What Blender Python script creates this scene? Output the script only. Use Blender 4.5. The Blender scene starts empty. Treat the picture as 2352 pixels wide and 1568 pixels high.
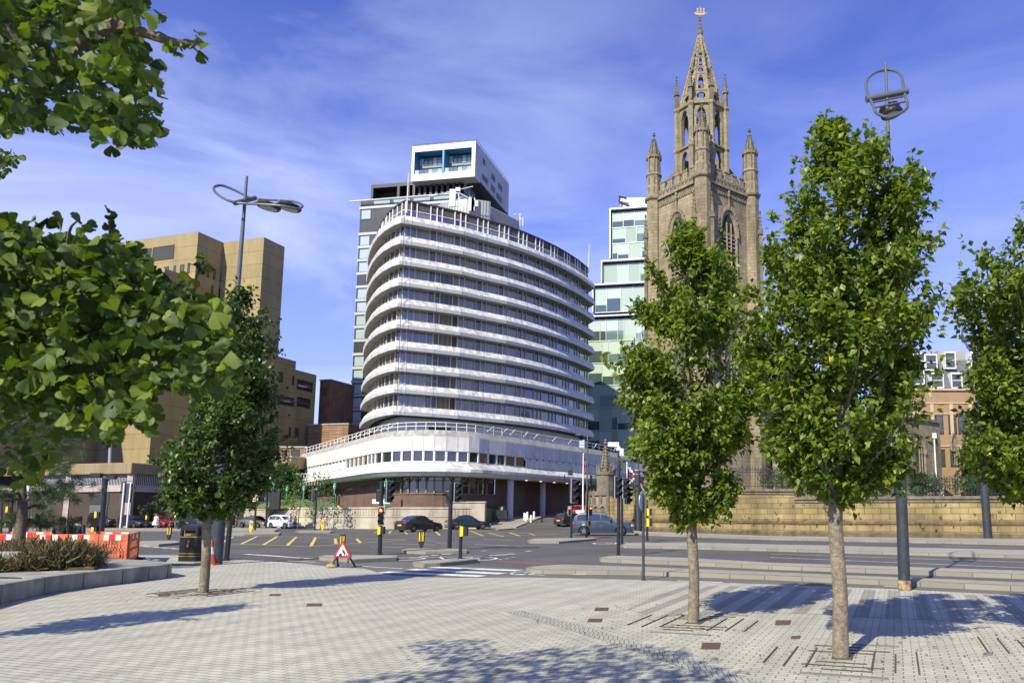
import bpy, bmesh, math, random
import numpy as np
from mathutils import Vector, Matrix

# ------------------------------------------------------------------ camera, sky, sun, exposure
scn = bpy.context.scene
CAM_H, PITCH, FPX, PX0, PY0 = 1.6, math.radians(7.42), 1720.0, 1450.0, 958.0   # pixel units: a 2352 x 1568 picture
cam_d = bpy.data.cameras.new('camera'); cam = bpy.data.objects.new('camera', cam_d)
scn.collection.objects.link(cam); scn.camera = cam
cam.location = (0, 0, CAM_H); cam.rotation_euler = (math.pi / 2 + PITCH, 0, 0)
cam_d.sensor_fit = 'HORIZONTAL'; cam_d.sensor_width = 36.0; cam_d.lens = FPX / 2352 * 36
cam_d.shift_x = -(PX0 - 1176) / 2352; cam_d.shift_y = (PY0 - 784) / 2352
cam_d.dof.use_dof = True; cam_d.dof.focus_distance = 40; cam_d.dof.aperture_fstop = 9
cam_d.clip_start = 0.05; cam_d.clip_end = 3000

SUN_EL, SUN_DIR = math.radians(40), (-0.47, -0.88)          # horizontal direction towards the sun
world = bpy.data.worlds.new("World"); scn.world = world; world.use_nodes = True
wt = world.node_tree; wn = wt.nodes; wl = wt.links
for n in list(wn): wn.remove(n)
wo = wn.new('ShaderNodeOutputWorld'); bg = wn.new('ShaderNodeBackground'); bg.inputs['Strength'].default_value = 0.125
sky = wn.new('ShaderNodeTexSky'); sky.sky_type = 'NISHITA'; sky.sun_disc = False
sky.sun_elevation = SUN_EL; sky.sun_rotation = math.atan2(SUN_DIR[0], SUN_DIR[1])
sky.altitude = 50; sky.air_density = 1.0; sky.dust_density = 0.35; sky.ozone_density = 3.0
tint = wn.new('ShaderNodeMix'); tint.data_type = 'RGBA'; tint.blend_type = 'MULTIPLY'; tint.inputs['Factor'].default_value = 1
wl.new(sky.outputs['Color'], tint.inputs['A']); tint.inputs['B'].default_value = (0.46, 0.53, 1.12, 1)
tc = wn.new('ShaderNodeTexCoord'); mp = wn.new('ShaderNodeMapping')
mp.inputs['Rotation'].default_value = (0, 0, math.radians(18)); mp.inputs['Scale'].default_value = (1.6, 1.2, 5.0)
wl.new(tc.outputs['Generated'], mp.inputs['Vector'])
cn = wn.new('ShaderNodeTexNoise'); cn.inputs['Scale'].default_value = 1.7; cn.inputs['Detail'].default_value = 9
cn.inputs['Roughness'].default_value = 0.55; cn.inputs['Distortion'].default_value = 0.5
wl.new(mp.outputs['Vector'], cn.inputs['Vector'])
cr = wn.new('ShaderNodeValToRGB'); cr.color_ramp.elements[0].position = 0.40; cr.color_ramp.elements[1].position = 0.70
wl.new(cn.outputs['Fac'], cr.inputs['Fac'])
# thin cirrus thickens to the left and towards the horizon
sx = wn.new('ShaderNodeSeparateXYZ'); wl.new(tc.outputs['Generated'], sx.inputs[0])
mr = wn.new('ShaderNodeMapRange'); mr.inputs['From Min'].default_value = 0.25; mr.inputs['From Max'].default_value = -0.75
mr.inputs['To Min'].default_value = 0.25; mr.inputs['To Max'].default_value = 1.0
wl.new(sx.outputs['X'], mr.inputs['Value'])
mz = wn.new('ShaderNodeMapRange'); mz.inputs['From Min'].default_value = 0.62; mz.inputs['From Max'].default_value = 0.05
mz.inputs['To Min'].default_value = 0.35; mz.inputs['To Max'].default_value = 1.0
wl.new(sx.outputs['Z'], mz.inputs['Value'])
m1 = wn.new('ShaderNodeMath'); m1.operation = 'MULTIPLY'; wl.new(cr.outputs['Color'], m1.inputs[0]); wl.new(mr.outputs[0], m1.inputs[1])
m2 = wn.new('ShaderNodeMath'); m2.operation = 'MULTIPLY'; wl.new(m1.outputs[0], m2.inputs[0]); wl.new(mz.outputs[0], m2.inputs[1])
m2b = wn.new('ShaderNodeMath'); m2b.operation = 'MULTIPLY_ADD'; m2b.inputs[1].default_value = 0.95
hz = wn.new('ShaderNodeMapRange'); hz.inputs['From Min'].default_value = 0.60; hz.inputs['From Max'].default_value = 0.0
hz.inputs['To Min'].default_value = 0.0; hz.inputs['To Max'].default_value = 0.36
wl.new(sx.outputs['Z'], hz.inputs['Value']); wl.new(m2.outputs[0], m2b.inputs[0]); wl.new(hz.outputs[0], m2b.inputs[2])
cl = wn.new('ShaderNodeMix'); cl.data_type = 'RGBA'; wl.new(m2b.outputs[0], cl.inputs['Factor'])
wl.new(tint.outputs['Result'], cl.inputs['A']); cl.inputs['B'].default_value = (5.2, 5.6, 7.4, 1)
wl.new(cl.outputs['Result'], bg.inputs['Color']); wl.new(bg.outputs[0], wo.inputs[0])

sun_d = bpy.data.lights.new('sun', 'SUN'); sun = bpy.data.objects.new('sun', sun_d); scn.collection.objects.link(sun)
sun_d.energy = 4.6; sun_d.angle = math.radians(0.5); sun_d.color = (1.0, 0.93, 0.74)
_s = Vector((SUN_DIR[0] * math.cos(SUN_EL), SUN_DIR[1] * math.cos(SUN_EL), math.sin(SUN_EL)))
sun.rotation_euler = _s.to_track_quat('Z', 'Y').to_euler(); sun.location = (0, -20, 60)
vs = scn.view_settings; vs.view_transform = 'Standard'; vs.look = 'None'; vs.gamma = 1; vs.exposure = 0.62
scn.cycles.max_bounces = 6; scn.cycles.transparent_max_bounces = 6; scn.cycles.caustics_reflective = False; scn.cycles.caustics_refractive = False

# ------------------------------------------------------------------ helpers
PI = math.pi
cp, sp = math.cos(PITCH), math.sin(PITCH)
def ray(x, y):
    u = (x - PX0) / FPX; v = (PY0 - y) / FPX
    return u, cp - v * sp, sp + v * cp
def G(x, y, z=0.0):                      # world point at height z seen at x, y
    a, b, c = ray(x, y); t = (z - CAM_H) / c
    return Vector((a * t, b * t, z))
def AT(x, y, Y):                         # world point at distance Y seen at x, y
    a, b, c = ray(x, y); t = Y / b
    return Vector((a * t, Y, CAM_H + c * t))
def ZAT(y, Y):
    a, b, c = ray(PX0, y); return CAM_H + c / b * Y
def XAT(x, Y, z=0.0):                    # world X at distance Y and height z seen at column x
    # solve for y with that z and Y
    t = (z - CAM_H) / Y; v = (t * cp - sp) / (cp + t * sp)
    return (x - PX0) / FPX / (cp - v * sp) * Y

class MB:
    def __init__(s): s.v = []; s.f = []; s.m = []; s.mi = 0; s.T = None
    def add(s, vs, fs):
        b = len(s.v)
        if s.T is not None: vs = [s.T @ Vector(v) for v in vs]
        s.v += [tuple(v) for v in vs]; s.f += [tuple(b + i for i in f) for f in fs]; s.m += [s.mi] * len(fs)
        return s
    def box(s, x0, y0, z0, x1, y1, z1):
        return s.add([(x0,y0,z0),(x1,y0,z0),(x1,y1,z0),(x0,y1,z0),(x0,y0,z1),(x1,y0,z1),(x1,y1,z1),(x0,y1,z1)],
                     [(0,3,2,1),(4,5,6,7),(0,1,5,4),(1,2,6,5),(2,3,7,6),(3,0,4,7)])
    def bar(s, p, q, w, h=None, up=(0,0,1)):     # a rectangular bar between two points
        h = h or w; p = Vector(p); q = Vector(q); d = (q - p).normalized(); up = Vector(up)
        if abs(d.dot(up)) > 0.99: up = Vector((1,0,0))
        a = d.cross(up).normalized() * w / 2; b = a.cross(d).normalized() * h / 2
        vs = [p-a-b, p+a-b, p+a+b, p-a+b, q-a-b, q+a-b, q+a+b, q-a+b]
        return s.add(vs, [(0,3,2,1),(4,5,6,7),(0,1,5,4),(1,2,6,5),(2,3,7,6),(3,0,4,7)])
    def tube(s, path, r, n=8, caps=True):
        path = [Vector(p) for p in path]; k = len(path)
        rs = r if isinstance(r, (list, tuple)) else [r] * k
        vs = []; prev = None
        for i, p in enumerate(path):
            d = (path[min(i+1, k-1)] - path[max(i-1, 0)]).normalized()
            if prev is None:
                up = Vector((0,0,1)) if abs(d.z) < 0.9 else Vector((1,0,0)); a = d.cross(up).normalized()
            else: a = (prev - d * prev.dot(d)).normalized()
            prev = a; b = d.cross(a)
            for j in range(n):
                t = 2*PI*j/n; vs.append(p + (a*math.cos(t) + b*math.sin(t)) * rs[i])
        fs = [(i*n+j, i*n+(j+1)%n, (i+1)*n+(j+1)%n, (i+1)*n+j) for i in range(k-1) for j in range(n)]
        if caps: fs += [tuple(range(n))[::-1], tuple((k-1)*n+j for j in range(n))]
        return s.add(vs, fs)
    def cyl(s, p, q, r0, r1=None, n=12): return s.tube([p, q], [r0, r0 if r1 is None else r1], n)
    def lathe(s, prof, n=12, o=(0,0,0), rot=0.0):
        o = Vector(o); vs = [o + Vector((r*math.cos(2*PI*j/n+rot), r*math.sin(2*PI*j/n+rot), z)) for r, z in prof for j in range(n)]
        k = len(prof)
        fs = [(i*n+j, i*n+(j+1)%n, (i+1)*n+(j+1)%n, (i+1)*n+j) for i in range(k-1) for j in range(n)]
        fs += [tuple(range(n))[::-1], tuple((k-1)*n+j for j in range(n))]
        return s.add(vs, fs)
    def prism(s, poly, z0, z1):          # poly of (x, y), z0 and z1 numbers or lists
        n = len(poly); z0 = z0 if isinstance(z0, (list, tuple)) else [z0]*n; z1 = z1 if isinstance(z1, (list, tuple)) else [z1]*n
        vs = [(p[0],p[1],z) for p, z in zip(poly, z0)] + [(p[0],p[1],z) for p, z in zip(poly, z1)]
        return s.add(vs, [tuple(range(n))[::-1], tuple(range(n, 2*n))] + [(i, (i+1)%n, n+(i+1)%n, n+i) for i in range(n)])
    def sheet(s, pts): return s.add(pts, [tuple(range(len(pts)))])
    def ext(s, poly, vec):               # extrude a 3D polygon by a vector
        n = len(poly); vec = Vector(vec); vs = [Vector(p) for p in poly]; vs += [p + vec for p in vs]
        return s.add(vs, [tuple(range(n))[::-1], tuple(range(n, 2*n))] + [(i, (i+1)%n, n+(i+1)%n, n+i) for i in range(n)])
    def loft(s, rings, closed=False):
        n = len(rings[0]); vs = [p for r in rings for p in r]; m = n if closed else n-1
        return s.add(vs, [(i*n+j, i*n+(j+1)%n, (i+1)*n+(j+1)%n, (i+1)*n+j) for i in range(len(rings)-1) for j in range(m)])
    def holed(s, quad, hole, th, nrm=None):  # wall panel (bl, br, tr, tl) with a hole given in unit coordinates, th thick
        bl, br, tr, tl = [Vector(p) for p in quad]
        def P(a, b): return (bl*(1-a)+br*a)*(1-b) + (tl*(1-a)+tr*a)*b
        N = nrm or (br-bl).cross(tl-bl).normalized()
        cx = sum(h[0] for h in hole)/len(hole); cy = sum(h[1] for h in hole)/len(hole)
        outer = []
        hs = list(hole)
        for hx, hy in hs:
            dx, dy = hx-cx, hy-cy; t = 1e9
            if abs(dx) > 1e-9: t = min(t, ((1-cx)/dx) if dx > 0 else (-cx/dx))
            if abs(dy) > 1e-9: t = min(t, ((1-cy)/dy) if dy > 0 else (-cy/dy))
            outer.append([cx+dx*t, cy+dy*t])
        for c in ((0,0),(1,0),(1,1),(0,1)):  # snap the nearest outer point to each corner
            i = min(range(len(outer)), key=lambda k: (outer[k][0]-c[0])**2+(outer[k][1]-c[1])**2); outer[i] = list(c)
        n = len(hs); off = -N*th
        vs = [P(*p) for p in outer]+[P(*p) for p in hs]; vs += [p+off for p in vs]
        fs = []
        for i in range(n):
            j = (i+1) % n
            fs += [(i, j, n+j, n+i), (2*n+i, 3*n+i, 3*n+j, 2*n+j), (n+i, n+j, 3*n+j, 3*n+i), (j, i, 2*n+i, 2*n+j)]
        return s.add(vs, fs)
    def build(s, name, mats, parent=None, smooth=False, world=True, fix=False, bevel=0, col=None):
        if not isinstance(mats, (list, tuple)): mats = [mats]
        v = np.array(s.v, dtype=float).reshape(-1, 3)
        if parent is not None and world:
            M = np.array(LOC[parent.name].inverted()); v = v @ M[:3,:3].T + M[:3,3]
        me = bpy.data.meshes.new(name); me.from_pydata([tuple(p) for p in v], [], s.f)
        for m in mats: me.materials.append(m)
        me.polygons.foreach_set('material_index', s.m)
        if fix:
            bm = bmesh.new(); bm.from_mesh(me); bmesh.ops.recalc_face_normals(bm, faces=bm.faces); bm.to_mesh(me); bm.free()
        box_uv(me)
        if smooth: me.polygons.foreach_set('use_smooth', [True]*len(me.polygons))
        me.update()
        o = bpy.data.objects.new(name, me); scn.collection.objects.link(o)
        if parent is not None: o.parent = parent
        if bevel:
            b = o.modifiers.new('bevel', 'BEVEL'); b.width = bevel; b.segments = 2; b.limit_method = 'ANGLE'
        if smooth: 
            try: me.set_sharp_from_angle(angle=math.radians(40))
            except Exception: pass
        return o

def box_uv(me):
    n = len(me.polygons)
    if not n: return
    uv = me.uv_layers.new(name='UVMap')
    nr = np.empty(n*3); me.polygons.foreach_get('normal', nr); nr = nr.reshape(-1,3)
    tot = np.empty(n, dtype=np.int32); me.polygons.foreach_get('loop_total', tot)
    vi = np.empty(len(me.loops), dtype=np.int32); me.loops.foreach_get('vertex_index', vi)
    co = np.empty(len(me.vertices)*3); me.vertices.foreach_get('co', co); co = co.reshape(-1,3)[vi]
    N = np.repeat(nr, tot, axis=0)
    t = np.stack([-N[:,1], N[:,0]], 1); L = np.linalg.norm(t, axis=1); flat = np.abs(N[:,2]) > 0.85
    L[L < 1e-6] = 1; t /= L[:,None]
    a = np.where(flat, co[:,0], co[:,0]*t[:,0]+co[:,1]*t[:,1]); b = np.where(flat, co[:,1], co[:,2])
    uv.data.foreach_set('uv', np.stack([a, b], 1).ravel())

LOC = {}
def props(o, label=None, cat=None, group=None, kind=None):
    for k, v in (('label', label), ('category', cat), ('group', group), ('kind', kind)):
        if v: o[k] = v
    return o
def thing(name, label, cat, loc=(0,0,0), rz=0.0, group=None):
    o = bpy.data.objects.new(name, None); scn.collection.objects.link(o); o.empty_display_size = 0.2
    o.location = loc; o.rotation_euler = (0,0,rz)
    LOC[o.name] = Matrix.Translation(Vector(loc)) @ Matrix.Rotation(rz, 4, 'Z')
    return props(o, label, cat, group)
def dup(root, loc=None, rz=None, label=None, group=None, scale=None):
    r = root.copy(); scn.collection.objects.link(r)
    if loc is not None: r.location = loc
    if rz is not None: r.rotation_euler = (0,0,rz)
    if label: r['label'] = label
    if group: r['group'] = group
    if scale: r.scale = scale if isinstance(scale, tuple) else (scale,)*3
    def rec(a, b):
        for ch in list(a.children):
            c = ch.copy(); scn.collection.objects.link(c); c.parent = b; rec(ch, c)
    rec(root, r); return r
def offset(pts, d):                      # offset an open 2D polyline to its left by d (mitred)
    out = []; n = len(pts)
    for i in range(n):
        p = Vector(pts[i][:2]); ns = []
        if i > 0: e = (p-Vector(pts[i-1][:2])).normalized(); ns.append(Vector((-e.y, e.x)))
        if i < n-1: e = (Vector(pts[i+1][:2])-p).normalized(); ns.append(Vector((-e.y, e.x)))
        m = sum(ns, Vector((0,0))).normalized(); k = 1/max(0.5, m.dot(ns[0])); out.append(p + m*d*k)
    return out
def smoothline(pts, k=4):                # Catmull-Rom through 2D or 3D points
    P = [Vector(p) for p in pts]; out = []
    for i in range(len(P)-1):
        a = P[max(i-1,0)]; b = P[i]; c = P[i+1]; d = P[min(i+2,len(P)-1)]
        for j in range(k):
            t = j/k; out.append(0.5*((2*b)+(c-a)*t+(2*a-5*b+4*c-d)*t*t+(3*b-a-3*c+d)*t**3))
    return out + [P[-1]]

# ------------------------------------------------------------------ materials
MATS = {}
def mat(name, col, rough=0.8, metal=0.0, var=0.0, scale=2.0, bump=0.0, bscale=None, var2=0.0, scale2=0.3, spec=None, isl=0.0, streak=0.0, emit=None, coat=0.0):
    """plain surface: base colour with fine and coarse noise, optional vertical streaks (rain stains) and bump"""
    if name in MATS: return MATS[name]
    m = bpy.data.materials.new(name); m.use_nodes = True; t = m.node_tree; N = t.nodes; L = t.links
    b = N['Principled BSDF']; b.inputs['Roughness'].default_value = rough; b.inputs['Metallic'].default_value = metal
    if spec is not None: b.inputs['Specular IOR Level'].default_value = spec
    if coat: b.inputs['Coat Weight'].default_value = coat; b.inputs['Coat Roughness'].default_value = 0.05
    c = (*col, 1); b.inputs['Base Color'].default_value = c
    geo = N.new('ShaderNodeNewGeometry'); cur = None
    def mul(fac_out, lo, hi):
        nonlocal cur
        r = N.new('ShaderNodeMapRange'); r.inputs['From Min'].default_value = 0.3; r.inputs['From Max'].default_value = 0.7
        r.inputs['To Min'].default_value = lo; r.inputs['To Max'].default_value = hi; L.new(fac_out, r.inputs['Value'])
        x = N.new('ShaderNodeVectorMath'); x.operation = 'SCALE'
        if cur is None: x.inputs[0].default_value = col
        else: L.new(cur, x.inputs[0])
        L.new(r.outputs[0], x.inputs['Scale']); cur = x.outputs[0]
    def noise(s, det=4, vec=None):
        n = N.new('ShaderNodeTexNoise'); n.inputs['Scale'].default_value = s; n.inputs['Detail'].default_value = det
        L.new(vec or geo.outputs['Position'], n.inputs['Vector']); return n.outputs['Fac']
    if var: mul(noise(scale, 5), 1-var, 1+var)
    if var2: mul(noise(scale2, 3), 1-var2, 1+var2)
    if isl: mul(geo.outputs['Random Per Island'], 1-isl, 1+isl)
    if streak:
        mm = N.new('ShaderNodeMapping'); mm.inputs['Scale'].default_value = (1.6, 1.6, 0.14); L.new(geo.outputs['Position'], mm.inputs['Vector'])
        mul(noise(1.3, 6, mm.outputs[0]), 1-streak, 1+streak*0.4)
    if cur is not None: L.new(cur, b.inputs['Base Color'])
    if bump:
        bp = N.new('ShaderNodeBump'); bp.inputs['Strength'].default_value = bump; bp.inputs['Distance'].default_value = 0.02
        L.new(noise(bscale or scale*3, 5), bp.inputs['Height']); L.new(bp.outputs[0], b.inputs['Normal'])
    if emit: b.inputs['Emission Color'].default_value = (*emit[0], 1); b.inputs['Emission Strength'].default_value = emit[1]
    MATS[name] = m; return m
def brick(name, c1, c2, mortar, w=0.22, h=0.075, mw=0.01, rough=0.85, bump=0.3, var2=0.15, offs=0.5, uv=True, streak=0.0, noff=0.25):
    if name in MATS: return MATS[name]
    m = bpy.data.materials.new(name); m.use_nodes = True; t = m.node_tree; N = t.nodes; L = t.links
    b = N['Principled BSDF']; b.inputs['Roughness'].default_value = rough
    uvn = N.new('ShaderNodeUVMap'); geo = N.new('ShaderNodeNewGeometry')
    k = N.new('ShaderNodeTexBrick'); k.offset = offs; k.inputs['Scale'].default_value = 1
    k.inputs['Color1'].default_value = (*c1,1); k.inputs['Color2'].default_value = (*c2,1); k.inputs['Mortar'].default_value = (*mortar,1)
    k.inputs['Mortar Size'].default_value = mw; k.inputs['Brick Width'].default_value = w; k.inputs['Row Height'].default_value = h
    k.inputs['Mortar Smooth'].default_value = 0.2; k.inputs['Bias'].default_value = 0
    L.new(uvn.outputs[0], k.inputs['Vector'])
    n = N.new('ShaderNodeTexNoise'); n.inputs['Scale'].default_value = noff; n.inputs['Detail'].default_value = 7
    n.inputs['Roughness'].default_value = 0.65
    mm = N.new('ShaderNodeMapping'); mm.inputs['Scale'].default_value = (1, 1, 0.25 if streak else 1)
    L.new(geo.outputs['Position'], mm.inputs['Vector']); L.new(mm.outputs[0], n.inputs['Vector'])
    r = N.new('ShaderNodeMapRange'); r.inputs['From Min'].default_value = 0.3; r.inputs['From Max'].default_value = 0.7
    r.inputs['To Min'].default_value = 1-var2-streak; r.inputs['To Max'].default_value = 1+var2; L.new(n.outputs['Fac'], r.inputs['Value'])
    x = N.new('ShaderNodeVectorMath'); x.operation = 'SCALE'; L.new(k.outputs['Color'], x.inputs[0]); L.new(r.outputs[0], x.inputs['Scale'])
    L.new(x.outputs[0], b.inputs['Base Color'])
    bp = N.new('ShaderNodeBump'); bp.inputs['Strength'].default_value = bump; bp.inputs['Distance'].default_value = 0.02; bp.invert = True
    L.new(k.outputs['Fac'], bp.inputs['Height']); L.new(bp.outputs[0], b.inputs['Normal'])
    MATS[name] = m; return m
def ramp_island(name, cols, rough=0.1, metal=0.0, spec=0.5, coat=0.0, wave=False):
    """one of several colours per separate piece of the mesh (panes, curtains)"""
    if name in MATS: return MATS[name]
    m = bpy.data.materials.new(name); m.use_nodes = True; t = m.node_tree; N = t.nodes; L = t.links
    b = N['Principled BSDF']; b.inputs['Roughness'].default_value = rough; b.inputs['Metallic'].default_value = metal
    b.inputs['Specular IOR Level'].default_value = spec; b.inputs['Coat Weight'].default_value = coat; b.inputs['Coat Roughness'].default_value = 0.02
    geo = N.new('ShaderNodeNewGeometry'); cr = N.new('ShaderNodeValToRGB'); cr.color_ramp.interpolation = 'CONSTANT'
    e = cr.color_ramp.elements; e[0].color = (*cols[0],1); e[1].position = 1/len(cols); e[1].color = (*cols[1],1)
    for i, c in enumerate(cols[2:], 2): k = e.new(i/len(cols)); k.color = (*c,1)
    L.new(geo.outputs['Random Per Island'], cr.inputs['Fac'])
    out = cr.outputs['Color']
    n = N.new('ShaderNodeTexNoise'); n.inputs['Scale'].default_value = 0.5; n.inputs['Detail'].default_value = 3; L.new(geo.outputs['Position'], n.inputs['Vector'])
    bp = N.new('ShaderNodeBump'); bp.inputs['Strength'].default_value = 0.06; bp.inputs['Distance'].default_value = 0.3
    L.new(n.outputs['Fac'], bp.inputs['Height']); L.new(bp.outputs[0], b.inputs['Normal']); L.new(bp.outputs[0], b.inputs['Coat Normal'])
    if wave:
        mm = N.new('ShaderNodeMapping'); mm.inputs['Scale'].default_value = (1,1,0.0); L.new(geo.outputs['Position'], mm.inputs['Vector'])
        w = N.new('ShaderNodeTexNoise'); w.inputs['Scale'].default_value = 9; w.inputs['Detail'].default_value = 1; L.new(mm.outputs[0], w.inputs['Vector'])
        r = N.new('ShaderNodeMapRange'); r.inputs['From Min'].default_value = 0.35; r.inputs['From Max'].default_value = 0.65
        r.inputs['To Min'].default_value = 0.55; r.inputs['To Max'].default_value = 1.25; L.new(w.outputs['Fac'], r.inputs['Value'])
        x = N.new('ShaderNodeVectorMath'); x.operation = 'SCALE'; L.new(out, x.inputs[0]); L.new(r.outputs[0], x.inputs['Scale']); out = x.outputs[0]
    L.new(out, b.inputs['Base Color'])
    MATS[name] = m; return m

asphalt = mat('asphalt', (0.083,0.081,0.072), 0.9, var=0.22, scale=9, bump=0.4, bscale=60, var2=0.22, scale2=0.25)
asphalt_path = mat('asphalt_path', (0.118,0.116,0.102), 0.9, var=0.12, scale=14, bump=0.3, bscale=70, var2=0.14, scale2=0.5)
red_asphalt = mat('red_asphalt', (0.17,0.085,0.075), 0.9, var=0.15, scale=8, var2=0.15)
kerb_m = brick('kerb_stone', (0.26,0.245,0.19), (0.21,0.20,0.155), (0.10,0.095,0.075), 0.9, 0.6, 0.012, bump=0.2)
slab_m = brick('median_paving', (0.36,0.345,0.275), (0.27,0.26,0.205), (0.15,0.14,0.11), 0.2, 0.1, 0.008, bump=0.2, var2=0.15)
white_line = mat('white_line', (0.62,0.62,0.58), 0.8, var=0.25, scale=6, var2=0.1)
yellow_line = mat('yellow_line', (0.55,0.43,0.13), 0.8, var=0.22, scale=5, var2=0.12)
concrete = mat('concrete', (0.36,0.355,0.33), 0.85, var=0.12, scale=3, streak=0.3, bump=0.2)
black_m = mat('black_paint', (0.015,0.016,0.018), 0.42, var=0.2, scale=6)
grey_pole = mat('grey_paint', (0.085,0.095,0.11), 0.45, var=0.12, scale=5, var2=0.1, scale2=1)
dark_pole = mat('dark_grey_paint', (0.035,0.04,0.05), 0.5, var=0.25, scale=7, var2=0.15, scale2=1.5)
white_m = mat('white_paint', (0.72,0.72,0.70), 0.6, var=0.06)
yellow_m = mat('yellow_plastic', (0.75,0.50,0.02), 0.4, var=0.08)
rubber = mat('rubber', (0.012,0.012,0.012), 0.8)
steel = mat('galvanised_steel', (0.42,0.43,0.43), 0.45, metal=0.6, var=0.15, scale=8)
# ------------------------------------------------------------------ ground, road, paving
def sheet_obj(name, pts, m, z=None, kind='structure'):
    b = MB(); b.sheet([(p[0], p[1], p[2] if z is None else z) for p in pts])
    o = b.build(name, m); return props(o, kind=kind)
sheet_obj('road', [(-900,-300),(900,-300),(900,1500),(-900,1500)], asphalt, 0.0)

def plaza_mat(name, contrast, stripe_w):
    m = bpy.data.materials.new(name); m.use_nodes = True; t = m.node_tree; N = t.nodes; L = t.links
    b = N['Principled BSDF']; b.inputs['Roughness'].default_value = 0.85
    geo = N.new('ShaderNodeNewGeometry'); mp = N.new('ShaderNodeMapping')
    mp.inputs['Rotation'].default_value = (0,0,math.atan2(0.33,0.94)); L.new(geo.outputs['Position'], mp.inputs['Vector'])
    # after this turn Y runs along the courses, X across them
    sp_ = N.new('ShaderNodeSeparateXYZ'); L.new(mp.outputs[0], sp_.inputs[0])
    k = N.new('ShaderNodeTexBrick'); k.inputs['Scale'].default_value = 1; k.offset = 0.5
    k.inputs['Color1'].default_value = (0.485,0.475,0.375,1); k.inputs['Color2'].default_value = (0.425,0.415,0.325,1); k.inputs['Mortar'].default_value = (0.13,0.125,0.105,1)
    k.inputs['Brick Width'].default_value = 0.20; k.inputs['Row Height'].default_value = 0.10; k.inputs['Mortar Size'].default_value = 0.007; k.inputs['Mortar Smooth'].default_value = 0.3
    L.new(mp.outputs[0], k.inputs['Vector'])
    dv = N.new('ShaderNodeMath'); dv.operation = 'DIVIDE'; dv.inputs[1].default_value = stripe_w; L.new(sp_.outputs['X'], dv.inputs[0])
    fr = N.new('ShaderNodeMath'); fr.operation = 'FRACT'; L.new(dv.outputs[0], fr.inputs[0])
    gt = N.new('ShaderNodeMath'); gt.operation = 'GREATER_THAN'; gt.inputs[1].default_value = 0.5; L.new(fr.outputs[0], gt.inputs[0])
    st = N.new('ShaderNodeMapRange'); st.inputs['To Min'].default_value = 1.0; st.inputs['To Max'].default_value = 1-contrast; L.new(gt.outputs[0], st.inputs['Value'])
    def noise(s, d, rough=0.6):
        n = N.new('ShaderNodeTexNoise'); n.inputs['Scale'].default_value = s; n.inputs['Detail'].default_value = d; n.inputs['Roughness'].default_value = rough
        L.new(geo.outputs['Position'], n.inputs['Vector']); return n.outputs['Fac']
    def mrange(src, a, c, lo=0.3, hi=0.7):
        r = N.new('ShaderNodeMapRange'); r.inputs['From Min'].default_value = lo; r.inputs['From Max'].default_value = hi
        r.inputs['To Min'].default_value = a; r.inputs['To Max'].default_value = c; L.new(src, r.inputs['Value']); return r.outputs[0]
    cur = k.outputs['Color']
    for s_ in (st.outputs[0], mrange(noise(0.28, 6), 0.84, 1.10), mrange(noise(1.6, 5), 0.90, 1.07), mrange(noise(60, 3), 0.86, 1.12), mrange(noise(2.3, 9, 0.75), 0.80, 1.0, 0.27, 0.40)):
        x = N.new('ShaderNodeVectorMath'); x.operation = 'SCALE'; L.new(cur, x.inputs[0]); L.new(s_, x.inputs['Scale']); cur = x.outputs[0]
    L.new(cur, b.inputs['Base Color'])
    bp = N.new('ShaderNodeBump'); bp.inputs['Strength'].default_value = 0.5; bp.inputs['Distance'].default_value = 0.008; bp.invert = True
    L.new(k.outputs['Fac'], bp.inputs['Height']); L.new(bp.outputs[0], b.inputs['Normal'])
    return m
plaza = plaza_mat('plaza_paving', 0.10, 0.62)
plaza_strong = plaza_mat('striped_paving', 0.36, 0.48)

edge = [(313,1274.6),(423,1274.6),(506,1283),(576,1286),(640,1290),(700,1294.5),(775,1303),(837,1305.7),(862,1313),(899,1320.6),(974,1325.6),(1061,1327),(1226,1326),(1450,1331),(1769,1341.8),(2063,1353),(2352,1368),(3000,1403)]
pe = [G(*p) for p in edge]
sheet_obj('paving', [G(-900,1274)] + pe + [(40,8,0),(40,-12,0),(-60,-12,0)], plaza, 0.008)
# cycle path between the paving and the first median
cyc_far = [(2352,1349),(1769,1325),(1477,1313),(1240,1311),(1205,1306),(1097,1300),(1010,1297),(940,1292),(800,1287),(700,1284)]
sheet_obj('cycle_path', [G(690,1293)] + [G(*p) for p in edge[6:]] + [G(3000,1375)] + [G(*p) for p in cyc_far], asphalt_path, 0.004)
# boldly striped strip of paving on the right
strip = [(1560,1345),(1769,1347),(2063,1358),(2352,1373),(2900,1403),(2900,1470),(2352,1436),(2050,1420),(1800,1408),(1600,1412),(1500,1418),(1440,1400)]
sheet_obj('striped_paving', [G(*p) for p in strip], plaza_strong, 0.012)

def island(name, top, h=0.12, pave=slab_m, label=None):
    P = [G(x, y, h) for x, y in top]
    c = sum(P, Vector((0,0,0)))/len(P)
    a = sum(P[i].x*P[(i+1)%len(P)].y - P[(i+1)%len(P)].x*P[i].y for i in range(len(P)))
    if a < 0: P.reverse()
    b = MB(); b.mi = 0; b.prism([(p.x,p.y) for p in P], -0.05, h)
    o = b.build(name, kerb_m); props(o, kind='structure')
    ring = P + [P[0]]; inner = offset([ring[-2]] + ring + [ring[1]], 0.16)[1:-2]
    b = MB(); b.sheet([(p.x,p.y,h+0.004) for p in inner]); o2 = b.build('paving_slab', pave, o, world=False)
    return o
def sm(pts, k=3): return [tuple(p) for p in smoothline(pts, k)]
island('traffic_island', [(732.7,1276.6),(742.6,1274),(909,1274),(913,1275.8),(910.5,1279.5),(810,1284.5),(787,1283.3),(735,1279)])
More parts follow.
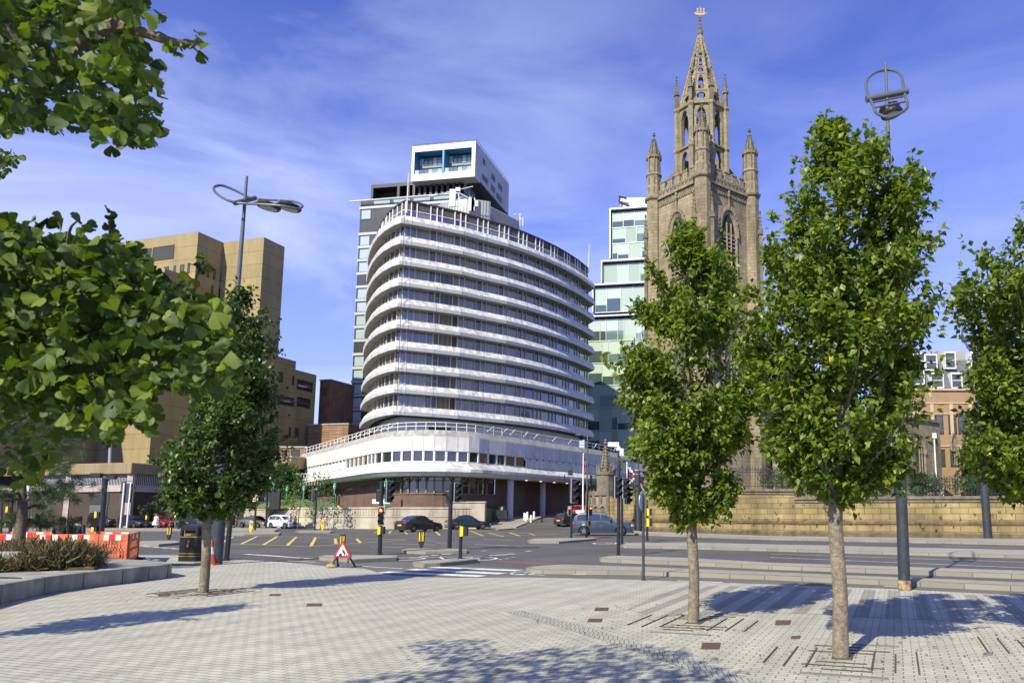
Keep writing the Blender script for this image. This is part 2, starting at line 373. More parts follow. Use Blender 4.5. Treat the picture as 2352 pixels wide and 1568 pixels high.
island('traffic_island', [(924,1260.9),(936.7,1258.4),(1047,1259),(1074.7,1260.9),(1072,1264),(978,1266),(928,1264.6)])
island('traffic_island', [(948,1289.5),(974,1286.5),(1095,1280.8),(1097,1283.3),(1010,1292.5),(975,1294.5),(952,1293)])
island('traffic_island', [(1211.6,1239.7),(1226.5,1236),(1366,1234),(1369,1235.8),(1351,1237.8),(1283.7,1243),(1216.5,1242.7)])
island('median', [(1208,1303),(1226,1299),(1290,1295),(1477,1300.5),(1878,1317),(2352,1336),(3000,1366),(3000,1378),(2352,1346),(1769,1321),(1477,1311),(1240,1308),(1211,1306)])
island('median', [(1376.6,1280),(1392,1276.5),(1420,1275),(1579,1280),(1769,1290.8),(2352,1309.4),(3000,1333),(3000,1345),(2352,1319),(1769,1298.5),(1579,1290),(1420,1284.5),(1380,1282.5)])
island('median', [(1425,1250.5),(1440,1246),(1579,1244.7),(1769,1249),(2352,1262),(3000,1279),(3000,1296),(2352,1275),(1769,1259.6),(1579,1255),(1432,1252.4)])
island('traffic_island', [(313,1243),(330,1241),(405,1241),(420,1244),(400,1246.5),(365,1249),(313,1249)])
island('traffic_island', [(505,1221.5),(640,1221.2),(645,1223),(640,1225.5),(560,1226.5),(505,1226.5)])
island('traffic_island', [(678,1218.3),(690,1217.3),(760,1217.5),(766,1219.3),(758,1220.8),(690,1221)])
island('traffic_island', [(-60,1212),(480,1212.5),(490,1214),(480,1216.5),(-60,1217)])
island('pavement', [(500,1211),(636,1212.5),(640,1215),(630,1218),(505,1217)])
island('traffic_island', [(1137,1213),(1160,1209.5),(1178,1210.5),(1176,1213),(1145,1215)])
# pavement under the churchyard wall
pav_far = [(1372,1213),(1442,1216),(1480,1220),(1579,1223),(1769,1230),(2352,1237),(3000,1246)]
pav_near = [(3000,1262),(2352,1247),(1769,1235.3),(1579,1229.3),(1480,1226),(1430,1222),(1375,1216)]
island('pavement', pav_far + pav_near)
# red surfacing at the crossings
sheet_obj('red_surfacing', [G(1160,1290.5),G(1095,1286),G(1300,1293),G(1240,1297)], red_asphalt, 0.004)

# darker border course running diagonally through the paving
bl_ = [G(1180,1404),G(1272,1428),G(1400,1466),G(1560,1519),G(1710,1572),G(1900,1640)]
bo_ = offset([p.xy for p in bl_], .16); bi_ = offset([p.xy for p in bl_], -.16)
b = MB(); b.loft([[Vector((p.x,p.y,.012)) for p in bo_],[Vector((p.x,p.y,.012)) for p in bi_]]); props(b.build('paving_border', brick('border_course',(.36,.36,.30),(.30,.30,.25),(.12,.115,.095),.06,.32,.006,.9,bump=.4,var2=.12)), kind='structure')
# painted lines
def line(b, p, q, w=0.1, z=0.012):
    a = G(*p); c = G(*q); d = (c-a).normalized(); n = Vector((-d.y,d.x,0))*w/2
    b.sheet([(v.x,v.y,z) for v in (a-n,c-n,c+n,a+n)])
b = MB()
for p, q in (((880,1313.5),(1108,1323.5)),((943,1307.5),(1154,1317.5)),((985,1302.0),(1192,1310.5))):
    a0 = G(*p); a1 = G(*q); d = (a1-a0).normalized(); n = Vector((-d.y,d.x,0))*0.24
    b.sheet([(v.x,v.y,0.012) for v in (a0-n,a1-n,a1+n,a0+n)])
props(b.build('crossing_stripes', white_line), kind='structure')
b = MB()
for p in [((505+i*26,1274+i*3.1),(522+i*26,1275.6+i*3.1)) for i in range(0)]: pass
# give way dashes: row by the zebra and across the junction
for p, q, w in [((563,1272.5),(581,1273.5),.3),((585,1273.7),(604,1274.9),.3),((606,1275),(626,1276.3),.3),((628,1276.6),(649,1278),.3),((650,1278.7),(672,1279.6),.3),((672,1280.6),(694,1281),.3),((697,1282),(719,1281.8),.3),
                ((965,1277.5),(984,1277.2),.3),((990,1275.2),(1007,1275),.3),((1016,1272.8),(1036,1272.2),.3),((1041,1268.6),(1060,1267.8),.3),((1123,1275.6),(1143,1275.2),.3),((1141,1274.5),(1163,1273.6),.3),((1163,1272.5),(1184,1271.8),.3),
                ((1097,1279.7),(1112,1279.4),.22),((1105,1265),(1120,1264.5),.22),((1144,1285),(1153,1284.5),.18),((1160,1283),(1168,1282.6),.18),((1176,1280),(1182,1279.6),.18),((1187,1257),(1200,1256.6),.2),((1208,1266),(1220,1265),.18),
                ((330,1254.5),(345,1255.7),.25),((350,1256),(365,1257.2),.25),((372,1257.5),(386,1258.7),.25),((392,1259),(406,1260.2),.25),((410,1260.5),(424,1261.6),.25)]:
    line(b, p, q, w)
for p, q in [((660,1287.5),(723,1291)),((830,1300.5),(925,1306)),((955,1239.5),(1000,1241)),((1002,1246.5),(1040,1247.2)),((900,1248.5),(1000,1251)),((850,1255),(925,1257)),((1090,1249.3),(1165,1252.5)),((1110,1238),(1180,1240.5)),((745,1224.8),(780,1227.8)),
             ((1769,1272),(2352,1291)),((1769,1280),(2352,1304)),((2160,1253),(2352,1258)),((1555,1333.6),(1660,1337.6)),((2030,1346.3),(2073,1349)),((1250,1321),(1186,1318.6))]:
    line(b, p, q, 0.11)
# cycle symbols and lettering strokes on the lanes
for cx, cy, s_ in ((1035,1283,1.0),(1465,1247.5,1.2),(1280,1316,0.6)):
    o = G(cx, cy)
    for (x0,y0,x1,y1) in ((-1.1,0,-.5,.55),(-.5,.55,.35,.5),(.35,.5,-.1,-.2),(-.1,-.2,-.5,.55),(.35,.5,.8,-.1),(.2,.8,.6,.8)):
        p = Vector((o.x+x0*s_*1.4, o.y+y0*s_*2.2,0)); q = Vector((o.x+x1*s_*1.4, o.y+y1*s_*2.2,0)); d = (q-p).normalized(); n = Vector((-d.y,d.x,0))*.05
        b.sheet([(v.x,v.y,.012) for v in (p-n,q-n,q+n,p+n)])
    for wx in (-1.1,.8):
        for i in range(10):
            t0, t1 = 2*PI*i/10, 2*PI*(i+1)/10; c = Vector((o.x+wx*s_*1.4,o.y-.1*s_,0))
            r0, r1 = .42*s_, .52*s_
            b.sheet([(c.x+r0*math.cos(t0)*1.2,c.y+r0*math.sin(t0)*2,.012),(c.x+r1*math.cos(t0)*1.2,c.y+r1*math.sin(t0)*2,.012),(c.x+r1*math.cos(t1)*1.2,c.y+r1*math.sin(t1)*2,.012),(c.x+r0*math.cos(t1)*1.2,c.y+r0*math.sin(t1)*2,.012)])
props(b.build('road_lines', white_line), kind='structure')
b = MB()
bars = [((586,1249.5),(592,1231.3)),((603,1251),(637,1231)),((658,1253),(682,1232)),((714,1254),(725,1233.5)),((828,1247),(818,1236))]
for p, q in [((496,1247.5),(710,1254.7)),((710,1254.7),(932,1239.8)),((540,1231.5),(720,1233.5)),((720,1233.5),(932,1239.2)),
             ((510,1246),(536,1232)),((553,1249.5),(591,1231.3)),((605,1251),(637,1231.5)),((659,1253),(681,1232.5)),((714,1254.3),(725,1234)),((772,1249),(770,1236.5)),((828,1246.5),(819,1237)),
             ((820,1222),(990,1226)),((858,1223),(870,1220)),((893,1225),(898,1219)),((935,1226),(930,1221)),((975,1227),(966,1220)),((1010,1229),(1000,1219.5)),
             ((1078,1218),(1110,1230.5)),((1122,1223.5),(1157,1232)),((1170,1222.8),(1194,1230.5)),((1214,1224),(1229,1229)),((1078,1219),(1284,1227)),((1070,1231),(1284,1228)),((1190,1196),(1208,1200))]:
    line(b, p, q, 0.17)
props(b.build('box_junction_lines', yellow_line), kind='structure')

# service covers in the paving, one per hatch
cover_m = mat('rusty_iron', (0.10,0.058,0.035), 0.8, var=0.3, scale=20)
covg_m = mat('grey_cover', (0.16,0.16,0.15), 0.8, var=0.2, scale=20)
cov = [(375,1367,26,6,0,'at the foot of the kerb wall'),(487,1364,26,5,0,'rusty just right of the slender left tree'),(720,1390,34,6,0,'in the middle of the open paving'),(630,1367,24,4,0,'in the shade right of the slender left tree'),(1380,1400,30,7,0,'farther one of the two left of the middle tree'),(1365,1426,32,7,0,'nearer one of the two left of the middle tree'),
       (1797,1431,34,10,0,'between the two right-hand trees'),(1826,1465,20,6,0,'small, between the two right-hand trees'),(1631,1485,42,14,0,'largest, in front of the middle tree'),(1640,1515,14,4,1,'small grey square nearest the camera'),(2268,1503,22,6,1,'small grey one near the right edge')]
for i, (x, y, w, h, g, where) in enumerate(cov):
    a = G(x-w/2, y+h/2); c = G(x+w/2, y+h/2); d = G(x+w/2+3, y-h/2); e = G(x-w/2+3, y-h/2)
    bb = MB(); bb.prism([(v.x,v.y) for v in (a,c,d,e)], 0.0, 0.018)
    props(bb.build('service_cover', covg_m if g else cover_m), '%s cover in the paving, %s' % ('grey' if g else 'rusty brown', where), 'cover', 'service covers in the paving')
# tree pits: open joints and metal strips round the two right trees
pit_m = mat('pit_dirt', (0.07,0.06,0.045), 0.95, var=0.3, scale=15)
ang = math.atan2(0.33,0.94)
def pit(x, y, R, where):
    o = G(x, y); root = thing('tree_pit', 'paved tree pit with open joints round %s' % where, 'tree pit', (o.x,o.y,0), -ang, 'tree pits')
    bb = MB(); r = R*0.12
    bb.box(-r,-r,0.0,r,r,0.02); 
    rnd = random.Random(int(x))
    for sx_ in (-1,1):
        for k in range(3):
            px = sx_*(R*0.36+k*R*0.25)
            y0 = -R*.75+rnd.random()*.2; bb.box(px-.009, y0, 0, px+.009, R*.75-rnd.random()*.3, .021)
    for sy_ in (-1,1):
        for k in range(3):
            py = sy_*(R*0.34+k*R*0.22); bb.box(-R*.5+rnd.random()*.3, py-.008, 0, R*.6-rnd.random()*.5, py+.008, .020)
    bb.build('joint', pit_m, root, world=False)
    bb = MB(); bb.box(-.35,-R*1.12,0,.5,-R*1.06,.022); bb.build('drain', covg_m, root, world=False)
    bb = MB(); bb.box(-.1,R*1.0,0,.6,R*1.05,.022); bb.build('drain', covg_m, root, world=False)
pit(1595,1431,1.0,'the middle tree with the narrow crown'); pit(1935,1512,0.92,'the largest tree on the right'); pit(466,1361,0.9,'the slender tree on the left'); pit(2420,1490,0.9,'the tree cut by the right edge')
# ------------------------------------------------------------------ hotel
wpanel = mat('white_stained_panel', (0.66,0.66,0.63), 0.75, var=0.10, scale=1.2, streak=0.16, var2=0.05)
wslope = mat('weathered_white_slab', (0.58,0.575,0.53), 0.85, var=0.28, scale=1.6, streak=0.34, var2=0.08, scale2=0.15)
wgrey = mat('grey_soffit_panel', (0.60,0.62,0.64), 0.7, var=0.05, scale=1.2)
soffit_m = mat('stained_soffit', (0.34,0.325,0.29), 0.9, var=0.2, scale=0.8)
par_conc = mat('streaked_concrete', (0.34,0.335,0.31), 0.9, var=0.2, scale=1.2, streak=0.35, bump=0.2)
seam_m = mat('joint_seal', (0.04,0.04,0.045), 0.9)
mull_m = mat('cream_mullion', (0.50,0.47,0.39), 0.8, var=0.12, scale=2)
mullw_m = mat('white_mullion', (0.72,0.72,0.72), 0.7, var=0.1, scale=2)
mullb_m = mat('brown_mullion', (0.21,0.165,0.12), 0.8, var=0.12, scale=2)
hglass = ramp_island('hotel_glass', [(.05,.06,.10),(.16,.145,.105),(.055,.07,.125),(.035,.035,.03),(.15,.17,.23),(.045,.055,.10),(.22,.20,.15),(.08,.073,.055)], 0.06, 0.0, 0.9, coat=1.0, wave=True)
pglass = ramp_island('podium_glass', [(.035,.033,.03),(.06,.058,.05),(.03,.03,.03),(.16,.15,.11),(.045,.05,.055)], 0.05, 0.0, 0.9, coat=1.0)
mottle = mat('mottled_dark_panel', (0.085,0.078,0.066), 0.9, var=0.6, scale=5, var2=0.2)
hbrick = brick('brown_brick', (.17,.10,.068), (.125,.075,.052), (.11,.085,.07), 0.22, 0.075, 0.008, var2=0.25, noff=0.5)
roof_m = mat('roof_felt', (0.10,0.10,0.10), 0.9, var=0.2)
C0 = (816.7, 694.2, .12731); C1 = (1102.5, 694.2, .12731)
def cr_pts(o, pts, z): return [G(o[0]+o[2]*x, o[1]+o[2]*y, z) for x, y in pts]
zc = 28.4-0.80
crease = cr_pts(C0, [(130,885),(140,800),(170,720),(225,640),(305,560),(420,487),(600,412),(740,380),(955,402),(1448,462),(1905,525)], zc) + cr_pts(C1, [(90,603),(488,672),(848,752),(1158,832),(1435,912),(1675,995),(1870,1072),(2070,1172)], zc)
crease = [p.xy for p in crease]
# hidden back of the plan
last = crease[-1]; first = crease[0]
back = [last+Vector((-2.5,5)), last+Vector((-8,12)), first+Vector((14,24)), first+Vector((3,12))]
plan = crease + back + [first]
hotel = thing('hotel', 'round-cornered white concrete hotel tower with stacked balcony bands on a white podium', 'building', (crease[7].x, crease[7].y, 0))
HB = 10; zt = [16.3+3.0*k for k in range(HB)]
def ring(pl, d, z): return [Vector((p.x,p.y,z)) for p in offset(pl, d)]
front = [first+Vector((3,12))] + crease + [last+Vector((-2.5,5))]      # the seen part, left to right: outside is to the right-hand side (-left)
for k in range(HB):
    z = zt[k]
    b = MB(); b.mi = 0
    b.loft([ring(front, 1.3, z-0.02), ring(front, 0.42, z), ring(front, 0.0, z-0.80)])
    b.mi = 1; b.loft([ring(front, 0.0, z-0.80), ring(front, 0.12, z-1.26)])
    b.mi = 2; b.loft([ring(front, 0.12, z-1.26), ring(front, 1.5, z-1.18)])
    b.mi = 3
    for i in (3,4,5,6,8,9,10,11,12,13,14,15,16,17,18):           # joints between the slabs
        p = front[i+1 if i < 7 else i+1]
        A = ring(front,.42-.004,z)[i+1]; B_ = ring(front,-.004,z-.80)[i+1]; Cc = ring(front,.12-.004,z-1.26)[i+1]
        t = (front[min(i+2,len(front)-1)]-front[i]).normalized()*0.018; t = Vector((t.x,t.y,0)); n = Vector((t.y,-t.x,0)).normalized()*.006
        b.loft([[A-t+n,A+t+n],[B_-t+n,B_+t+n],[Cc-t+n,Cc+t+n]])
    b.build('balcony_band', [wslope,wgrey,soffit_m,seam_m], hotel)
# window bays: three panes between mullions, one object per bay
GLZ = offset(front, 1.25)
bays = []
for i in range(len(GLZ)-1):
    a, c = GLZ[i], GLZ[i+1]; L_ = (c-a).length
    if L_ < 1.2: bays.append((a, c, [1.0])); continue
    if i == len(GLZ)-2 or i == 0: bays.append((a, c, [.5,.5])); continue
    nb = max(1, round(L_/4.7))
    for j in range(nb): bays.append((a+(c-a)*(j/nb), a+(c-a)*((j+1)/nb), [.22,.53,.25] if L_ > 3 else [.5,.5]))
def bay_window(b, a, c, split, z0, z1, mm, depth=0.12, gi=0, mi=1, mw=0.11, transom=None):
    d = (c-a); L_ = d.length; d = d.normalized(); n = Vector((d.y,-d.x))
    x = 0; P = lambda s, o, z: Vector((a.x+d.x*s+n.x*o, a.y+d.y*s+n.y*o, z))
    for q, f in enumerate(split):
        s0 = x*L_; s1 = (x+f)*L_; x += f
        b.mi = gi; b.sheet([P(s0+mw*.4,0,z0+.04), P(s1-mw*.4,0,z0+.04), P(s1-mw*.4,0,z1-.04), P(s0+mw*.4,0,z1-.04)])
        b.mi = mi
        w = mw*1.5 if q == 0 else mw
        b.add([P(s0-w/2,0,z0),P(s0+w/2,0,z0),P(s0+w/2,depth,z0),P(s0-w/2,depth,z0),P(s0-w/2,0,z1),P(s0+w/2,0,z1),P(s0+w/2,depth,z1),P(s0-w/2,depth,z1)], [(0,3,2,1),(4,5,6,7),(0,1,5,4),(1,2,6,5),(2,3,7,6),(3,0,4,7)])
        if transom and q in transom:
            zt_ = z0+(z1-z0)*.55
            for zz in (zt_,): b.add([P(s0,0,zz),P(s1,0,zz),P(s1,depth*.6,zz),P(s0,depth*.6,zz),P(s0,0,zz+.07),P(s1,0,zz+.07),P(s1,depth*.6,zz+.07),P(s0,depth*.6,zz+.07)], [(0,3,2,1),(4,5,6,7),(0,1,5,4),(1,2,6,5),(2,3,7,6),(3,0,4,7)])
    b.mi = mi
    for za, zb in ((z0-.02,z0+.07),(z1-.06,z1+.02)):
        b.add([P(0,0,za),P(L_,0,za),P(L_,depth*.8,za),P(0,depth*.8,za),P(0,0,zb),P(L_,0,zb),P(L_,depth*.8,zb),P(0,depth*.8,zb)], [(0,3,2,1),(4,5,6,7),(0,1,5,4),(1,2,6,5),(2,3,7,6),(3,0,4,7)])
rnd = random.Random(5)
stuffb = MB(); nwin = 0
for k in range(HB-1):
    z0 = zt[k]-0.2; z1 = zt[k+1]-1.19
    for bi, (a, c, spl) in enumerate(bays):
        tr = [rnd.choice([0,2])] if (len(spl) == 3 and rnd.random() < .22) else None
        seen = 8 <= bi < len(bays)-1
        if seen and nwin < 98:
            b = MB(); bay_window(b, a, c, spl, z0, z1, mull_m, transom=tr); b.build('window', [hglass, mull_m], hotel); nwin += 1
        else: bay_window(stuffb, a, c, spl, z0, z1, mull_m, transom=tr)
o = stuffb.build('window_run', [hglass, mull_m], hotel); o['kind'] = 'stuff'
# top storey: window strip under mottled panels, white mullions, dark roof edge
front2 = offset(front, 1.35)
b = MB()
for (a, c, spl) in bays:
    d = (c-a).normalized(); n = Vector((d.y,-d.x))*-.1
    bay_window(b, a+n, c+n, spl, 43.0, 44.55, mullw_m, mw=.13)
    b.mi = 2
    L_ = (c-a).length; x = 0
    for f in spl:
        p = a+n+d*(x*L_+.07); q = a+n+d*((x+f)*L_-.07); x += f
        b.sheet([(p.x,p.y,44.62),(q.x,q.y,44.62),(q.x,q.y,45.75),(p.x,p.y,45.75)])
        b.mi = 1; m_ = a+n+d*(x*L_); e = d*.075; nn = Vector((d.y,-d.x))*.12
        P4 = [m_-e, m_+e, m_+e+nn, m_-e+nn]; b.prism([(v.x,v.y) for v in P4], 44.5, 45.8); b.mi = 2
b.mi = 3; b.loft([ring(front2,-.15,45.72), ring(front2,-.15,45.95), ring(front2,.6,45.97)])
b.build('top_storey', [hglass, mullw_m, mottle, seam_m], hotel)
# core walls behind the glass and the roof
inner = offset(front, 1.75)
b = MB(); full = [Vector(p) for p in inner] + [last+Vector((-9,11)), first+Vector((13,22))]
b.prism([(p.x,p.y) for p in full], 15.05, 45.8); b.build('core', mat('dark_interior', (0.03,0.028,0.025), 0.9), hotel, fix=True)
roofpl = offset(front, 1.3)+[last+Vector((-9,11)), first+Vector((13,22))]
b = MB(); b.prism([(p.x,p.y) for p in roofpl], 45.82, 45.9); b.build('roof', roof_m, hotel, fix=True)
# recessed white storey between podium and tower
rec = offset(front, 2.4)
b = MB(); b.mi = 0
b.loft([[Vector((p.x,p.y,10.4)) for p in rec],[Vector((p.x,p.y,15.2)) for p in rec]])
b.mi = 1
def on(pl, i, t): return pl[i]*(1-t)+pl[i+1]*t
for i, t0, t1, z0, z1 in [(9,.1,.9,11,13.3),(10,.05,.98,11,13.9),(13,.1,.9,11,13.3),(15,.3,.95,11,13.2),(7,.2,.75,11,13.4),(17,.0,.9,11,13.5)]:
    a = on(rec,i,t0); c = on(rec,i,t1); d = (c-a).normalized(); n = Vector((d.y,-d.x))*.02
    b.sheet([(a.x+n.x,a.y+n.y,z0),(c.x+n.x,c.y+n.y,z0),(c.x+n.x,c.y+n.y,z1),(a.x+n.x,a.y+n.y,z1)])
b.build('terrace_wall', [white_m, pglass], hotel)
# podium
C2 = (667.0, 952.8, .15625); C3 = (1020.8, 952.8, .19676)
pz = 10.8
lip = cr_pts(C2, [(75,655),(300,598),(560,534),(820,468),(1000,420),(1140,383),(1250,358),(1350,340),(1500,324),(1640,316),(1800,312),(1960,310),(2120,311),(2300,316)], pz) + cr_pts(C3, [(160,258),(290,264),(410,275),(520,290),(720,314),(950,345),(1250,388),(1700,450),(2250,532)], pz)
lip = [p.xy for p in lip]
lip = [lip[0]+Vector((4,14))] + lip + [lip[-1]+Vector((6,9))]
pod = thing('podium', 'low curved white podium of the hotel with a ribbon of windows and brown brick base', 'building', (lip[10].x, lip[10].y, 0))
PR = lambda d, z: ring(lip, d, z)
b = MB(); b.mi = 0; b.loft([PR(1.2,11.55), PR(.45,11.6), PR(0,10.85)]); b.build('parapet', par_conc, pod)
b = MB(); b.mi = 0; b.loft([PR(.05,10.85), PR(-.02,10.8), PR(-.02,9.1)])
b.mi = 1
for i in range(1, len(lip)-1):
    for (d0,za,d1,zb) in ((-.025,10.8,-.025,9.1),(.1,7.78,-.65,7.02),(-.65,7.0,-.65,6.62),(-.65,6.6,-.2,6.15)):
        segs = [lip[i]] if (lip[i+1]-lip[i]).length < 3.2 else [lip[i]+(lip[i+1]-lip[i])*t for t in [j/round((lip[i+1]-lip[i]).length/2.1) for j in range(round((lip[i+1]-lip[i]).length/2.1))]]
        for p in segs:
            d = (lip[i+1]-lip[i]).normalized(); n = Vector((d.y,-d.x)); w = d*.012
            A = p+n*(-d0+.006); B_ = p+n*(-d1+.006)
            b.sheet([(A.x-w.x,A.y-w.y,za),(A.x+w.x,A.y+w.y,za),(B_.x+w.x,B_.y+w.y,zb),(B_.x-w.x,B_.y-w.y,zb)])
b.build('upper_cladding', [wpanel, seam_m], pod)
b = MB(); b.mi = 0; b.loft([PR(.1,9.1),PR(.3,9.1)]); b.loft([PR(.3,7.8),PR(.1,7.8),PR(-.65,7.05)]); b.mi = 1; b.loft([PR(-.65,7.05),PR(-.7,7.0),PR(-.7,6.62)])
b.mi = 2; b.loft([PR(-.66,6.60),PR(-.2,6.15),PR(1.6,6.15)])
b.build('lower_cladding', [wslope, wpanel, wgrey], pod)
# ribbon windows (tall in the middle, slits to the sides), one per pane bay
band = offset(lip, .18)
segs = []
for i in range(1, len(band)-2):
    a, c = band[i], band[i+1]; nseg = max(1, round((c-a).length/1.75))
    for j in range(nseg): segs.append((a+(c-a)*(j/nseg), a+(c-a)*((j+1)/nseg), i))
nn = 0
for si, (a, c, i) in enumerate(segs):
    xm = (a+c)/2; px = PX0+FPX*xm.x/ (xm.y*1.0)
    slit = (i >= 20) or (i <= 3 and (a-band[1]).length > 6.5)
    z0, z1 = (8.75, 9.1) if slit else (7.82, 9.1)
    b = MB(); bay_window(b, a, c, [1.0], z0, z1, mullw_m, mw=.16, depth=.14)
    b.build('ribbon_window', [pglass, mullw_m], pod); nn += 1
    if slit:
        d = (c-a).normalized(); n = Vector((d.y,-d.x))*.16
        slab = MB(); slab.sheet([(a.x+n.x,a.y+n.y,7.8),(c.x+n.x,c.y+n.y,7.8),(c.x+n.x,c.y+n.y,8.74),(a.x+n.x,a.y+n.y,8.74)]); slab.build('infill_panel', wpanel, pod)
# ground floor: brick with window bays, open portico on the right
gf = offset(lip, 1.7)
iP = 19                                # portico starts after this plan point
wallpl = gf[:iP+1] + [gf[iP]+Vector((3.0,9.0))]
b = MB(); b.loft([[Vector((p.x,p.y,0.2)) for p in wallpl],[Vector((p.x,p.y,4.1)) for p in wallpl]])
rw_ = wallpl[-2:]; b.loft([[Vector((p.x,p.y,4.1)) for p in rw_],[Vector((p.x,p.y,11)) for p in rw_]])
lw = gf[:7]; b.loft([[Vector((p.x,p.y,4.1)) for p in lw],[Vector((p.x,p.y,6.2)) for p in lw]])
b.build('brick_base', hbrick, pod)
b = MB(); b.loft([[Vector((p.x,p.y,4.1)) for p in offset(wallpl[:-1],.5)],[Vector((p.x,p.y,6.2)) for p in offset(wallpl[:-1],.5)]]); b.build('inner_wall', MATS['dark_interior'], pod)
for i in range(7, iP+1):
    a, c = (wallpl[i-0], wallpl[i+1]) if i < iP else (None, None)
    if a is None: break
    nseg = max(1, round((c-a).length/1.35))
    for j in range(nseg):
        b = MB(); bay_window(b, a+(c-a)*(j/nseg), a+(c-a)*((j+1)/nseg), [1.0], 4.1, 6.15, mullb_m, mw=.13, depth=.16)
        p = a+(c-a)*(j/nseg); d = (c-a).normalized(); n = Vector((d.y,-d.x)); e = d*.06; w_ = (c-a).length/nseg
        b.add([(p.x,p.y,5.62),(p.x+d.x*w_,p.y+d.y*w_,5.62),(p.x+d.x*w_+n.x*.1,p.y+d.y*w_+n.y*.1,5.62),(p.x+n.x*.1,p.y+n.y*.1,5.62),(p.x,p.y,5.72),(p.x+d.x*w_,p.y+d.y*w_,5.72),(p.x+d.x*w_+n.x*.1,p.y+d.y*w_+n.y*.1,5.72),(p.x+n.x*.1,p.y+n.y*.1,5.72)], [(0,3,2,1),(4,5,6,7),(0,1,5,4),(1,2,6,5),(2,3,7,6),(3,0,4,7)])
        # raked strut to the overhang
        b.add([(p.x-e.x,p.y-e.y,5.6),(p.x+e.x,p.y+e.y,5.6),(p.x+e.x+n.x*1.3,p.y+e.y+n.y*1.3,6.14),(p.x-e.x+n.x*1.3,p.y-e.y+n.y*1.3,6.14),(p.x-e.x+n.x*.1,p.y-e.y+n.y*.1,5.35),(p.x+e.x+n.x*.1,p.y+e.y+n.y*.1,5.35)],[(0,1,2,3),(3,2,5,4),(0,3,4),(1,5,2)])
        b.build('shop_window', [pglass, mullb_m], pod)
# struts along the brick part
b = MB()
for i in range(1, 7):
    a, c = gf[i], gf[i+1]; nseg = max(1, round((c-a).length/1.3)); d = (c-a).normalized(); n = Vector((d.y,-d.x)); e = d*.07
    for j in range(nseg):
        p = a+(c-a)*(j/nseg)
        b.add([(p.x-e.x,p.y-e.y,5.6),(p.x+e.x,p.y+e.y,5.6),(p.x+e.x+n.x*1.3,p.y+e.y+n.y*1.3,6.14),(p.x-e.x+n.x*1.3,p.y-e.y+n.y*1.3,6.14),(p.x-e.x+n.x*.12,p.y-e.y+n.y*.12,5.2),(p.x+e.x+n.x*.12,p.y+e.y+n.y*.12,5.2)],[(0,1,2,3),(3,2,5,4),(0,3,4),(1,5,2)])
b.build('raked_struts', mullb_m, pod)
# portico: back wall, columns, soffit lights, poster
d_ = (lip[-2]-lip[iP]).normalized(); bk = Vector((3.0,9.0))
pa = gf[iP]+bk; pb = gf[-2]+bk+Vector((4,2))
b = MB(); b.mi = 0; b.loft([[Vector((pa.x,pa.y,.2)),Vector((pb.x,pb.y,.2))],[Vector((pa.x,pa.y,11)),Vector((pb.x,pb.y,11))]]); b.add([(q_.x,q_.y,6.17) for q_ in (gf[iP],gf[-2],pb,pa)],[(0,1,2,3)])
b.build('portico_wall', hbrick, pod)
b = MB(); m_ = pa+(pb-pa)*.30; q_ = pa+(pb-pa)*.95; dd = (pb-pa).normalized(); n = Vector((dd.y,-dd.x))*.05
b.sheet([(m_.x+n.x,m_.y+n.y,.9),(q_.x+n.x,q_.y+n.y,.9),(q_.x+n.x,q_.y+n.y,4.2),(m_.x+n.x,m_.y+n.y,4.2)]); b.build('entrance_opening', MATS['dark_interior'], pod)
col_m = mat('ribbed_white_column', (0.5,0.51,0.53), 0.7, var=0.08)
for x, y in ((1171.5,1188),(1246,1183),(1354,1178)):
    f = Vector(gf[iP])+ (pb-bk-Vector((4,2))-gf[iP])*((x-1165)/260.0)*1.0
    Yc = (lip[iP].y + (lip[-2].y-lip[iP].y)*min(1,max(0,(x-1165)/270.0)))+1.3
    p = Vector((XAT(x, Yc, 3), Yc)); b = MB(); b.lathe([(.42,.3),(.42,6.14)], 14, (p.x,p.y,0)); b.build('column', col_m, pod)
lmp = mat('soffit_lamp', (.9,.9,.85), .5, emit=((1,.9,.7),1.2))
for k in range(7):
    p = lip[iP]+(lip[-2]-lip[iP])*(.04+k*.09)+Vector((1.4,3.0)); b = MB(); b.lathe([(.16,6.08),(.16,6.13)],10,(p.x,p.y,0)); b.build('soffit_light', lmp, pod)
# podium roof and inside
b = MB(); b.prism([(p.x,p.y) for p in offset(lip,.6)]+[((last+Vector((10,18)))[0],(last+Vector((10,18)))[1]),(first.x+8,first.y+30)], 11.0, 11.1); b.build('terrace', roof_m, pod, fix=True)
b = MB(); b.loft([[Vector((p.x,p.y,6.3)) for p in offset(lip,.6)],[Vector((p.x,p.y,10.9)) for p in offset(lip,.6)]]); b.build('inner_core', MATS['dark_interior'], pod)
# terrace railing
rail = offset(lip, .75)[1:-1]
b = MB()
for z in (12.55, 12.1): b.tube([Vector((p.x,p.y,z)) for p in rail], .045, 6)
for i in range(len(rail)-1):
    a, c = rail[i], rail[i+1]; k = max(1, round((c-a).length/2.0))
    for j in range(k): p = a+(c-a)*(j/k); b.cyl((p.x,p.y,11.5),(p.x,p.y,12.55),.045,n=6)
b.build('terrace_railing', white_m, pod)
b = MB(); rn = offset(lip, .75)
for i in [2,3,4,5,6,7,8,18,19,20,21,22,23]:
    for t in ([.2,.6] if (rn[min(i+1,len(rn)-1)]-rn[i]).length > 3.5 else [.4]):
        if i+1 >= len(rn): continue
        a = rn[i]*(1-t)+rn[i+1]*t; d = (rn[i+1]-rn[i]).normalized(); n = Vector((d.y,-d.x))
        p = a-d*.9+n*.1; q = a+d*.7-n*.3; b.bar((p.x,p.y,11.9),(q.x,q.y,12.7),.09,.07); b.build('bracing_bar', white_m, pod); b = MB()
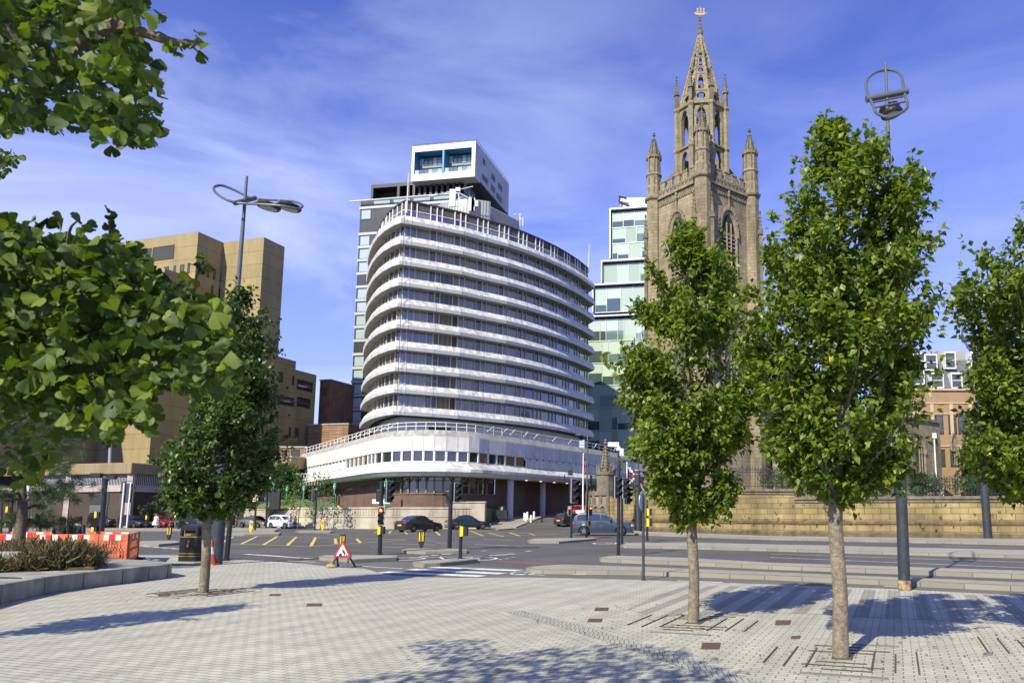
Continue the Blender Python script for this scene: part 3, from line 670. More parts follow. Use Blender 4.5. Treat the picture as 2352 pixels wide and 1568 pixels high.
# rooftop: ribbed plant screens, antennas, flagpole
ribm = mat('ribbed_metal', (0.40,0.41,0.39), 0.5, metal=0.2, var=0.1)
ax = (crease[-3]-crease[9]).normalized(); nx = Vector((-ax.y, ax.x))
CA = (789.4, 272.2, .26045)
scr_o = AT(CA[0]+CA[2]*1110, CA[1]+CA[2]*780, 110.0).xy; scr_e = AT(CA[0]+CA[2]*1550, CA[1]+CA[2]*920, 119.5).xy
b = MB(); n_ = 64
for i in range(n_):
    p = scr_o+(scr_e-scr_o)*(i/n_); q = scr_o+(scr_e-scr_o)*((i+.62)/n_); o_ = Vector(((scr_e-scr_o).normalized().y,-(scr_e-scr_o).normalized().x))*.12
    b.prism([(p.x,p.y),(q.x,q.y),(q.x-o_.x,q.y-o_.y),(p.x-o_.x,p.y-o_.y)], 45.9, 50.3-.2*i/n_)
p, q = scr_o, scr_e; o_ = Vector((-(scr_e-scr_o).normalized().y,(scr_e-scr_o).normalized().x))*.3; b.prism([(p.x,p.y),(q.x,q.y),(q.x+o_.x,q.y+o_.y),(p.x+o_.x,p.y+o_.y)], 45.9, 50.05)
b.build('plant_screen', ribm, hotel, fix=True)
c0 = AT(CA[0]+CA[2]*980, CA[1]+CA[2]*760, 112.0).xy
b = MB(); n_ = 26; R_ = 7.0; pts = []
for i in range(n_+1):
    t = math.radians(185+i*(118/n_)); pts.append(Vector((c0.x+2+R_*math.cos(t)*.9, c0.y+5+R_*math.sin(t)*.75)))
hh = [45.9+4.6*math.sin(min(1,(i+.5)/7)*PI/2) for i in range(n_+1)]
for i in range(n_):
    a, c = pts[i], pts[i+1]; e = a+(c-a)*.6
    b.add([(a.x,a.y,45.9),(e.x,e.y,45.9),(e.x,e.y,hh[i]),(a.x,a.y,hh[i]),(e.x,e.y+.12,45.9),(c.x,c.y+.12,45.9),(c.x,c.y+.12,hh[i]),(e.x,e.y+.12,hh[i])],[(0,1,2,3),(4,5,6,7)])
b.build('curved_plant_screen', ribm, hotel)
ant = mat('antenna_white', (.62,.62,.6), .5)
def at2(cx, cy, Y): return AT(CA[0]+CA[2]*cx, CA[1]+CA[2]*cy, Y)
b = MB()
p0 = at2(750,690,108); p1 = at2(1140,600,109); b.tube([p0,p1], .07, 6)
for cx, y0, y1, w in ((958,625,775,.45),(1008,610,640,.35),(1125,700,815,.4),(1140,700,815,.25),(1165,725,775,.35)):
    p = at2(cx, y1, 108.5); q = at2(cx, y0, 108.5); b.box(p.x-w,108.4,p.z,p.x+w,108.7,q.z)
for (x0,y0,x1,y1) in ((1010,640,1020,780),(975,730,1030,700),(1020,700,1050,780),(975,770,1020,775)): b.tube([at2(x0,y0,108.7),at2(x1,y1,108.7)], .08, 6)
b.build('antenna_mast', ant, hotel)
b = MB()
for (x0,y0,x1,y1) in ((1555,835,1555,945),(1580,870,1580,950),(1500,850,1525,840),(1545,850,1565,850),(1545,880,1570,890)): b.tube([at2(x0,y0,126),at2(x1,y1,126)], .09, 6)
b.build('rooftop_aerial', ant, hotel)
b = MB(); p = at2(556,830,100.9); b.tube([p, at2(573,485,100.9)], [.12,.06], 8); b.build('flagpole', ant, hotel)
b = MB(); p = at2(2157,1360,131); b.tube([p, at2(2165,1110,131)], [.10,.05], 8); b.build('flagpole', ant, hotel)
b = MB(); p = front[8]; pc = crease[7]+Vector((.55,-.05))
for dx in (0.0,): b.cyl((pc.x,pc.y-.05,15.5),(pc.x,pc.y-.05,43.5),.035,n=6)
b.build('window_cleaning_cable', seam_m, hotel)
# ------------------------------------------------------------------ brown concrete offices on the left
ochre = brick('ochre_ribbed_concrete', (.34,.275,.135), (.30,.24,.118), (.18,.143,.075), 30, 2.4, 0.05, 0.95, bump=0.4, var2=0.12, offs=0.0, streak=0.14, noff=0.4)
ochre_fine = brick('ochre_fluted_concrete', (.33,.26,.15), (.27,.21,.12), (.17,.13,.08), 0.16, 30, 0.02, 0.95, bump=0.6, var2=0.14, offs=0.0, streak=0.1, noff=0.4)
bglass = ramp_island('office_glass', [(.18,.24,.32),(.38,.46,.55),(.06,.065,.07),(.30,.38,.46)], 0.05, 0.0, 0.9, coat=1.0)  # pale blues put a sky reflection into the pane colour
brown_frame = mat('window_recess', (.05,.042,.03), .9)
A1 = Vector((.955,-.295)); B1 = Vector((.269,.963))
def V2(a, b): return Vector((a, b))
def wallbox(b, o, da, la, db, lb, z0, z1):
    p = [o, o+da*la, o+da*la+db*lb, o+db*lb]; b.prism([(v.x,v.y) for v in p], z0, z1)
def win_on(parent, o, d, s0, s1, z0, z1, rec=brown_frame, name='window', glass=None, fr=.12):
    """window let into a wall: o + d*s at height z, outside to the right of d"""
    n = Vector((d.y,-d.x)); b = MB(); P = lambda s, oo, z: Vector((o.x+d.x*s+n.x*oo, o.y+d.y*s+n.y*oo, z))
    b.mi = 0; b.sheet([P(s0+.05,.03,z0+.05),P(s1-.05,.03,z0+.05),P(s1-.05,.03,z1-.05),P(s0+.05,.03,z1-.05)]); b.mi = 1
    for (a,c,e,f) in ((s0,s1,z0,z0+fr),(s0,s1,z1-fr,z1),(s0,s0+fr,z0,z1),(s1-fr,s1,z0,z1)):
        b.add([P(a,.0,e),P(c,.0,e),P(c,.07,e),P(a,.07,e),P(a,.0,f),P(c,.0,f),P(c,.07,f),P(a,.07,f)], [(0,3,2,1),(4,5,6,7),(0,1,5,4),(1,2,6,5),(2,3,7,6),(3,0,4,7)])
    return b.build(name, [glass or bglass, rec], parent)
c1 = V2(-75.3,125); c2 = V2(-65.1,127.6)
off = thing('office_block', 'ochre ribbed concrete office block with a tall blank stair tower and narrow slit windows', 'building', (c2.x,c2.y,0))
b = MB(); wallbox(b, c1, -A1, 60, B1, 20, 0, 50.4); b.build('main_block', ochre, off, fix=True)
b = MB(); wallbox(b, c2, -A1, 9.0, B1, 5.1, 0, 50.4); b.build('stair_tower', ochre, off, fix=True)
b = MB(); wallbox(b, c2+B1*5.1, -A1, 12, B1, 4.7, 0, 29.95); b.build('middle_wing', ochre, off, fix=True)
b = MB(); wallbox(b, c2+B1*9.8, -A1, 12, B1, 5.8, 0, 28.4); b.build('end_wing', ochre, off, fix=True)
cL = c2-B1*4.0
b = MB(); wallbox(b, cL, -A1, 19.2, B1, 3.98, 0, 33.0); b.build('front_wing', ochre, off, fix=True)
cS = cL-A1*19.2
b = MB(); p = [cS, cS-B1*40, cS-B1*40-A1*20, cS-A1*20]; b.prism([(v.x,v.y) for v in p[::-1]], 0, 33.0); b.build('side_wing', ochre, off, fix=True)
b = MB(); wallbox(b, V2(-76.1,118), -A1, 25, B1, 6.8, 0, 41.5); b.build('upper_wing', ochre, off, fix=True)
# louvres and slit windows
louv = brick('dark_louvre', (.055,.06,.065), (.05,.055,.06), (.015,.015,.015), 30, .12, .03, .6, bump=.6, var2=.05, offs=0)
def on_left_face(x, o=c1):   # distance along -A1 from corner for a display column
    r = (x-1450)/1720/.965
    # (o.x - .955 s) = r (o.y + .295 s)
    return (o.x - r*o.y)/(.955 + r*.295)
for x0, x1, ya, yb in ((349,398,562,594),(318,346,570,598)):
    s0, s1 = on_left_face(x1), on_left_face(x0)
    win_on(off, c1-A1*s1, A1, 0, s1-s0, ZAT(yb,c1.y+.295*s0), ZAT(ya,c1.y+.295*s0), glass=louv, name='louvre')
for x0, x1 in ((378,389),(400,405),(415,424),(432,437)):
    s0, s1 = on_left_face(x1), on_left_face(x0); win_on(off, c1-A1*s1, A1, 0, max(.3,s1-s0), ZAT(626,c1.y), ZAT(604,c1.y))
def on_b(x, o, yv=.2):
    r = (x-1450)/1720/(cp-yv*sp); return (r*o.y-o.x)/(B1.x - r*B1.y)
for x0, x1, ya, yb in ((457,465,605,629),(476,481,612,636),(491,496,617,641),(508,512,625,646),(523,531,631,653),(489,493,655,680),(506,509,662,685),(521,528,667,690)):
    s0, s1 = on_b(x0, c1), on_b(x1, c1); Y = c1.y+.963*s0; win_on(off, c1, B1, s0, max(s0+.3,s1), ZAT(yb,Y), ZAT(ya,Y))
for x0, x1, ya, yb in ((625,629,851,872),(641,649,854,877),(671,675,862,884),(683,718,870,893),(685,715,910,932),(632,678,905,925),(591,601,930,946),(625,628,928,950),(637,643,944,954),(667,670,950,955),(670,674,980,1003),(684,692,982,1005),(590,600,785,797),(575,590,815,833),(570,574,985,1008),(643,646,980,1003)):
    s0, s1 = on_b(x0, c2, .05), on_b(x1, c2, .05); Y = c2.y+.963*s0; wide = x1-x0 > 12
    win_on(off, c2, B1, s0, max(s0+.35,s1), ZAT(yb,Y), ZAT(ya,Y), glass=MATS['dark_interior'] if wide else None, name='balcony_opening' if wide else 'window')
    if wide:
        b = MB(); n = Vector((B1.y,-B1.x))*.1; a = c2+B1*s0+n; c = c2+B1*s1+n; z = ZAT(yb,Y)+.2
        b.bar((a.x,a.y,z+.9),(c.x,c.y,z+.9),.07); b.bar((a.x,a.y,z+.5),(c.x,c.y,z+.5),.25,.35); b.build('balcony_rail', bglass, off)
def on_l(x, o=cL):
    r = (x-1450)/1720/.995; return (o.x - r*o.y)/(.955 + r*.295)
for x0, x1, ya, yb in ((351,401,902,927),(412,417,898,927),(351,361,949,974),(388,392,948,973),(407,411,948,972),(350,358,998,1022),(386,391,997,1022),(447,452,994,1012),(446,452,948,972),(480,486,948,972),(480,486,996,1018),(446,452,898,925),(500,505,898,925)):
    s0, s1 = on_l(x1), on_l(x0); Y = cL.y+.295*s1; win_on(off, cL-A1*s1, A1, 0, max(.4,s1-s0), ZAT(yb,Y), ZAT(ya,Y), glass=MATS['dark_interior'] if x1-x0 > 30 else None)
for x0, x1, ya, yb in ((277,338,1036,1049),(166,185,990,1007),(95,106,985,1002),(60,70,970,990),(20,30,960,980)):
    q0, q1 = [(lambda r: (cS.x - r*cS.y)/(B1.x - r*B1.y))((x-1450)/1720/1.0) for x in (x0,x1)]
    # q measured towards the camera
    Y = cS.y-.963*q1; win_on(off, cS-B1*q0, B1, 0, q0-q1, ZAT(yb,Y), ZAT(ya,Y), glass=louv if x0 == 277 else None)

# low car-park building with railings in front of it
low = thing('car_park_building', 'low brown building with fluted fascia, white upright bars and dark brick below', 'building', (-70,97,0))
pinkc = mat('pale_pink_concrete', (.44,.36,.33), .85, var=.12, streak=.15)
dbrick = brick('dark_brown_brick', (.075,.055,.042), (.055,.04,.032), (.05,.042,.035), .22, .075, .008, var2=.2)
NA = V2(-64.5,96.8); NB = NA-A1*10.95; NC = NB + V2(-.93,.37)*9; ND = NC+V2(-1,.05)*40; NR = NA+B1*5.3
lp = [ND,NC,NB,NA,NR]
def lring(d, z): return [Vector((p.x,p.y,z)) for p in offset(lp, d)]
b = MB(); b.loft([lring(0,6.85), lring(-.5,6.9), lring(-.5,8.2), lring(-.35,8.3), lring(6,8.3)]); b.build('fascia', ochre_fine, low)
b = MB(); b.loft([lring(0,4.55), lring(-.12,4.6), lring(-.12,5.25), lring(.3,5.25)]); b.build('spandrel', pinkc, low)
b = MB(); b.loft([lring(.1,0), lring(.1,4.6)]); b.build('brick_wall', dbrick, low)
b = MB(); b.loft([lring(.9,5.2), lring(.9,6.9)]); b.build('dark_deck', MATS['dark_interior'], low)
b = MB()
o_ = offset(lp, .12)
for i in range(1, 4):
    a, c = o_[i], o_[i+1]; L_ = (c-a).length; k = int(L_/.26)
    for j in range(k):
        p = a+(c-a)*((j+.5)/k); b.cyl((p.x,p.y,5.25),(p.x,p.y,6.85),.055,n=5)
    b.tube([Vector((a.x,a.y,5.35)),Vector((c.x,c.y,5.35))],.06,6)
b.build('upright_bars', mat('bar_white',(.5,.5,.5),.5), low)
b = MB()
for p in (o_[2], o_[3]): b.box(p.x-.35,p.y-.25,0.0,p.x+.35,p.y+.3,6.9)
b.build('pier', pinkc, low)
for s in (4.2,): 
    o2 = NB+A1*s; n = Vector((A1.y,-A1.x))
    b = MB(); P = [o2+n*.0, o2+A1*3.0]; b.sheet([(P[0].x,P[0].y-.02,.2),(P[1].x,P[1].y-.02,.2),(P[1].x,P[1].y-.02,2.9),(P[0].x,P[0].y-.02,2.9)]); b.build('steel_door', mat('grey_door',(.12,.13,.14),.5), low)
    b = MB(); b.sheet([(P[0].x,P[0].y-.02,2.95),(P[1].x+.2,P[1].y-.02,2.95),(P[1].x+.2,P[1].y-.02,4.5),(P[0].x,P[0].y-.02,4.5)]); b.build('louvre', louv, low)
# brown palisade on the far left
pal = thing('palisade_fence', 'brown upright palisade fence with white posts on the far left', 'fence', (-85,94,0))
b = MB()
for i in range(95): x = -101+i*.28; b.box(x,94-.02,0.1,x+.1,94+.03,3.4)
b.box(-101,94.05,.5,-74.5,94.1,.6); b.box(-101,94.05,2.9,-74.5,94.1,3.0); b.build('palings', mat('brown_paling',(.06,.045,.035),.8), pal)
for x in (-97,-90,-81.5,-75.2): b = MB(); b.box(x-.14,93.7,0,x+.14,93.95,6.6); b.build('post', white_m, pal)
# stained concrete wall and tunnel mouth beside it
tw = thing('tunnel_wall', 'pale stained concrete wall beside the dark tunnel mouth', 'wall', G(400,1210))
b = MB(); p, q = AT(383,1200,100), AT(470,1200,104); b.prism([(p.x,100),(q.x,104),(q.x,106),(p.x,102)], 0, 4.7); b.build('wall_face', mat('stained_pale_concrete',(.36,.34,.27),.9,var=.25,scale=.8,streak=.3), tw, fix=True)
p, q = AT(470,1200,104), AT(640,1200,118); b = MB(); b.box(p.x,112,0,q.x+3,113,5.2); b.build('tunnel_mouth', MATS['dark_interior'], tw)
b = MB(); b.box(p.x,111.4,5.0,q.x,112,6.0); b.build('lintel', concrete, tw)
b = MB()
for i in range(40): x = p.x+3+i*.42; b.cyl((x,111.2,6.0),(x,111.2,7.7),.04,n=5)
b.tube([(p.x+3,111.2,7.65),(p.x+20,111.2,7.65)],.05,6); b.build('parapet_bars', white_m, tw)
# ochre box and brick store behind the green lamps
def simple_building(name, label, x0, x1, Y, y0, y1, m, depth=10, top=None, rot=None):
    a = AT(x0,y1,Y); c = AT(x1,y1,Y+(rot or 0)); z1 = ZAT(y0, Y); z0 = ZAT(y1, Y) if top is None else top
    d = (c-a).xy.normalized(); n = Vector((-d.y,d.x))
    t = thing(name, label, 'building', (a.x,a.y,0)); b = MB()
    p = [a.xy, c.xy, c.xy+n*depth, a.xy+n*depth]; b.prism([(v.x,v.y) for v in p], z0, z1); b.build('wall', m, t, fix=True)
    b = MB(); pp = [p[0]-d*.15-n*.15, p[1]+d*.15-n*.15, p[2]+d*.15+n*.15, p[3]-d*.15+n*.15]
    b.prism([(v.x,v.y) for v in pp], z1+.005, z1+.25); b.build('coping', concrete, t, fix=True)
    return t, a, c, d, n
t_, a, c, d, n = simple_building('overhanging_block', 'ochre fluted concrete box jutting out above the dark gap beside the hotel podium', 598, 668, 117, 1051, 1075, ochre_fine, 8, rot=-1)
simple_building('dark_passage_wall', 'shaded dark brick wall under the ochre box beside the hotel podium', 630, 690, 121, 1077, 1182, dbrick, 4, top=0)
rb = brick('red_brown_brick', (.30,.155,.095), (.21,.11,.07), (.16,.11,.08), .22, .075, .008, var2=.3, noff=.4)
t_, a, c, d, n = simple_building('brick_store', 'small orange-brown brick building above the ochre box', 640, 703, 124, 1028, 1060, rb, 8)
win_on(t_, a.xy, Vector((d.x,d.y)), 2.0, 3.4, ZAT(1048,124)-.5, ZAT(1032,124), glass=louv)
# brick ventilation towers
pyl = thing('brick_tower', 'red brick pylon with slotted top beside the office block', 'building', AT(752,1000,150)*1)
cA = AT(752.5,1000,148).xy
def pylon(parent, corner, wl, wr, z1, z0=0):
    b = MB(); b.prism([(v.x,v.y) for v in (corner, corner+B1*wr, corner+B1*wr-A1*wl, corner-A1*wl)], z0, z1); b.build('shaft', rb, parent, fix=True)
    b = MB(); b.prism([(v.x,v.y) for v in (corner+A1*.12-B1*.12, corner+B1*(wr+.12)+A1*.12, corner+B1*(wr+.12)-A1*(wl+.12), corner-A1*(wl+.12)-B1*.12)], z1+.005, z1+.25); b.build('copper_edge', mat('green_copper',(.16,.33,.27),.7,var=.15), parent, fix=True)
    n1 = -B1*.03; b = MB()
    for i in range(5):
        p = corner-A1*(wl*(.25+i*.12))+n1; q = p-A1*.14; b.sheet([(q.x,q.y,z1-3.1),(p.x,p.y,z1-3.1),(p.x,p.y,z1-1.4),(q.x,q.y,z1-1.4)])
    b.build('slot', brown_frame, parent)
Z = ZAT(873,148); pylon(pyl, cA, 2.5, 8.5, Z)
pyl2 = thing('brick_tower', 'second red brick pylon half hidden by the dark glass tower', 'building', AT(790,1000,157)*1)
pylon(pyl2, AT(800,1000,157).xy, 2.6, 6, ZAT(888,157))
t_, a, c, d, n = simple_building('brick_annex', 'low striped brick block with a zigzag frieze in front of the brick pylon', 706, 798, 140, 977, 1022, brick('banded_brick', (.36,.22,.12), (.22,.13,.075), (.12,.08,.05), 3.0, .32, .06, var2=.2, noff=.4), 8, rot=-2, top=0)

# ------------------------------------------------------------------ dark tower with the white box on top
A2 = V2(.985,-.173); B2 = V2(.173,.985)
dk = brick('charcoal_cladding', (.045,.048,.055), (.038,.04,.047), (.015,.015,.017), 1.6, 2.94, .05, .35, bump=.1, var2=.1, offs=0)
tower = thing('dark_glass_tower', 'charcoal high-rise with pale bands behind the hotel, white box crowning its roof', 'building', (-57,155,0))
tl = V2(XAT(828.5,155.5,69),155.5)
b = MB(); p = [tl, tl+A2*22, tl+A2*22+B2*12, tl+B2*12]; b.prism([(v.x,v.y) for v in p], 0, 69.3); b.build('lower_block', dk, tower, fix=True)
tu = V2(-57.2,155.4)+B2*.9; 
b = MB(); p = [tu+A2*.3+B2*2.5, tu+A2*21+B2*2.5, tu+A2*21+B2*16, tu+B2*16]; b.prism([(v.x,v.y) for v in p], 69.3, 73); b.build('upper_block', MATS['dark_interior'], tower, fix=True)
frm = mat('charcoal_frame', (.035,.037,.042), .4)
b = MB(); b.prism([(v.x,v.y) for v in (tu, tu+A2*21.3, tu+A2*21.3+B2*3, tu+B2*3)], 72.5, 73.3)
for i in range(12):
    s = 0 if i == 0 else (8.5 + (i-2)*1.3 if i > 1 else 6.2)
    if s > 21: break
    p = tu+A2*s; dz = 69.4 if i < 2 else 66.5
    b.prism([(v.x,v.y) for v in (p, p+A2*.55, p+A2*.55+B2*2.4, p+B2*2.4)], dz, 72.5)
b.build('roof_frame', frm, tower, fix=True)
for k in range(24):
    z = 67.6-k*2.94
    if z < 12: break
    if k % 2 == 1 and k < 3: continue
    b = MB(); n = Vector((A2.y,-A2.x))*.12; p = tl+n-A2*.15; q = tl+A2*22+n
    b.prism([(v.x,v.y) for v in (p, q, q-n, p-n)], z-.28, z+.28); b.build('pale_band', mat('pale_grey_band',(.42,.43,.44),.5), tower, fix=True)
gr = ramp_island('pale_green_glass', [(.30,.42,.40),(.20,.30,.29),(.38,.47,.46),(.12,.17,.17)], .06, 0, .9, coat=1.0)
for k in range(22):
    if k in (1,5,10): continue
    z = 64.6-k*2.94
    if z < 12: break
    win_on(tower, tl, A2, .25, 2.6, z+.35, z+2.6, rec=frm, glass=gr, name='balcony_glass')
win_on(tower, tl, A2, 22.5, 24.5, 65.5, 68.6, rec=frm, glass=gr)
for s in range(4): win_on(tower, tl, A2, 3+s*4.6, 7+s*4.6, 68.0, 69.1, rec=frm, glass=gr)
b = MB(); n = Vector((A2.y,-A2.x)); p = tl+n*.9-A2*2; q = tl+n*.9+A2*23; b.tube([(p.x,p.y,68.9),(q.x,q.y,68.9)],.16,8); r_ = q+A2*5+B2*3; b.tube([(q.x,q.y,68.9),(r_.x,r_.y,66.5)],.16,8); b.build('maintenance_rail', ant, tower)
# white box
wb = V2(-33.0,150.0); zt1, zb1 = 80.2, 72.3
cream = brick('white_metal_cladding', (.74,.74,.70), (.68,.68,.64), (.52,.52,.48), .45, 30, .02, .5, bump=.3, var2=.08, offs=0)
tile = brick('speckled_white_tiles', (.56,.56,.54), (.48,.48,.46), (.22,.22,.21), .9, .55, .035, .5, bump=.1, var2=.12, streak=.12, noff=.3)
W_, D_ = 14.4, 21.2
b = MB()
P = lambda s, t, z: Vector((wb.x-A2.x*s+B2.x*t, wb.y-A2.y*s+B2.y*t, z))
b.mi = 0
for (s0,s1,z0,z1) in ((0,W_,zt1-1.3,zt1),(0,W_,zb1,zb1+1.5),(0,.8,zb1+1.5,zt1-1.3),(W_-.6,W_,zb1+1.5,zt1-1.3)):
    b.add([P(s0,0,z0),P(s1,0,z0),P(s1,3,z0),P(s0,3,z0),P(s0,0,z1),P(s1,0,z1),P(s1,3,z1),P(s0,3,z1)], [(0,3,2,1),(4,5,6,7),(0,1,5,4),(1,2,6,5),(2,3,7,6),(3,0,4,7)])
b.mi = 1; b.add([P(-.01,0,zb1+.3),P(-.01,D_,zb1+.3),P(-.01,D_,zt1),P(-.01,0,zt1)],[(0,1,2,3)])
b.mi = 2; b.add([P(0,3,zb1),P(W_,3,zb1),P(W_,D_,zb1),P(0,D_,zb1),P(0,3,zt1-.1),P(W_,3,zt1-.1),P(W_,D_,zt1-.1),P(0,D_,zt1-.1)], [(0,3,2,1),(4,5,6,7),(0,1,5,4),(1,2,6,5),(2,3,7,6),(3,0,4,7)])
b.build('white_box', [cream, tile, frm], tower)
blue = mat('bright_blue_panel', (.03,.20,.42), .4)
b = MB()
b.add([P(7.0,-.02,zb1+1.0),P(7.4,-.02,zb1+1.0),P(7.4,3,zb1+1.0),P(7.0,3,zb1+1.0),P(7.0,-.02,zt1-1.35),P(7.4,-.02,zt1-1.35),P(7.4,3,zt1-1.35),P(7.0,3,zt1-1.35)], [(0,3,2,1),(4,5,6,7),(0,1,5,4),(1,2,6,5),(2,3,7,6),(3,0,4,7)])
b.add([P(.8,0.1,zt1-1.32),P(W_-.6,.1,zt1-1.32),P(W_-.6,2.9,zt1-1.32),P(.8,2.9,zt1-1.32)],[(0,1,2,3)]); b.add([P(W_-.62,.1,zb1+1.5),P(W_-.62,2.9,zb1+1.5),P(W_-.62,2.9,zt1-1.35),P(W_-.62,.1,zt1-1.35)],[(0,1,2,3)])
b.build('blue_divider', blue, tower)
for (s0,s1) in ((.9,6.9),(7.5,13.7)):
    for z0, z1, t in ((zb1+1.4,zb1+2.5,.15),(zb1+2.55,zb1+3.9,2.85),(zb1+4.5,zb1+6.1,2.2)):
        b = MB(); k = 6
        for i in range(k):
            a = s0+(s1-s0)*i/k+.06; c = s0+(s1-s0)*(i+1)/k-.06; b.add([P(c,t,z0),P(a,t,z0),P(a,t,z1),P(c,t,z1)],[(0,1,2,3)])
        b.build('balcony_glass', gr, tower)
b = MB(); b.add([P(.9,2.3,zb1+3.95),P(13.7,2.3,zb1+3.95),P(13.7,3,zb1+3.95),P(.9,3,zb1+3.95),P(.9,2.3,zb1+4.45),P(13.7,2.3,zb1+4.45),P(13.7,3,zb1+4.45),P(.9,3,zb1+4.45)], [(0,3,2,1),(4,5,6,7),(0,1,5,4),(1,2,6,5),(2,3,7,6),(3,0,4,7)]); b.build('balcony_slab', mat('mid_grey',(.22,.23,.24),.6), tower)
b = MB()
for s in range(9): p = P(s*1.75+.2,.3,zt1); b.cyl(p, p+Vector((-.4,0,.45)), .05, n=5)
b.tube([P(0,.1,zt1+.45),P(W_,.1,zt1+.45)],.05,5); b.tube([P(0,.1,zt1+.45),P(0,D_,zt1+.45)],.05,5); b.build('roof_rail', frm, tower)
for t0, t1, z0, z1 in ((4.2,5.6,77.2,78.6),(9.5,12,76.2,77.6),(13.8,16.6,76.0,77.4),(4.0,7.4,73.6,75.0),(9.4,12,73.6,75.0),(12.9,16.5,73.2,74.6)):
    b = MB(); b.add([P(-.03,t0,z0),P(-.03,t1,z0),P(-.03,t1,z1),P(-.03,t0,z1)],[(0,1,2,3)]); b.build('window', frm, tower)
# glass flank under the box
b = MB(); g0 = V2(-36.2,150.5)+B2*2
for i in range(9):
    p = g0+B2*(i*2.2); q = g0+B2*(i*2.2+2.0)
    for k in range(5): b.sheet([(p.x,p.y,58.3+k*2.94),(q.x,q.y,58.3+k*2.94),(q.x,q.y,61.0+k*2.94),(p.x,p.y,61.0+k*2.94)])
b.build('side_glazing', bglass, tower)

# ------------------------------------------------------------------ stepped green glass building on the right of the hotel
CG = (1333.9, 435.6, .24306)
glz = ramp_island('green_glass', [(.38,.48,.34),(.44,.53,.40),(.34,.43,.31),(.50,.59,.46),(.40,.49,.36)], .05, 0, .9, coat=1.0)
glz_d = ramp_island('green_glass_low', [(.16,.25,.19),(.20,.30,.23),(.06,.09,.075),(.13,.20,.16)], .05, 0, .9, coat=1.0)
wf = mat('silver_frame', (.48,.50,.51), .4, metal=.3)
gb = thing('stepped_glass_building', 'stepped green glass office building between the hotel and the church tower', 'building', (-5,160,0))
def gblock(cx0, cy0, cy1, Y, W, floors, soff=True):
    p0 = AT(CG[0]+CG[2]*cx0, CG[1]+CG[2]*cy0, Y); z1 = p0.z; z0 = ZAT(CG[1]+CG[2]*cy1, Y) if cy1 else 0
    o = p0.xy; P = lambda s, t, z: Vector((o.x+A2.x*s+A2.y*t, o.y+A2.y*s-A2.x*t, z)) # t>0 outward
    b = MB(); b.mi = 0
    q = [o, o+A2*W, o+A2*W+B2*20, o+B2*20]; b.prism([(v.x,v.y) for v in [o+B2*.5, o+A2*W+B2*.5, o+A2*W+B2*20, o+B2*20]], z0, z1-.1); b.build('core', MATS['dark_interior'], gb, fix=True)
    b = MB()
    for (s0,s1,za,zb) in ((-.3,W,z1-.32,z1),(-.2,.05,z0,z1-.32)):
        b.add([P(s0,-1.5,za),P(s1,-1.5,za),P(s1,.9,za),P(s0,.9,za),P(s0,-1.5,zb),P(s1,-1.5,zb),P(s1,.9,zb),P(s0,.9,zb)], [(0,1,2,3),(7,6,5,4),(4,5,1,0),(5,6,2,1),(6,7,3,2),(7,4,0,3)])
    b.build('frame', wf, gb, fix=True)
    h = (z1-.7-z0)/floors; r = random.Random(int(cy0))
    gbm = MB(); fb = MB()
    for k in range(floors):
        za = z0+k*h
        x = .3; gm = MB()
        while x < W-.2:
            w = r.choice([1.3,2.6,2.6,3.1]); x1 = min(W, x+w)
            sp_ = za+h*r.choice([.45,.55,.4,.3]) if r.random() < .75 else None
            if sp_:
                gm.mi = 1; gm.sheet([P(x+.04,.02,za+.05),P(x1-.04,.02,za+.05),P(x1-.04,.02,sp_),P(x+.04,.02,sp_)]); gm.mi = 0
                gm.sheet([P(x+.04,.02,sp_),P(x1-.04,.02,sp_),P(x1-.04,.02,za+h-.05),P(x+.04,.02,za+h-.05)])
            else: gm.sheet([P(x+.04,.02,za+.05),P(x1-.04,.02,za+.05),P(x1-.04,.02,za+h-.05),P(x+.04,.02,za+h-.05)])
            fb.add([P(x-.05,0,za),P(x+.05,0,za),P(x+.05,.14,za),P(x-.05,.14,za),P(x-.05,0,za+h),P(x+.05,0,za+h),P(x+.05,.14,za+h),P(x-.05,.14,za+h)], [(0,1,2,3),(7,6,5,4),(4,5,1,0),(5,6,2,1),(6,7,3,2),(7,4,0,3)])
            x = x1
        gm.build('storey_glazing', [glz, glz_d], gb)
        fb.add([P(0,0,za-.09),P(W,0,za-.09),P(W,.16,za-.09),P(0,.16,za-.09),P(0,0,za+.09),P(W,0,za+.09),P(W,.16,za+.09),P(0,.16,za+.09)], [(0,1,2,3),(7,6,5,4),(4,5,1,0),(5,6,2,1),(6,7,3,2),(7,4,0,3)])
    fb.build('mullions', wf, gb, fix=True)
gblock(288, 190, 665, 168, 24, 3)
gblock(208, 680, 890, 164, 26, 1)
gblock(126, 902, 1165, 160, 28, 1)
gblock(62, 1200, None, 159, 30, 9)
b = MB(); p = AT(1424.5,478,170); b.box(p.x,170,p.z-1,p.x+6.5,176,p.z+2.6)
b.build('plant_room', white_m, gb)
b = MB()
for a, c in (((370,120),(470,165)),((362,100),(372,135)),((372,75),(362,110)),((358,66),(430,80)),((425,78),(430,92))):
    b.tube([AT(CG[0]+CG[2]*a[0],CG[1]+CG[2]*a[1],169), AT(CG[0]+CG[2]*c[0],CG[1]+CG[2]*c[1],169)], .22, 6)
b.build('roof_crane', frm, gb)

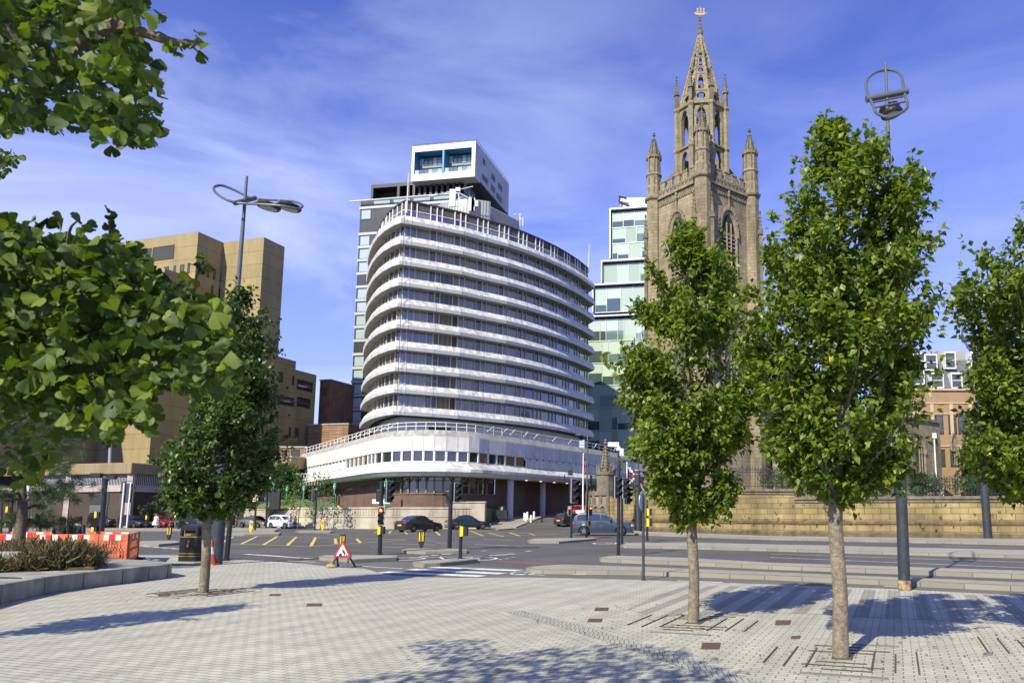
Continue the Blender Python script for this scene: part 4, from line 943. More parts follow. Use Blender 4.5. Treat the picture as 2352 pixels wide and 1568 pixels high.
# ------------------------------------------------------------------ mansard building on the far right
slate = brick('grey_slate', (.15,.155,.165), (.10,.105,.115), (.04,.04,.045), .35, .22, .02, .6, bump=.3, var2=.15)
obrick = brick('orange_brick', (.36,.235,.13), (.28,.18,.10), (.28,.2,.12), .22, .075, .01, var2=.12)
mb_ = thing('mansard_building', 'orange brick building with a steep grey slate roof and white dormer windows behind the church', 'building', (45,112,0))
MY = 112; zE = ZAT(897, MY); zT = ZAT(828, MY+3); x0 = XAT(2060,MY,20); x1 = XAT(2280,MY,20)+16
b = MB(); b.box(x0,MY,0,x1,MY+15,zE-.01); b.build('brick_wall', obrick, mb_)
b = MB(); b.add([(x0,MY,zE+.3),(x1,MY,zE+.3),(x1,MY+2.6,zT),(x0,MY+2.6,zT),(x0,MY+14,zE+.3),(x1,MY+14,zE+.3),(x1,MY+12,zT),(x0,MY+12,zT)],[(0,1,2,3),(1,5,6,2),(5,4,7,6),(4,0,3,7),(3,2,6,7)]); b.build('slate_roof', slate, mb_)
b = MB()
for z, o, h in ((zE,.25,.3),(zE-2.0,.12,.18),(zE-3.6,.12,.18),(zE-8.5,.12,.2)): b.box(x0-.1,MY-o,z,x1,MY+.5,z+h)
for i in range(9):
    x = x1-20.5+i*2.9-8; b.box(x,MY-.1,zE-7.5,x+.5,MY,zE-2.05)
b.build('string_courses', mat('pale_stone_trim',(.5,.36,.24),.8), mb_)
b = MB(); b.box(XAT(2180,MY,25),MY+4,zT-.5,XAT(2245,MY,25),MY+9,zT+1.8); b.build('roof_box', mat('roof_box_stone',(.33,.31,.27),.9,var=.1), mb_)
for X, z0, z1, Yd, w in ((2096,zE+1.0,zE+3.4,0,1.6),(2144,zE+3.4,zE+5.8,1.2,1.0),(2190,zE+3.7,zE+6.2,1.3,.85),(2118,zE+3.6,zE+6.0,1.2,1.0),(2195,zE+.45,zE+2.7,.2,.85),(2150,zE+.5,zE+2.7,.2,1.0),(2250,zE+.5,zE+2.7,.2,1.0),(2250,zE+3.6,zE+6.1,1.2,.9)):
    x = XAT(X,MY,25); y = MY+Yd-.25
    w0 = MB(); w0.box(x-w,y,z0-.1,x-w+.13,y+1.5,z1+.1); w0.box(x+w-.13,y,z0-.1,x+w,y+1.5,z1+.1); w0.box(x-w+.2,y,z1-.15,x+w-.2,y+1.5,z1+.1); w0.box(x-w+.2,y,z0-.1,x+w-.2,y+.4,z0+.08); w0.box(x-w+.2,y+.05,(z0+z1)/2-.05,x+w-.2,y+.2,(z0+z1)/2+.05)
    fo = w0.build('dormer', white_m, mb_); gq = MB(); gq.sheet([(x-w+.2,y+.15,z0+.05),(x+w-.2,y+.15,z0+.05),(x+w-.2,y+.15,z1-.15),(x-w+.2,y+.15,z1-.15)]); gq.build('pane', ramp_island('sky_pane',[(.5,.5,.45),(.05,.05,.05),(.45,.45,.4)],.05,0,.9,coat=1.0), mb_)
for X in (2140,2155,2185,2207,2230,2255,2120,2100):
    x = XAT(X,MY,18); win_on(mb_, V2(x-.6,MY-.02), V2(1,0), 0, 1.2, zE-6.6, zE-3.8, rec=brown_frame, glass=bglass); win_on(mb_, V2(x-.6,MY-.02), V2(1,0), 0, 1.2, zE-11.5, zE-8.9, rec=brown_frame, glass=bglass)
# ------------------------------------------------------------------ church
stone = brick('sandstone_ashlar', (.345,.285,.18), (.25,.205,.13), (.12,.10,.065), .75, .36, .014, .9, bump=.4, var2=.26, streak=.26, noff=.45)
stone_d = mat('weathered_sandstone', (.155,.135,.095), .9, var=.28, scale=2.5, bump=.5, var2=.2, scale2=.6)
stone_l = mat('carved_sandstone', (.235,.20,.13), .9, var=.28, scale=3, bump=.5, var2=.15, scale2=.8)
louvre_b = mat('dark_belfry', (.03,.026,.02), .9)
EL = V2(-.642,.767); ER = V2(.767,.641); S_ = 7.35
fc = V2(7.2,72.0); ctr = fc+(EL+ER)*S_/2; GZ = 3.0; ZC = 35.2
church = thing('church', 'sandstone gothic church with a pinnacled tower and an open lantern spire', 'building', (ctr.x,ctr.y,GZ))
def W(s, t, o=0): # plan point from front corner: s along ER, t along EL
    return fc+ER*s+EL*t
b = MB(); p = [W(0,0),W(S_,0),W(S_,S_),W(0,S_)]; b.prism([(v.x,v.y) for v in p], GZ-.5, ZC-.9); b.build('tower_wall', stone, church, fix=True)
corners = [W(0,0),W(S_,0),W(0,S_),W(S_,S_)]
def octo(b, c, prof, rot=PI/8, n=8): b.lathe(prof, n, (c.x,c.y,0), rot)
def crockets(b, c, r0, z0, r1, z1, k, n=8, rot=PI/8, s=.12):
    for j in range(n):
        t = rot+2*PI*j/n
        for i in range(1, k):
            f = i/k; r = r0+(r1-r0)*f; z = z0+(z1-z0)*f
            p = Vector((c.x+r*math.cos(t), c.y+r*math.sin(t), z)); d = Vector((math.cos(t),math.sin(t),.5))
            b.cyl(p-d*.03, p+d*s, s*.55, s*.35, 5)
def finial(b, c, z, s=1.0): b.lathe([(.05*s,z-.1*s),(.07*s,z+.15*s),(.2*s,z+.3*s),(.07*s,z+.42*s),(.16*s,z+.55*s),(.03*s,z+.75*s)], 8, (c.x,c.y,0))
def gables(b, c, r, z, h, n=8, rot=PI/8, w=None):
    for j in range(n):
        a0 = rot+2*PI*j/n; a1 = rot+2*PI*(j+1)/n
        p = Vector((c.x+r*math.cos(a0),c.y+r*math.sin(a0),z)); q = Vector((c.x+r*math.cos(a1),c.y+r*math.sin(a1),z)); m = (p+q)/2; m.z = z+h
        out = Vector((m.x-c.x,m.y-c.y,0)).normalized()*.10
        b.ext([p,q,m], out)
for c in corners:
    b = MB(); octo(b, c, [(.98,GZ-.5),(.98,12),(.90,12.4),(.90,24),(.84,24.4),(.84,ZC-1.0)]); b.build('corner_buttress', stone, church)
    b = MB(); b.mi = 0
    octo(b, c, [(.84,ZC-1.0),(.86,ZC-.95),(.86,ZC-.05),(1.05,ZC+.12),(1.12,ZC+.3),(.88,ZC+.42),(.86,ZC+1.6),(.80,ZC+1.7),(.80,ZC+2.8),(.92,ZC+2.95),(.78,ZC+3.1),(.74,ZC+5.2)])
    b.mi = 1; gables(b, c, .80, ZC+4.9, .8); 
    octo(b, c, [(.62,ZC+5.2),(.08,ZC+7.4)]); crockets(b, c, .62, ZC+5.2, .08, ZC+7.4, 8, s=.12); finial(b, c, ZC+7.4, 1.0)
    for zz in (ZC+.5,ZC+1.75,ZC+3.2):
        for j in range(8):
            t = 2*PI*j/8+PI/8+PI/8; rr = .80; p = Vector((c.x+rr*math.cos(t),c.y+rr*math.sin(t),0)); d = Vector((-math.sin(t),math.cos(t),0))*.06
            hh = (.95 if zz < ZC+3 else 1.8)
            b.add([p-d+Vector((0,0,zz+.1)),p+d+Vector((0,0,zz+.1)),p+d+Vector((math.cos(t)*.05,math.sin(t)*.05,zz+hh)),p-d+Vector((math.cos(t)*.05,math.sin(t)*.05,zz+hh))],[(0,1,2,3)])
    b.build('pinnacle', [stone_l, stone_d], church)
    # slim attached pinnacles lower on the buttress
    b = MB()
    for dv in ((-ER*.95+EL*.35),(ER*.35-EL*.95),(ER*.95+EL*.0)):
        q = c+dv*.98; b.prism([(q.x-.17,q.y-.17),(q.x+.17,q.y-.17),(q.x+.17,q.y+.17),(q.x-.17,q.y+.17)], 20, 31.2)
        b.lathe([(.26,31.2),(.03,33.3)], 4, (q.x,q.y,0), PI/4); crockets(b, q, .24, 31.2, .03, 33.3, 5, 4, PI/4, .1); finial(b, q, 33.2, .7); gables(b, q, .26, 31.0, .6, 4, PI/4)
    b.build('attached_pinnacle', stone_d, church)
# frieze, cornice and battlements between the corners
def side(s0, t0, s1, t1): return W(s0,t0), W(s1,t1)
sides = [side(0,0,S_,0), side(0,S_,0,0), side(S_,0,S_,S_), side(S_,S_,0,S_)]
for (a, c) in sides:
    d = (c-a).normalized(); n = Vector((d.y,-d.x)); a_ = a+d*.8; L_ = (c-a).length-1.6
    P = lambda s, o, z: Vector((a_.x+d.x*s+n.x*o, a_.y+d.y*s+n.y*o, z))
    def bx(b, s0,s1,o0,o1,z0,z1): b.add([P(s0,o0,z0),P(s1,o0,z0),P(s1,o1,z0),P(s0,o1,z0),P(s0,o0,z1),P(s1,o0,z1),P(s1,o1,z1),P(s0,o1,z1)],[(0,1,2,3),(7,6,5,4),(4,5,1,0),(5,6,2,1),(6,7,3,2),(7,4,0,3)])
    b = MB(); bx(b,0,L_,-.5,.06,ZC-.88,ZC-.1); bx(b,0,L_,-.5,.30,ZC-.1,ZC+.14); bx(b,0,L_,-.5,.22,ZC+.14,ZC+.3)
    k = 16
    for i in range(k):   # diaper frieze
        s = L_*i/k; w = L_/k
        b.bar(P(s,.09,ZC-.82), P(s+w,.09,ZC-.16), .07,.07); b.bar(P(s+w,.09,ZC-.82), P(s,.09,ZC-.16), .07,.07)
    b.build('cornice', stone_l, church)
    b = MB(); bx(b,0,L_,-.25,.0,ZC+.3,ZC+1.0); k = 5
    for i in range(k): s = L_*(i+.18)/k; bx(b,s,s+L_/k*.6,-.25,.0,ZC+1.0,ZC+1.75); bx(b,s-.05,s+L_/k*.6+.05,-.3,.06,ZC+1.75,ZC+1.9)
    for i in range(k*2+1):
        s = L_*i/(k*2); bx(b,max(0,s-.07),min(L_,s+.07),0,.07,ZC+.32,ZC+.98)
    for i in range(k*2): s0 = L_*i/(k*2); w = L_/(k*2); b.bar(P(s0,.05,ZC+.38),P(s0+w,.05,ZC+.92),.06,.06); b.bar(P(s0+w,.05,ZC+.38),P(s0,.05,ZC+.92),.06,.06)
    b.build('battlement', stone_l, church)
def arch(w, z0, zs, z1, n=7):
    """pointed arch outline in local (s, z): width w centred on 0, springing zs, apex z1"""
    pts = [(-w/2,z0),(w/2,z0)]
    for i in range(n+1):
        t = i/n; x = w/2*(1-t**1.7); z = zs+(z1-zs)*math.sin(t*PI/2)**.9; pts.append((x,z))
    for i in range(n-1,-1,-1):
        t = i/n; x = w/2*(1-t**1.7); z = zs+(z1-zs)*math.sin(t*PI/2)**.9; pts.append((-x,z))
    return pts
def gothic(parent, o, d, sc, w, z0, zs, z1, lights=3, louv=False, ogee=False, name='window', deep=.0):
    n = Vector((d.y,-d.x)); P = lambda s, oo, z: Vector((o.x+d.x*(sc+s)+n.x*oo, o.y+d.y*(sc+s)+n.y*oo, z))
    A = arch(w, z0, zs, z1); b = MB(); b.mi = 1; b.sheet([P(s,.03,z) for s, z in A])
    b.mi = 0
    B_ = arch(w+.45, z0-.12, zs, z1+.35)
    k = len(A)
    for i in range(1, k):   # moulded frame
        j = (i+1) % k
        b.add([P(*_m(A[i],.03)),P(*_m(A[j],.03)),P(*_m(B_[j],.20)),P(*_m(B_[i],.20))],[(0,1,2,3)])
    b.add([P(*_m(A[0],.03)),P(*_m(A[1],.03)),P(*_m(B_[1],.22)),P(*_m(B_[0],.22))],[(0,1,2,3)])
    C_ = arch(w+.75, z0-.2, zs, z1+.6)
    for i in range(2, k-1): b.bar(P(*_m(C_[i],.16)), P(*_m(C_[i+1],.16)), .16,.2)
    if ogee:
        top = P(0,.2,z1+.5); b.cyl(top, top+Vector((0,0,1.4)), .10,.05,6); b.lathe([(.05,z1+1.7),(.22,z1+2.0),(.1,z1+2.2),(.18,z1+2.4),(.02,z1+2.8)],8,(top.x,top.y,0))
        for i in range(3, k-2):
            p = P(*_m(C_[i],.2)); b.cyl(p, p+Vector((0,0,.2))+(p-P(0,.2,zs)).normalized()*.2, .09,.05,5)
    for i in range(1, lights):
        s = -w/2+w*i/lights; zt_ = zs+(z1-zs)*max(.15,1-abs(s)/(w/2))*.9
        b.bar(P(s,.10,z0), P(s,.10,zt_), .10,.14)
    for i in range(lights):
        sc0 = -w/2+w*(i+.5)/lights; hw = w/lights/2
        for z_ in ([zs-.25] if not louv else [zs-.25, z0+(zs-z0)*.45]):
            b.bar(P(sc0-hw,.10,z_),P(sc0,.10,z_+hw*1.5),.07,.1); b.bar(P(sc0+hw,.10,z_),P(sc0,.10,z_+hw*1.5),.07,.1)
    if not louv: 
        b.bar(P(-w/2,.10,z0+(zs-z0)*.5),P(w/2,.10,z0+(zs-z0)*.5),.10,.10)
    else:
        z = z0+.2
        while z < zs: b.add([P(-w/2+.05,.05,z+.16),P(w/2-.05,.05,z+.16),P(w/2-.05,.13,z),P(-w/2+.05,.13,z)],[(0,1,2,3)]); z += .42
    return b.build(name, [stone_l, louvre_b if louv else lead], parent)
def _m(p, o): return (p[0], o, p[1])
lead = brick('leaded_glass', (.035,.037,.042), (.05,.052,.055), (.10,.10,.095), .16, .2, .018, .3, bump=.2, var2=.1)
gothic(church, W(0,0), ER, S_/2, 1.9, 25.8, 30.2, 32.4, 3, True, True, 'belfry_window')
gothic(church, W(0,S_), -EL, S_/2, 1.9, 25.8, 30.2, 32.4, 3, True, True, 'belfry_window')
gothic(church, W(0,0), ER, S_/2, 1.6, 12, 17, 19, 2); gothic(church, W(0,S_), -EL, S_/2, 1.6, 12, 17, 19, 2)
b = MB()
for zz in (12.2, 24.2):
    for (a, c) in sides[:2]:
        d = (c-a).normalized(); n = Vector((d.y,-d.x)); p = a+n*.1; q = c+n*.1; b.bar((p.x,p.y,zz),(q.x,q.y,zz),.2,.3)
b.build('string_course', stone_l, church)
b = MB(); b.prism([(v.x,v.y) for v in p_] if False else [(W(.2,.2).x,W(.2,.2).y),(W(S_-.2,.2).x,W(S_-.2,.2).y),(W(S_-.2,S_-.2).x,W(S_-.2,S_-.2).y),(W(.2,S_-.2).x,W(.2,S_-.2).y)], ZC-.3, ZC+.35); b.build('tower_roof', mat('lead_roof',(.16,.16,.16),.6), church, fix=True)
# flying buttresses
for c in corners:
    d = (ctr-c).normalized(); b = MB(); n = Vector((-d.y,d.x))*.16
    top = []; bot = []
    for i in range(9):
        t = i/8; p = c+d*(.7+ (2.35)*t)
        top.append(Vector((p.x,p.y,ZC+1.6+2.9*t))); bot.append(Vector((p.x,p.y,ZC+.9+2.9*(t**.55)*.92-.25*(1-t))))
    poly = top+bot[::-1]; b.ext([v+Vector((n.x,n.y,0)) for v in poly], (-2*n.x,-2*n.y,0))
    for i in range(1,8): b.cyl(bot[i]+Vector((0,0,0)), bot[i]+Vector((0,0,-.28)), .12,.05,5); 
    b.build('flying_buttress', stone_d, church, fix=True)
# octagonal lantern, two open tiers
RL = 2.72; z0L, z1L, z2L = ZC+.3, ZC+5.1, ZC+9.75
rotL = math.atan2(ER.y,ER.x)+PI/8
def opt(r, j, z): t = rotL+2*PI*j/8; return Vector((ctr.x+r*math.cos(t), ctr.y+r*math.sin(t), z))
def uarch(n=8, x0=.24, x1=.76, y0=.03, ys=.6, y1=.93):
    c = (x0+x1)/2; w = (x1-x0)
    return [(c+(px)*w, y0 if pz == 0 else pz) for px, pz in [(-.5,0),(.5,0)]] + [(c+w/2*(1-(i/n)**1.7), ys+(y1-ys)*math.sin(i/n*PI/2)**.9) for i in range(n+1)] + [(c-w/2*(1-(i/n)**1.7), ys+(y1-ys)*math.sin(i/n*PI/2)**.9) for i in range(n-1,-1,-1)]
for za, zb, nm in ((z0L,z1L,'lower_lantern'),(z1L,z2L,'upper_lantern')):
    b = MB()
    for j in range(8):
        b.holed([opt(RL,j,za),opt(RL,j+1,za),opt(RL,j+1,zb),opt(RL,j,zb)], uarch(), .45)
        b.holed([opt(RL+.03,j,za+.1),opt(RL+.03,j+1,za+.1),opt(RL+.03,j+1,zb-.1),opt(RL+.03,j,zb-.1)], uarch(8,.17,.83,.04,.62,.97), .12)
    for j in range(8):
        c = opt(RL+.12,j,0); b.lathe([(.36,za),(.36,za+.5),(.30,za+.6),(.30,zb-.3),(.42,zb-.1),(.42,zb+.1),(.32,zb+.2)], 6, (c.x,c.y,0), rotL+2*PI*j/8)
    rr = [(RL+.02,zb-.12),(RL+.25,zb-.02),(RL+.25,zb+.12),(RL-.3,zb+.2)]
    for i in range(3): b.loft([[opt(rr[i][0],j,rr[i][1]) for j in range(9)],[opt(rr[i+1][0],j,rr[i+1][1]) for j in range(9)]])
    b.build(nm, stone_l, church)
# small pinnacles round the spire foot
for j in range(8):
    c = opt(RL+.12,j,0).xy; b = MB(); b.lathe([(.27,z2L+.1),(.25,z2L+1.9)],4,(c.x,c.y,0),rotL+2*PI*j/8+PI/4); gables(b, c, .28, z2L+1.8, .5, 4, rotL+2*PI*j/8+PI/4)
    b.lathe([(.24,z2L+1.9),(.03,z2L+3.9)],4,(c.x,c.y,0),rotL+2*PI*j/8+PI/4); crockets(b, c, .22, z2L+1.9, .03, z2L+3.9, 6, 4, rotL+PI/4+2*PI*j/8, .09); finial(b, c, z2L+3.8, .5)
    b.build('small_pinnacle', stone_d, church)
# spire with tracery openings
RS = 2.5; zS0, zS1 = z2L+.15, 54.4
def spire_pt(j, z): r = RS*(1-(z-zS0)/(zS1+.8-zS0)); return opt(r, j, z)
b = MB()
tiers = [(zS0,zS0+.35,None),(zS0+.35,zS0+1.75,'c'),(zS0+1.75,zS0+4.0,'a'),(zS0+4.0,zS0+4.9,'c'),(zS0+4.9,zS0+6.3,'a'),(zS0+6.3,zS0+6.9,'c'),(zS0+6.9,zS1-1.2,'s'),(zS1-1.2,zS1,None)]
circ = [(.5+.28*math.cos(2*PI*i/16+PI/16*0), .5+.33*math.sin(2*PI*i/16)) for i in range(16)]
for za, zb, k in tiers:
    for j in range(8):
        q = [spire_pt(j,za),spire_pt(j+1,za),spire_pt(j+1,zb),spire_pt(j,zb)]
        if k is None: b.add(q,[(0,1,2,3)])
        elif k == 'c': b.holed(q, circ, .16)
        elif k == 'a': b.holed(q, uarch(8,.30,.70,.10,.6,.90), .16)
        else: b.holed(q, uarch(8,.43,.57,.05,.75,.95), .12)
    if k:
        for j in range(8): b.bar(spire_pt(j,za), spire_pt(j+1,za), .12,.14)
for j in range(8):
    b.tube([spire_pt(j,zS0)*1.0, spire_pt(j,zS1)], [.19,.11], 6)
    for i in range(1,15):
        z = zS0+(zS1-zS0)*i/15; p = spire_pt(j,z); d = (p-Vector((ctr.x,ctr.y,z))).normalized()+Vector((0,0,.4)); b.cyl(p, p+d*.2, .10,.05,5)
b.build('spire', stone_l, church)
# battlement at the foot of the spire
b = MB()
for j in range(8):
    a = opt(RL-.02,j,z2L+.15); c = opt(RL-.02,j+1,z2L+.15); d = (c-a)
    for t in (.12,.42,.72): p = a+d*t; q = a+d*(t+.18); b.add([p,q,q+Vector((0,0,.55)),p+Vector((0,0,.55))],[(0,1,2,3)]); 
    b.bar(a+Vector((0,0,.15)), c+Vector((0,0,.15)), .15,.3)
b.build('spire_parapet', stone_l, church)
b = MB(); b.lathe([(.16,zS1-.1),(.30,zS1+.1),(.36,zS1+.45),(.20,zS1+.7),(.26,zS1+.95),(.08,zS1+1.3),(.04,zS1+2.2)], 8, (ctr.x,ctr.y,0))
for j in range(6):
    t = 2*PI*j/6
    for z, r in ((zS1+.5,.4),(zS1+1.1,.3),(zS1+1.7,.28),(zS1+2.1,.2)): p = Vector((ctr.x,ctr.y,z)); b.cyl(p, p+Vector((math.cos(t)*r,math.sin(t)*r,.25)), .05,.03,5)
b.build('spire_finial', stone_d, church)
gold = mat('gilded_metal', (.85,.62,.22), .3, metal=.8)
b = MB(); b.T = Matrix.Translation((ctr.x,ctr.y,zS1+2.3)) @ Matrix.Scale(.62,4) @ Matrix.Translation((-ctr.x,-ctr.y,-zS1-2.3)); z = zS1+2.7; hull = [(-.9,.55),(-.95,.15),(-.6,-.05),(.6,-.08),(1.0,.15),(1.5,.42),(1.0,.32),(-.5,.28)]
b.ext([Vector((ctr.x+x,ctr.y-.08,z+zz)) for x, zz in hull], (0,.16,0))
for x, h in ((-.5,1.3),(.05,1.75),(.6,1.35)):
    b.cyl((ctr.x+x,ctr.y,z+.1),(ctr.x+x,ctr.y,z+h),.045,n=5)
    for k in range(2): zz = z+.45+k*.5; b.ext([Vector((ctr.x+x-.02,ctr.y,zz)),Vector((ctr.x+x+.28,ctr.y,zz+.05)),Vector((ctr.x+x+.22,ctr.y,zz+.38)),Vector((ctr.x+x-.02,ctr.y,zz+.38))],(0,.05,0))
b.cyl((ctr.x,ctr.y,z-.6),(ctr.x,ctr.y,z),.05,n=6)
vane = b.build('weathervane', gold, church, fix=True)
# nave in line with the right face of the tower
n0 = W(S_+.9,.3); L_n = 45
b = MB(); p = [n0, n0+ER*(L_n-7.5), n0+ER*(L_n-7.5)+EL*11, n0+EL*11]; b.prism([(v.x,v.y) for v in p], GZ-1, 14.0); b.build('nave_wall', stone, church, fix=True)
b = MB(); q = [n0-EL*.25, n0+ER*(L_n-7.2)-EL*.25, n0+ER*(L_n-7.2)+EL*5.5, n0+EL*5.5]
b.add([(q[0].x,q[0].y,14.0),(q[1].x,q[1].y,14.0),(q[2].x,q[2].y,15.2),(q[3].x,q[3].y,15.2),(q[0].x,q[0].y,14.3),(q[1].x,q[1].y,14.3),(q[2].x,q[2].y,15.5),(q[3].x,q[3].y,15.5)], [(0,3,2,1),(4,5,6,7),(0,1,5,4),(1,2,6,5),(2,3,7,6),(3,0,4,7)]); b.build('nave_roof', mat('mossy_coping',(.18,.15,.07),.9,var=.3,scale=3), church)
def on_nave(x, yy=1040):
    r = (x-1450)/1720/1.0; return (r*n0.y-n0.x)/(ER.x - r*ER.y)
for x, w, z0, zs, z1, l in ((2114,1.9,4.2,9.6,11.4,3),(2192,1.0,8.6,10.4,12.2,2),(2227,1.0,8.6,10.4,12.0,2),(2193,.9,4.5,6.4,7.0,2),(2060,1.9,4.2,9.6,11.4,3),(2010,1.9,4.2,9.6,11.4,3),(1960,1.9,4.2,9.6,11.4,3),(1900,1.9,4.2,9.6,11.4,3)):
    gothic(church, n0, ER, on_nave(x), w, z0, zs, z1, l)
s = on_nave(2232); b = MB(); n = Vector((ER.y,-ER.x)); P = lambda a, o, z: Vector((n0.x+ER.x*(s+a)+n.x*o, n0.y+ER.y*(s+a)+n.y*o, z))
b.sheet([P(a,.04,z) for a, z in arch(1.1,2.8,4.8,6.0)]); b.build('side_door', louvre_b, church)
b = MB(); s = on_nave(2146); p = P(0,.18,0); b.cyl((p.x,p.y,3.2),(p.x,p.y,12.0),.10,n=8); b.box(p.x-.25,p.y-.2,11.8,p.x+.25,p.y+.1,12.5); b.build('downpipe', white_m, church)
# aisle end facing the street
AY = 79.0; ax0, ax1 = XAT(1660,AY,5), XAT(1960,AY,5)
b = MB(); b.box(ax0,AY,GZ-1,ax1,AY+5,15.0); b.build('aisle_wall', stone, church)
for x, w in ((1736,2.1),(1800,.5),(1850,2.1),(1930,2.0)):
    gothic(church, V2(ax0,AY), V2(1,0), XAT(x,AY,6)-ax0, w, 5.6 if w > 1 else 6.5, 10.2 if w > 1 else 8, 12.4 if w > 1 else 8.6, 3 if w > 1 else 1)
for x in (1690,1780,1890): b = MB(); X = XAT(x,AY,6); b.box(X-.4,AY-.9,GZ-1,X+.4,AY,9.5); b.add([(X-.4,AY-.9,9.5),(X+.4,AY-.9,9.5),(X+.4,AY,11.2),(X-.4,AY,11.2),(X-.4,AY,9.5),(X+.4,AY,9.5)],[(0,1,2,3),(0,3,4),(1,5,2)]); b.build('aisle_buttress', stone, church)

# ------------------------------------------------------------------ churchyard: raised ground, retaining wall, railings
wall_stone = brick('yellow_sandstone_blocks', (.37,.285,.115), (.235,.185,.085), (.12,.09,.045), 1.15, .42, .022, .92, bump=.5, var2=.34, streak=.22, noff=.5)
wpts = [(1397,1217.3),(1442,1218.5),(1480,1220),(1579,1223),(1700,1227),(1828,1230.7),(2063,1234),(2352,1237),(2900,1244)]
wz = [4.05,4.05,4.0,3.9,3.75,3.58,2.95,2.82,2.8]
wp = [G(*p).xy for p in wpts]
# bring the bases onto a common gentle line
rw = thing('retaining_wall', 'long yellow sandstone churchyard retaining wall with a projecting coping along the road', 'wall', (wp[5].x,wp[5].y,0))
b = MB(); off_in = offset(wp, 1.0)
for i in range(len(wp)-1):
    z0a, z1a = (wz[i], wz[i+1]) if i < 5 else (2.95-.03*(i-5), 2.95-.03*(i-4))
    if i < 5: z1a = wz[i+1]
    a, c, e, f = wp[i], wp[i+1], off_in[i+1], off_in[i]
    b.add([(a.x,a.y,-.1),(c.x,c.y,-.1),(e.x,e.y,-.1),(f.x,f.y,-.1),(a.x,a.y,z0a-.4),(c.x,c.y,z1a-.4),(e.x,e.y,z1a-.4),(f.x,f.y,z0a-.4)], [(0,3,2,1),(4,5,6,7),(0,1,5,4),(1,2,6,5),(2,3,7,6),(3,0,4,7)])
b.build('wall_face', wall_stone, rw)
b = MB(); o1 = offset(wp, -.18); o2 = offset(wp, .8); o3 = offset(wp,-.08)
for i in range(len(wp)-1):
    za, zb = (wz[i], wz[i+1]) if i < 5 else (2.95-.03*(i-5), 2.95-.03*(i-4))
    for (oo, l0, l1) in ((o1,-.2,0),(o3,-.42,-.2)):
        a, c, e, f = oo[i], oo[i+1], o2[i+1], o2[i]
        b.add([(a.x,a.y,za+l0),(c.x,c.y,zb+l0),(e.x,e.y,zb+l0),(f.x,f.y,za+l0),(a.x,a.y,za+l1),(c.x,c.y,zb+l1),(e.x,e.y,zb+l1),(f.x,f.y,za+l1)], [(0,3,2,1),(4,5,6,7),(0,1,5,4),(1,2,6,5),(2,3,7,6),(3,0,4,7)])
b.build('coping', stone_d, rw)
b = MB(); oo = offset(wp,-.07)
for i in range(len(wp)-1):
    a, c, e, f = oo[i], oo[i+1], wp[i+1], wp[i]
    for z in ((.95,1.12),(-.05,.3)):
        b.add([(a.x,a.y,z[0]),(c.x,c.y,z[0]),(e.x,e.y,z[0]),(f.x,f.y,z[0]),(a.x,a.y,z[1]),(c.x,c.y,z[1]),(e.x,e.y,z[1]+.08),(f.x,f.y,z[1]+.08)], [(0,3,2,1),(4,5,6,7),(0,1,5,4),(1,2,6,5),(2,3,7,6),(3,0,4,7)])
b.build('plinth', mat('dirty_stone_band',(.13,.095,.055),.9,var=.35,scale=2,var2=.3,scale2=.5), rw)
# carved corner bay
bay = thing('carved_corner_bay', 'carved sandstone bay with niches at the rounded corner of the churchyard wall', 'wall', (wp[0].x,wp[0].y,0))
p0 = wp[0]; pts = [p0+V2(-.2,.0), p0+V2(-1.7,.9), p0+V2(-2.6,2.6), p0+V2(-2.6,6)]
bp_ = [V2(*v) for v in [(p0.x+1,p0.y+6),(p0.x-2.4,p0.y+6),(p0.x-2.4,p0.y+2.6),(p0.x-1.6,p0.y+.9),(p0.x-.1,p0.y-.1),(p0.x+.3,p0.y)]]
b = MB(); b.prism([(v.x,v.y) for v in bp_], 0, 3.65); b.build('bay_wall', stone_l, bay, fix=True)
b = MB(); b.prism([(v.x*1-.0+(-.15 if v.x < p0.x else 0),v.y-.12) for v in bp_], 3.66, 4.1)
for q in (bp_[2],bp_[3],bp_[4],(bp_[3]+bp_[4])/2,(bp_[2]+bp_[3])/2):
    b.box(q.x-.16,q.y-.22,0,q.x+.16,q.y+.1,3.66); b.lathe([(.22,3.2),(.05,4.3)],4,(q.x,q.y-.1,0),PI/4)
    b.box(q.x-.22,q.y-.28,1.7,q.x+.22,q.y+.1,1.9)
b.build('bay_shafts', stone_d, bay, fix=True)
for (q, r) in ((bp_[3],bp_[4]),(bp_[2],bp_[3])):
    d = (r-q); L2 = d.length; d = d.normalized(); gothic(bay, q, d, L2*.25, L2*.28, .9, 1.5, 2.0, 1, name='niche'); gothic(bay, q, d, L2*.75, L2*.28, .9, 1.5, 2.0, 1, name='niche')
# free-standing pinnacle on the corner
pc = AT(1390,1120,70).xy; pin = thing('stone_pinnacle', 'crocketed sandstone pinnacle rising behind the railings at the wall corner', 'pinnacle', (pc.x,pc.y,3.5))
b = MB(); b.lathe([(.85,3.4),(.8,5.2),(.9,5.4),(.7,5.6)],8,(pc.x,pc.y,0),PI/8); gables(b, V2(pc.x,pc.y), .8, 5.3, 1.0)
b.lathe([(.62,5.6),(.10,8.0)],8,(pc.x,pc.y,0),PI/8); crockets(b, pc, .62,5.6,.10,8.0,8,s=.14); finial(b, pc, 7.95, 1.0); b.build('shaft', stone_d, pin)
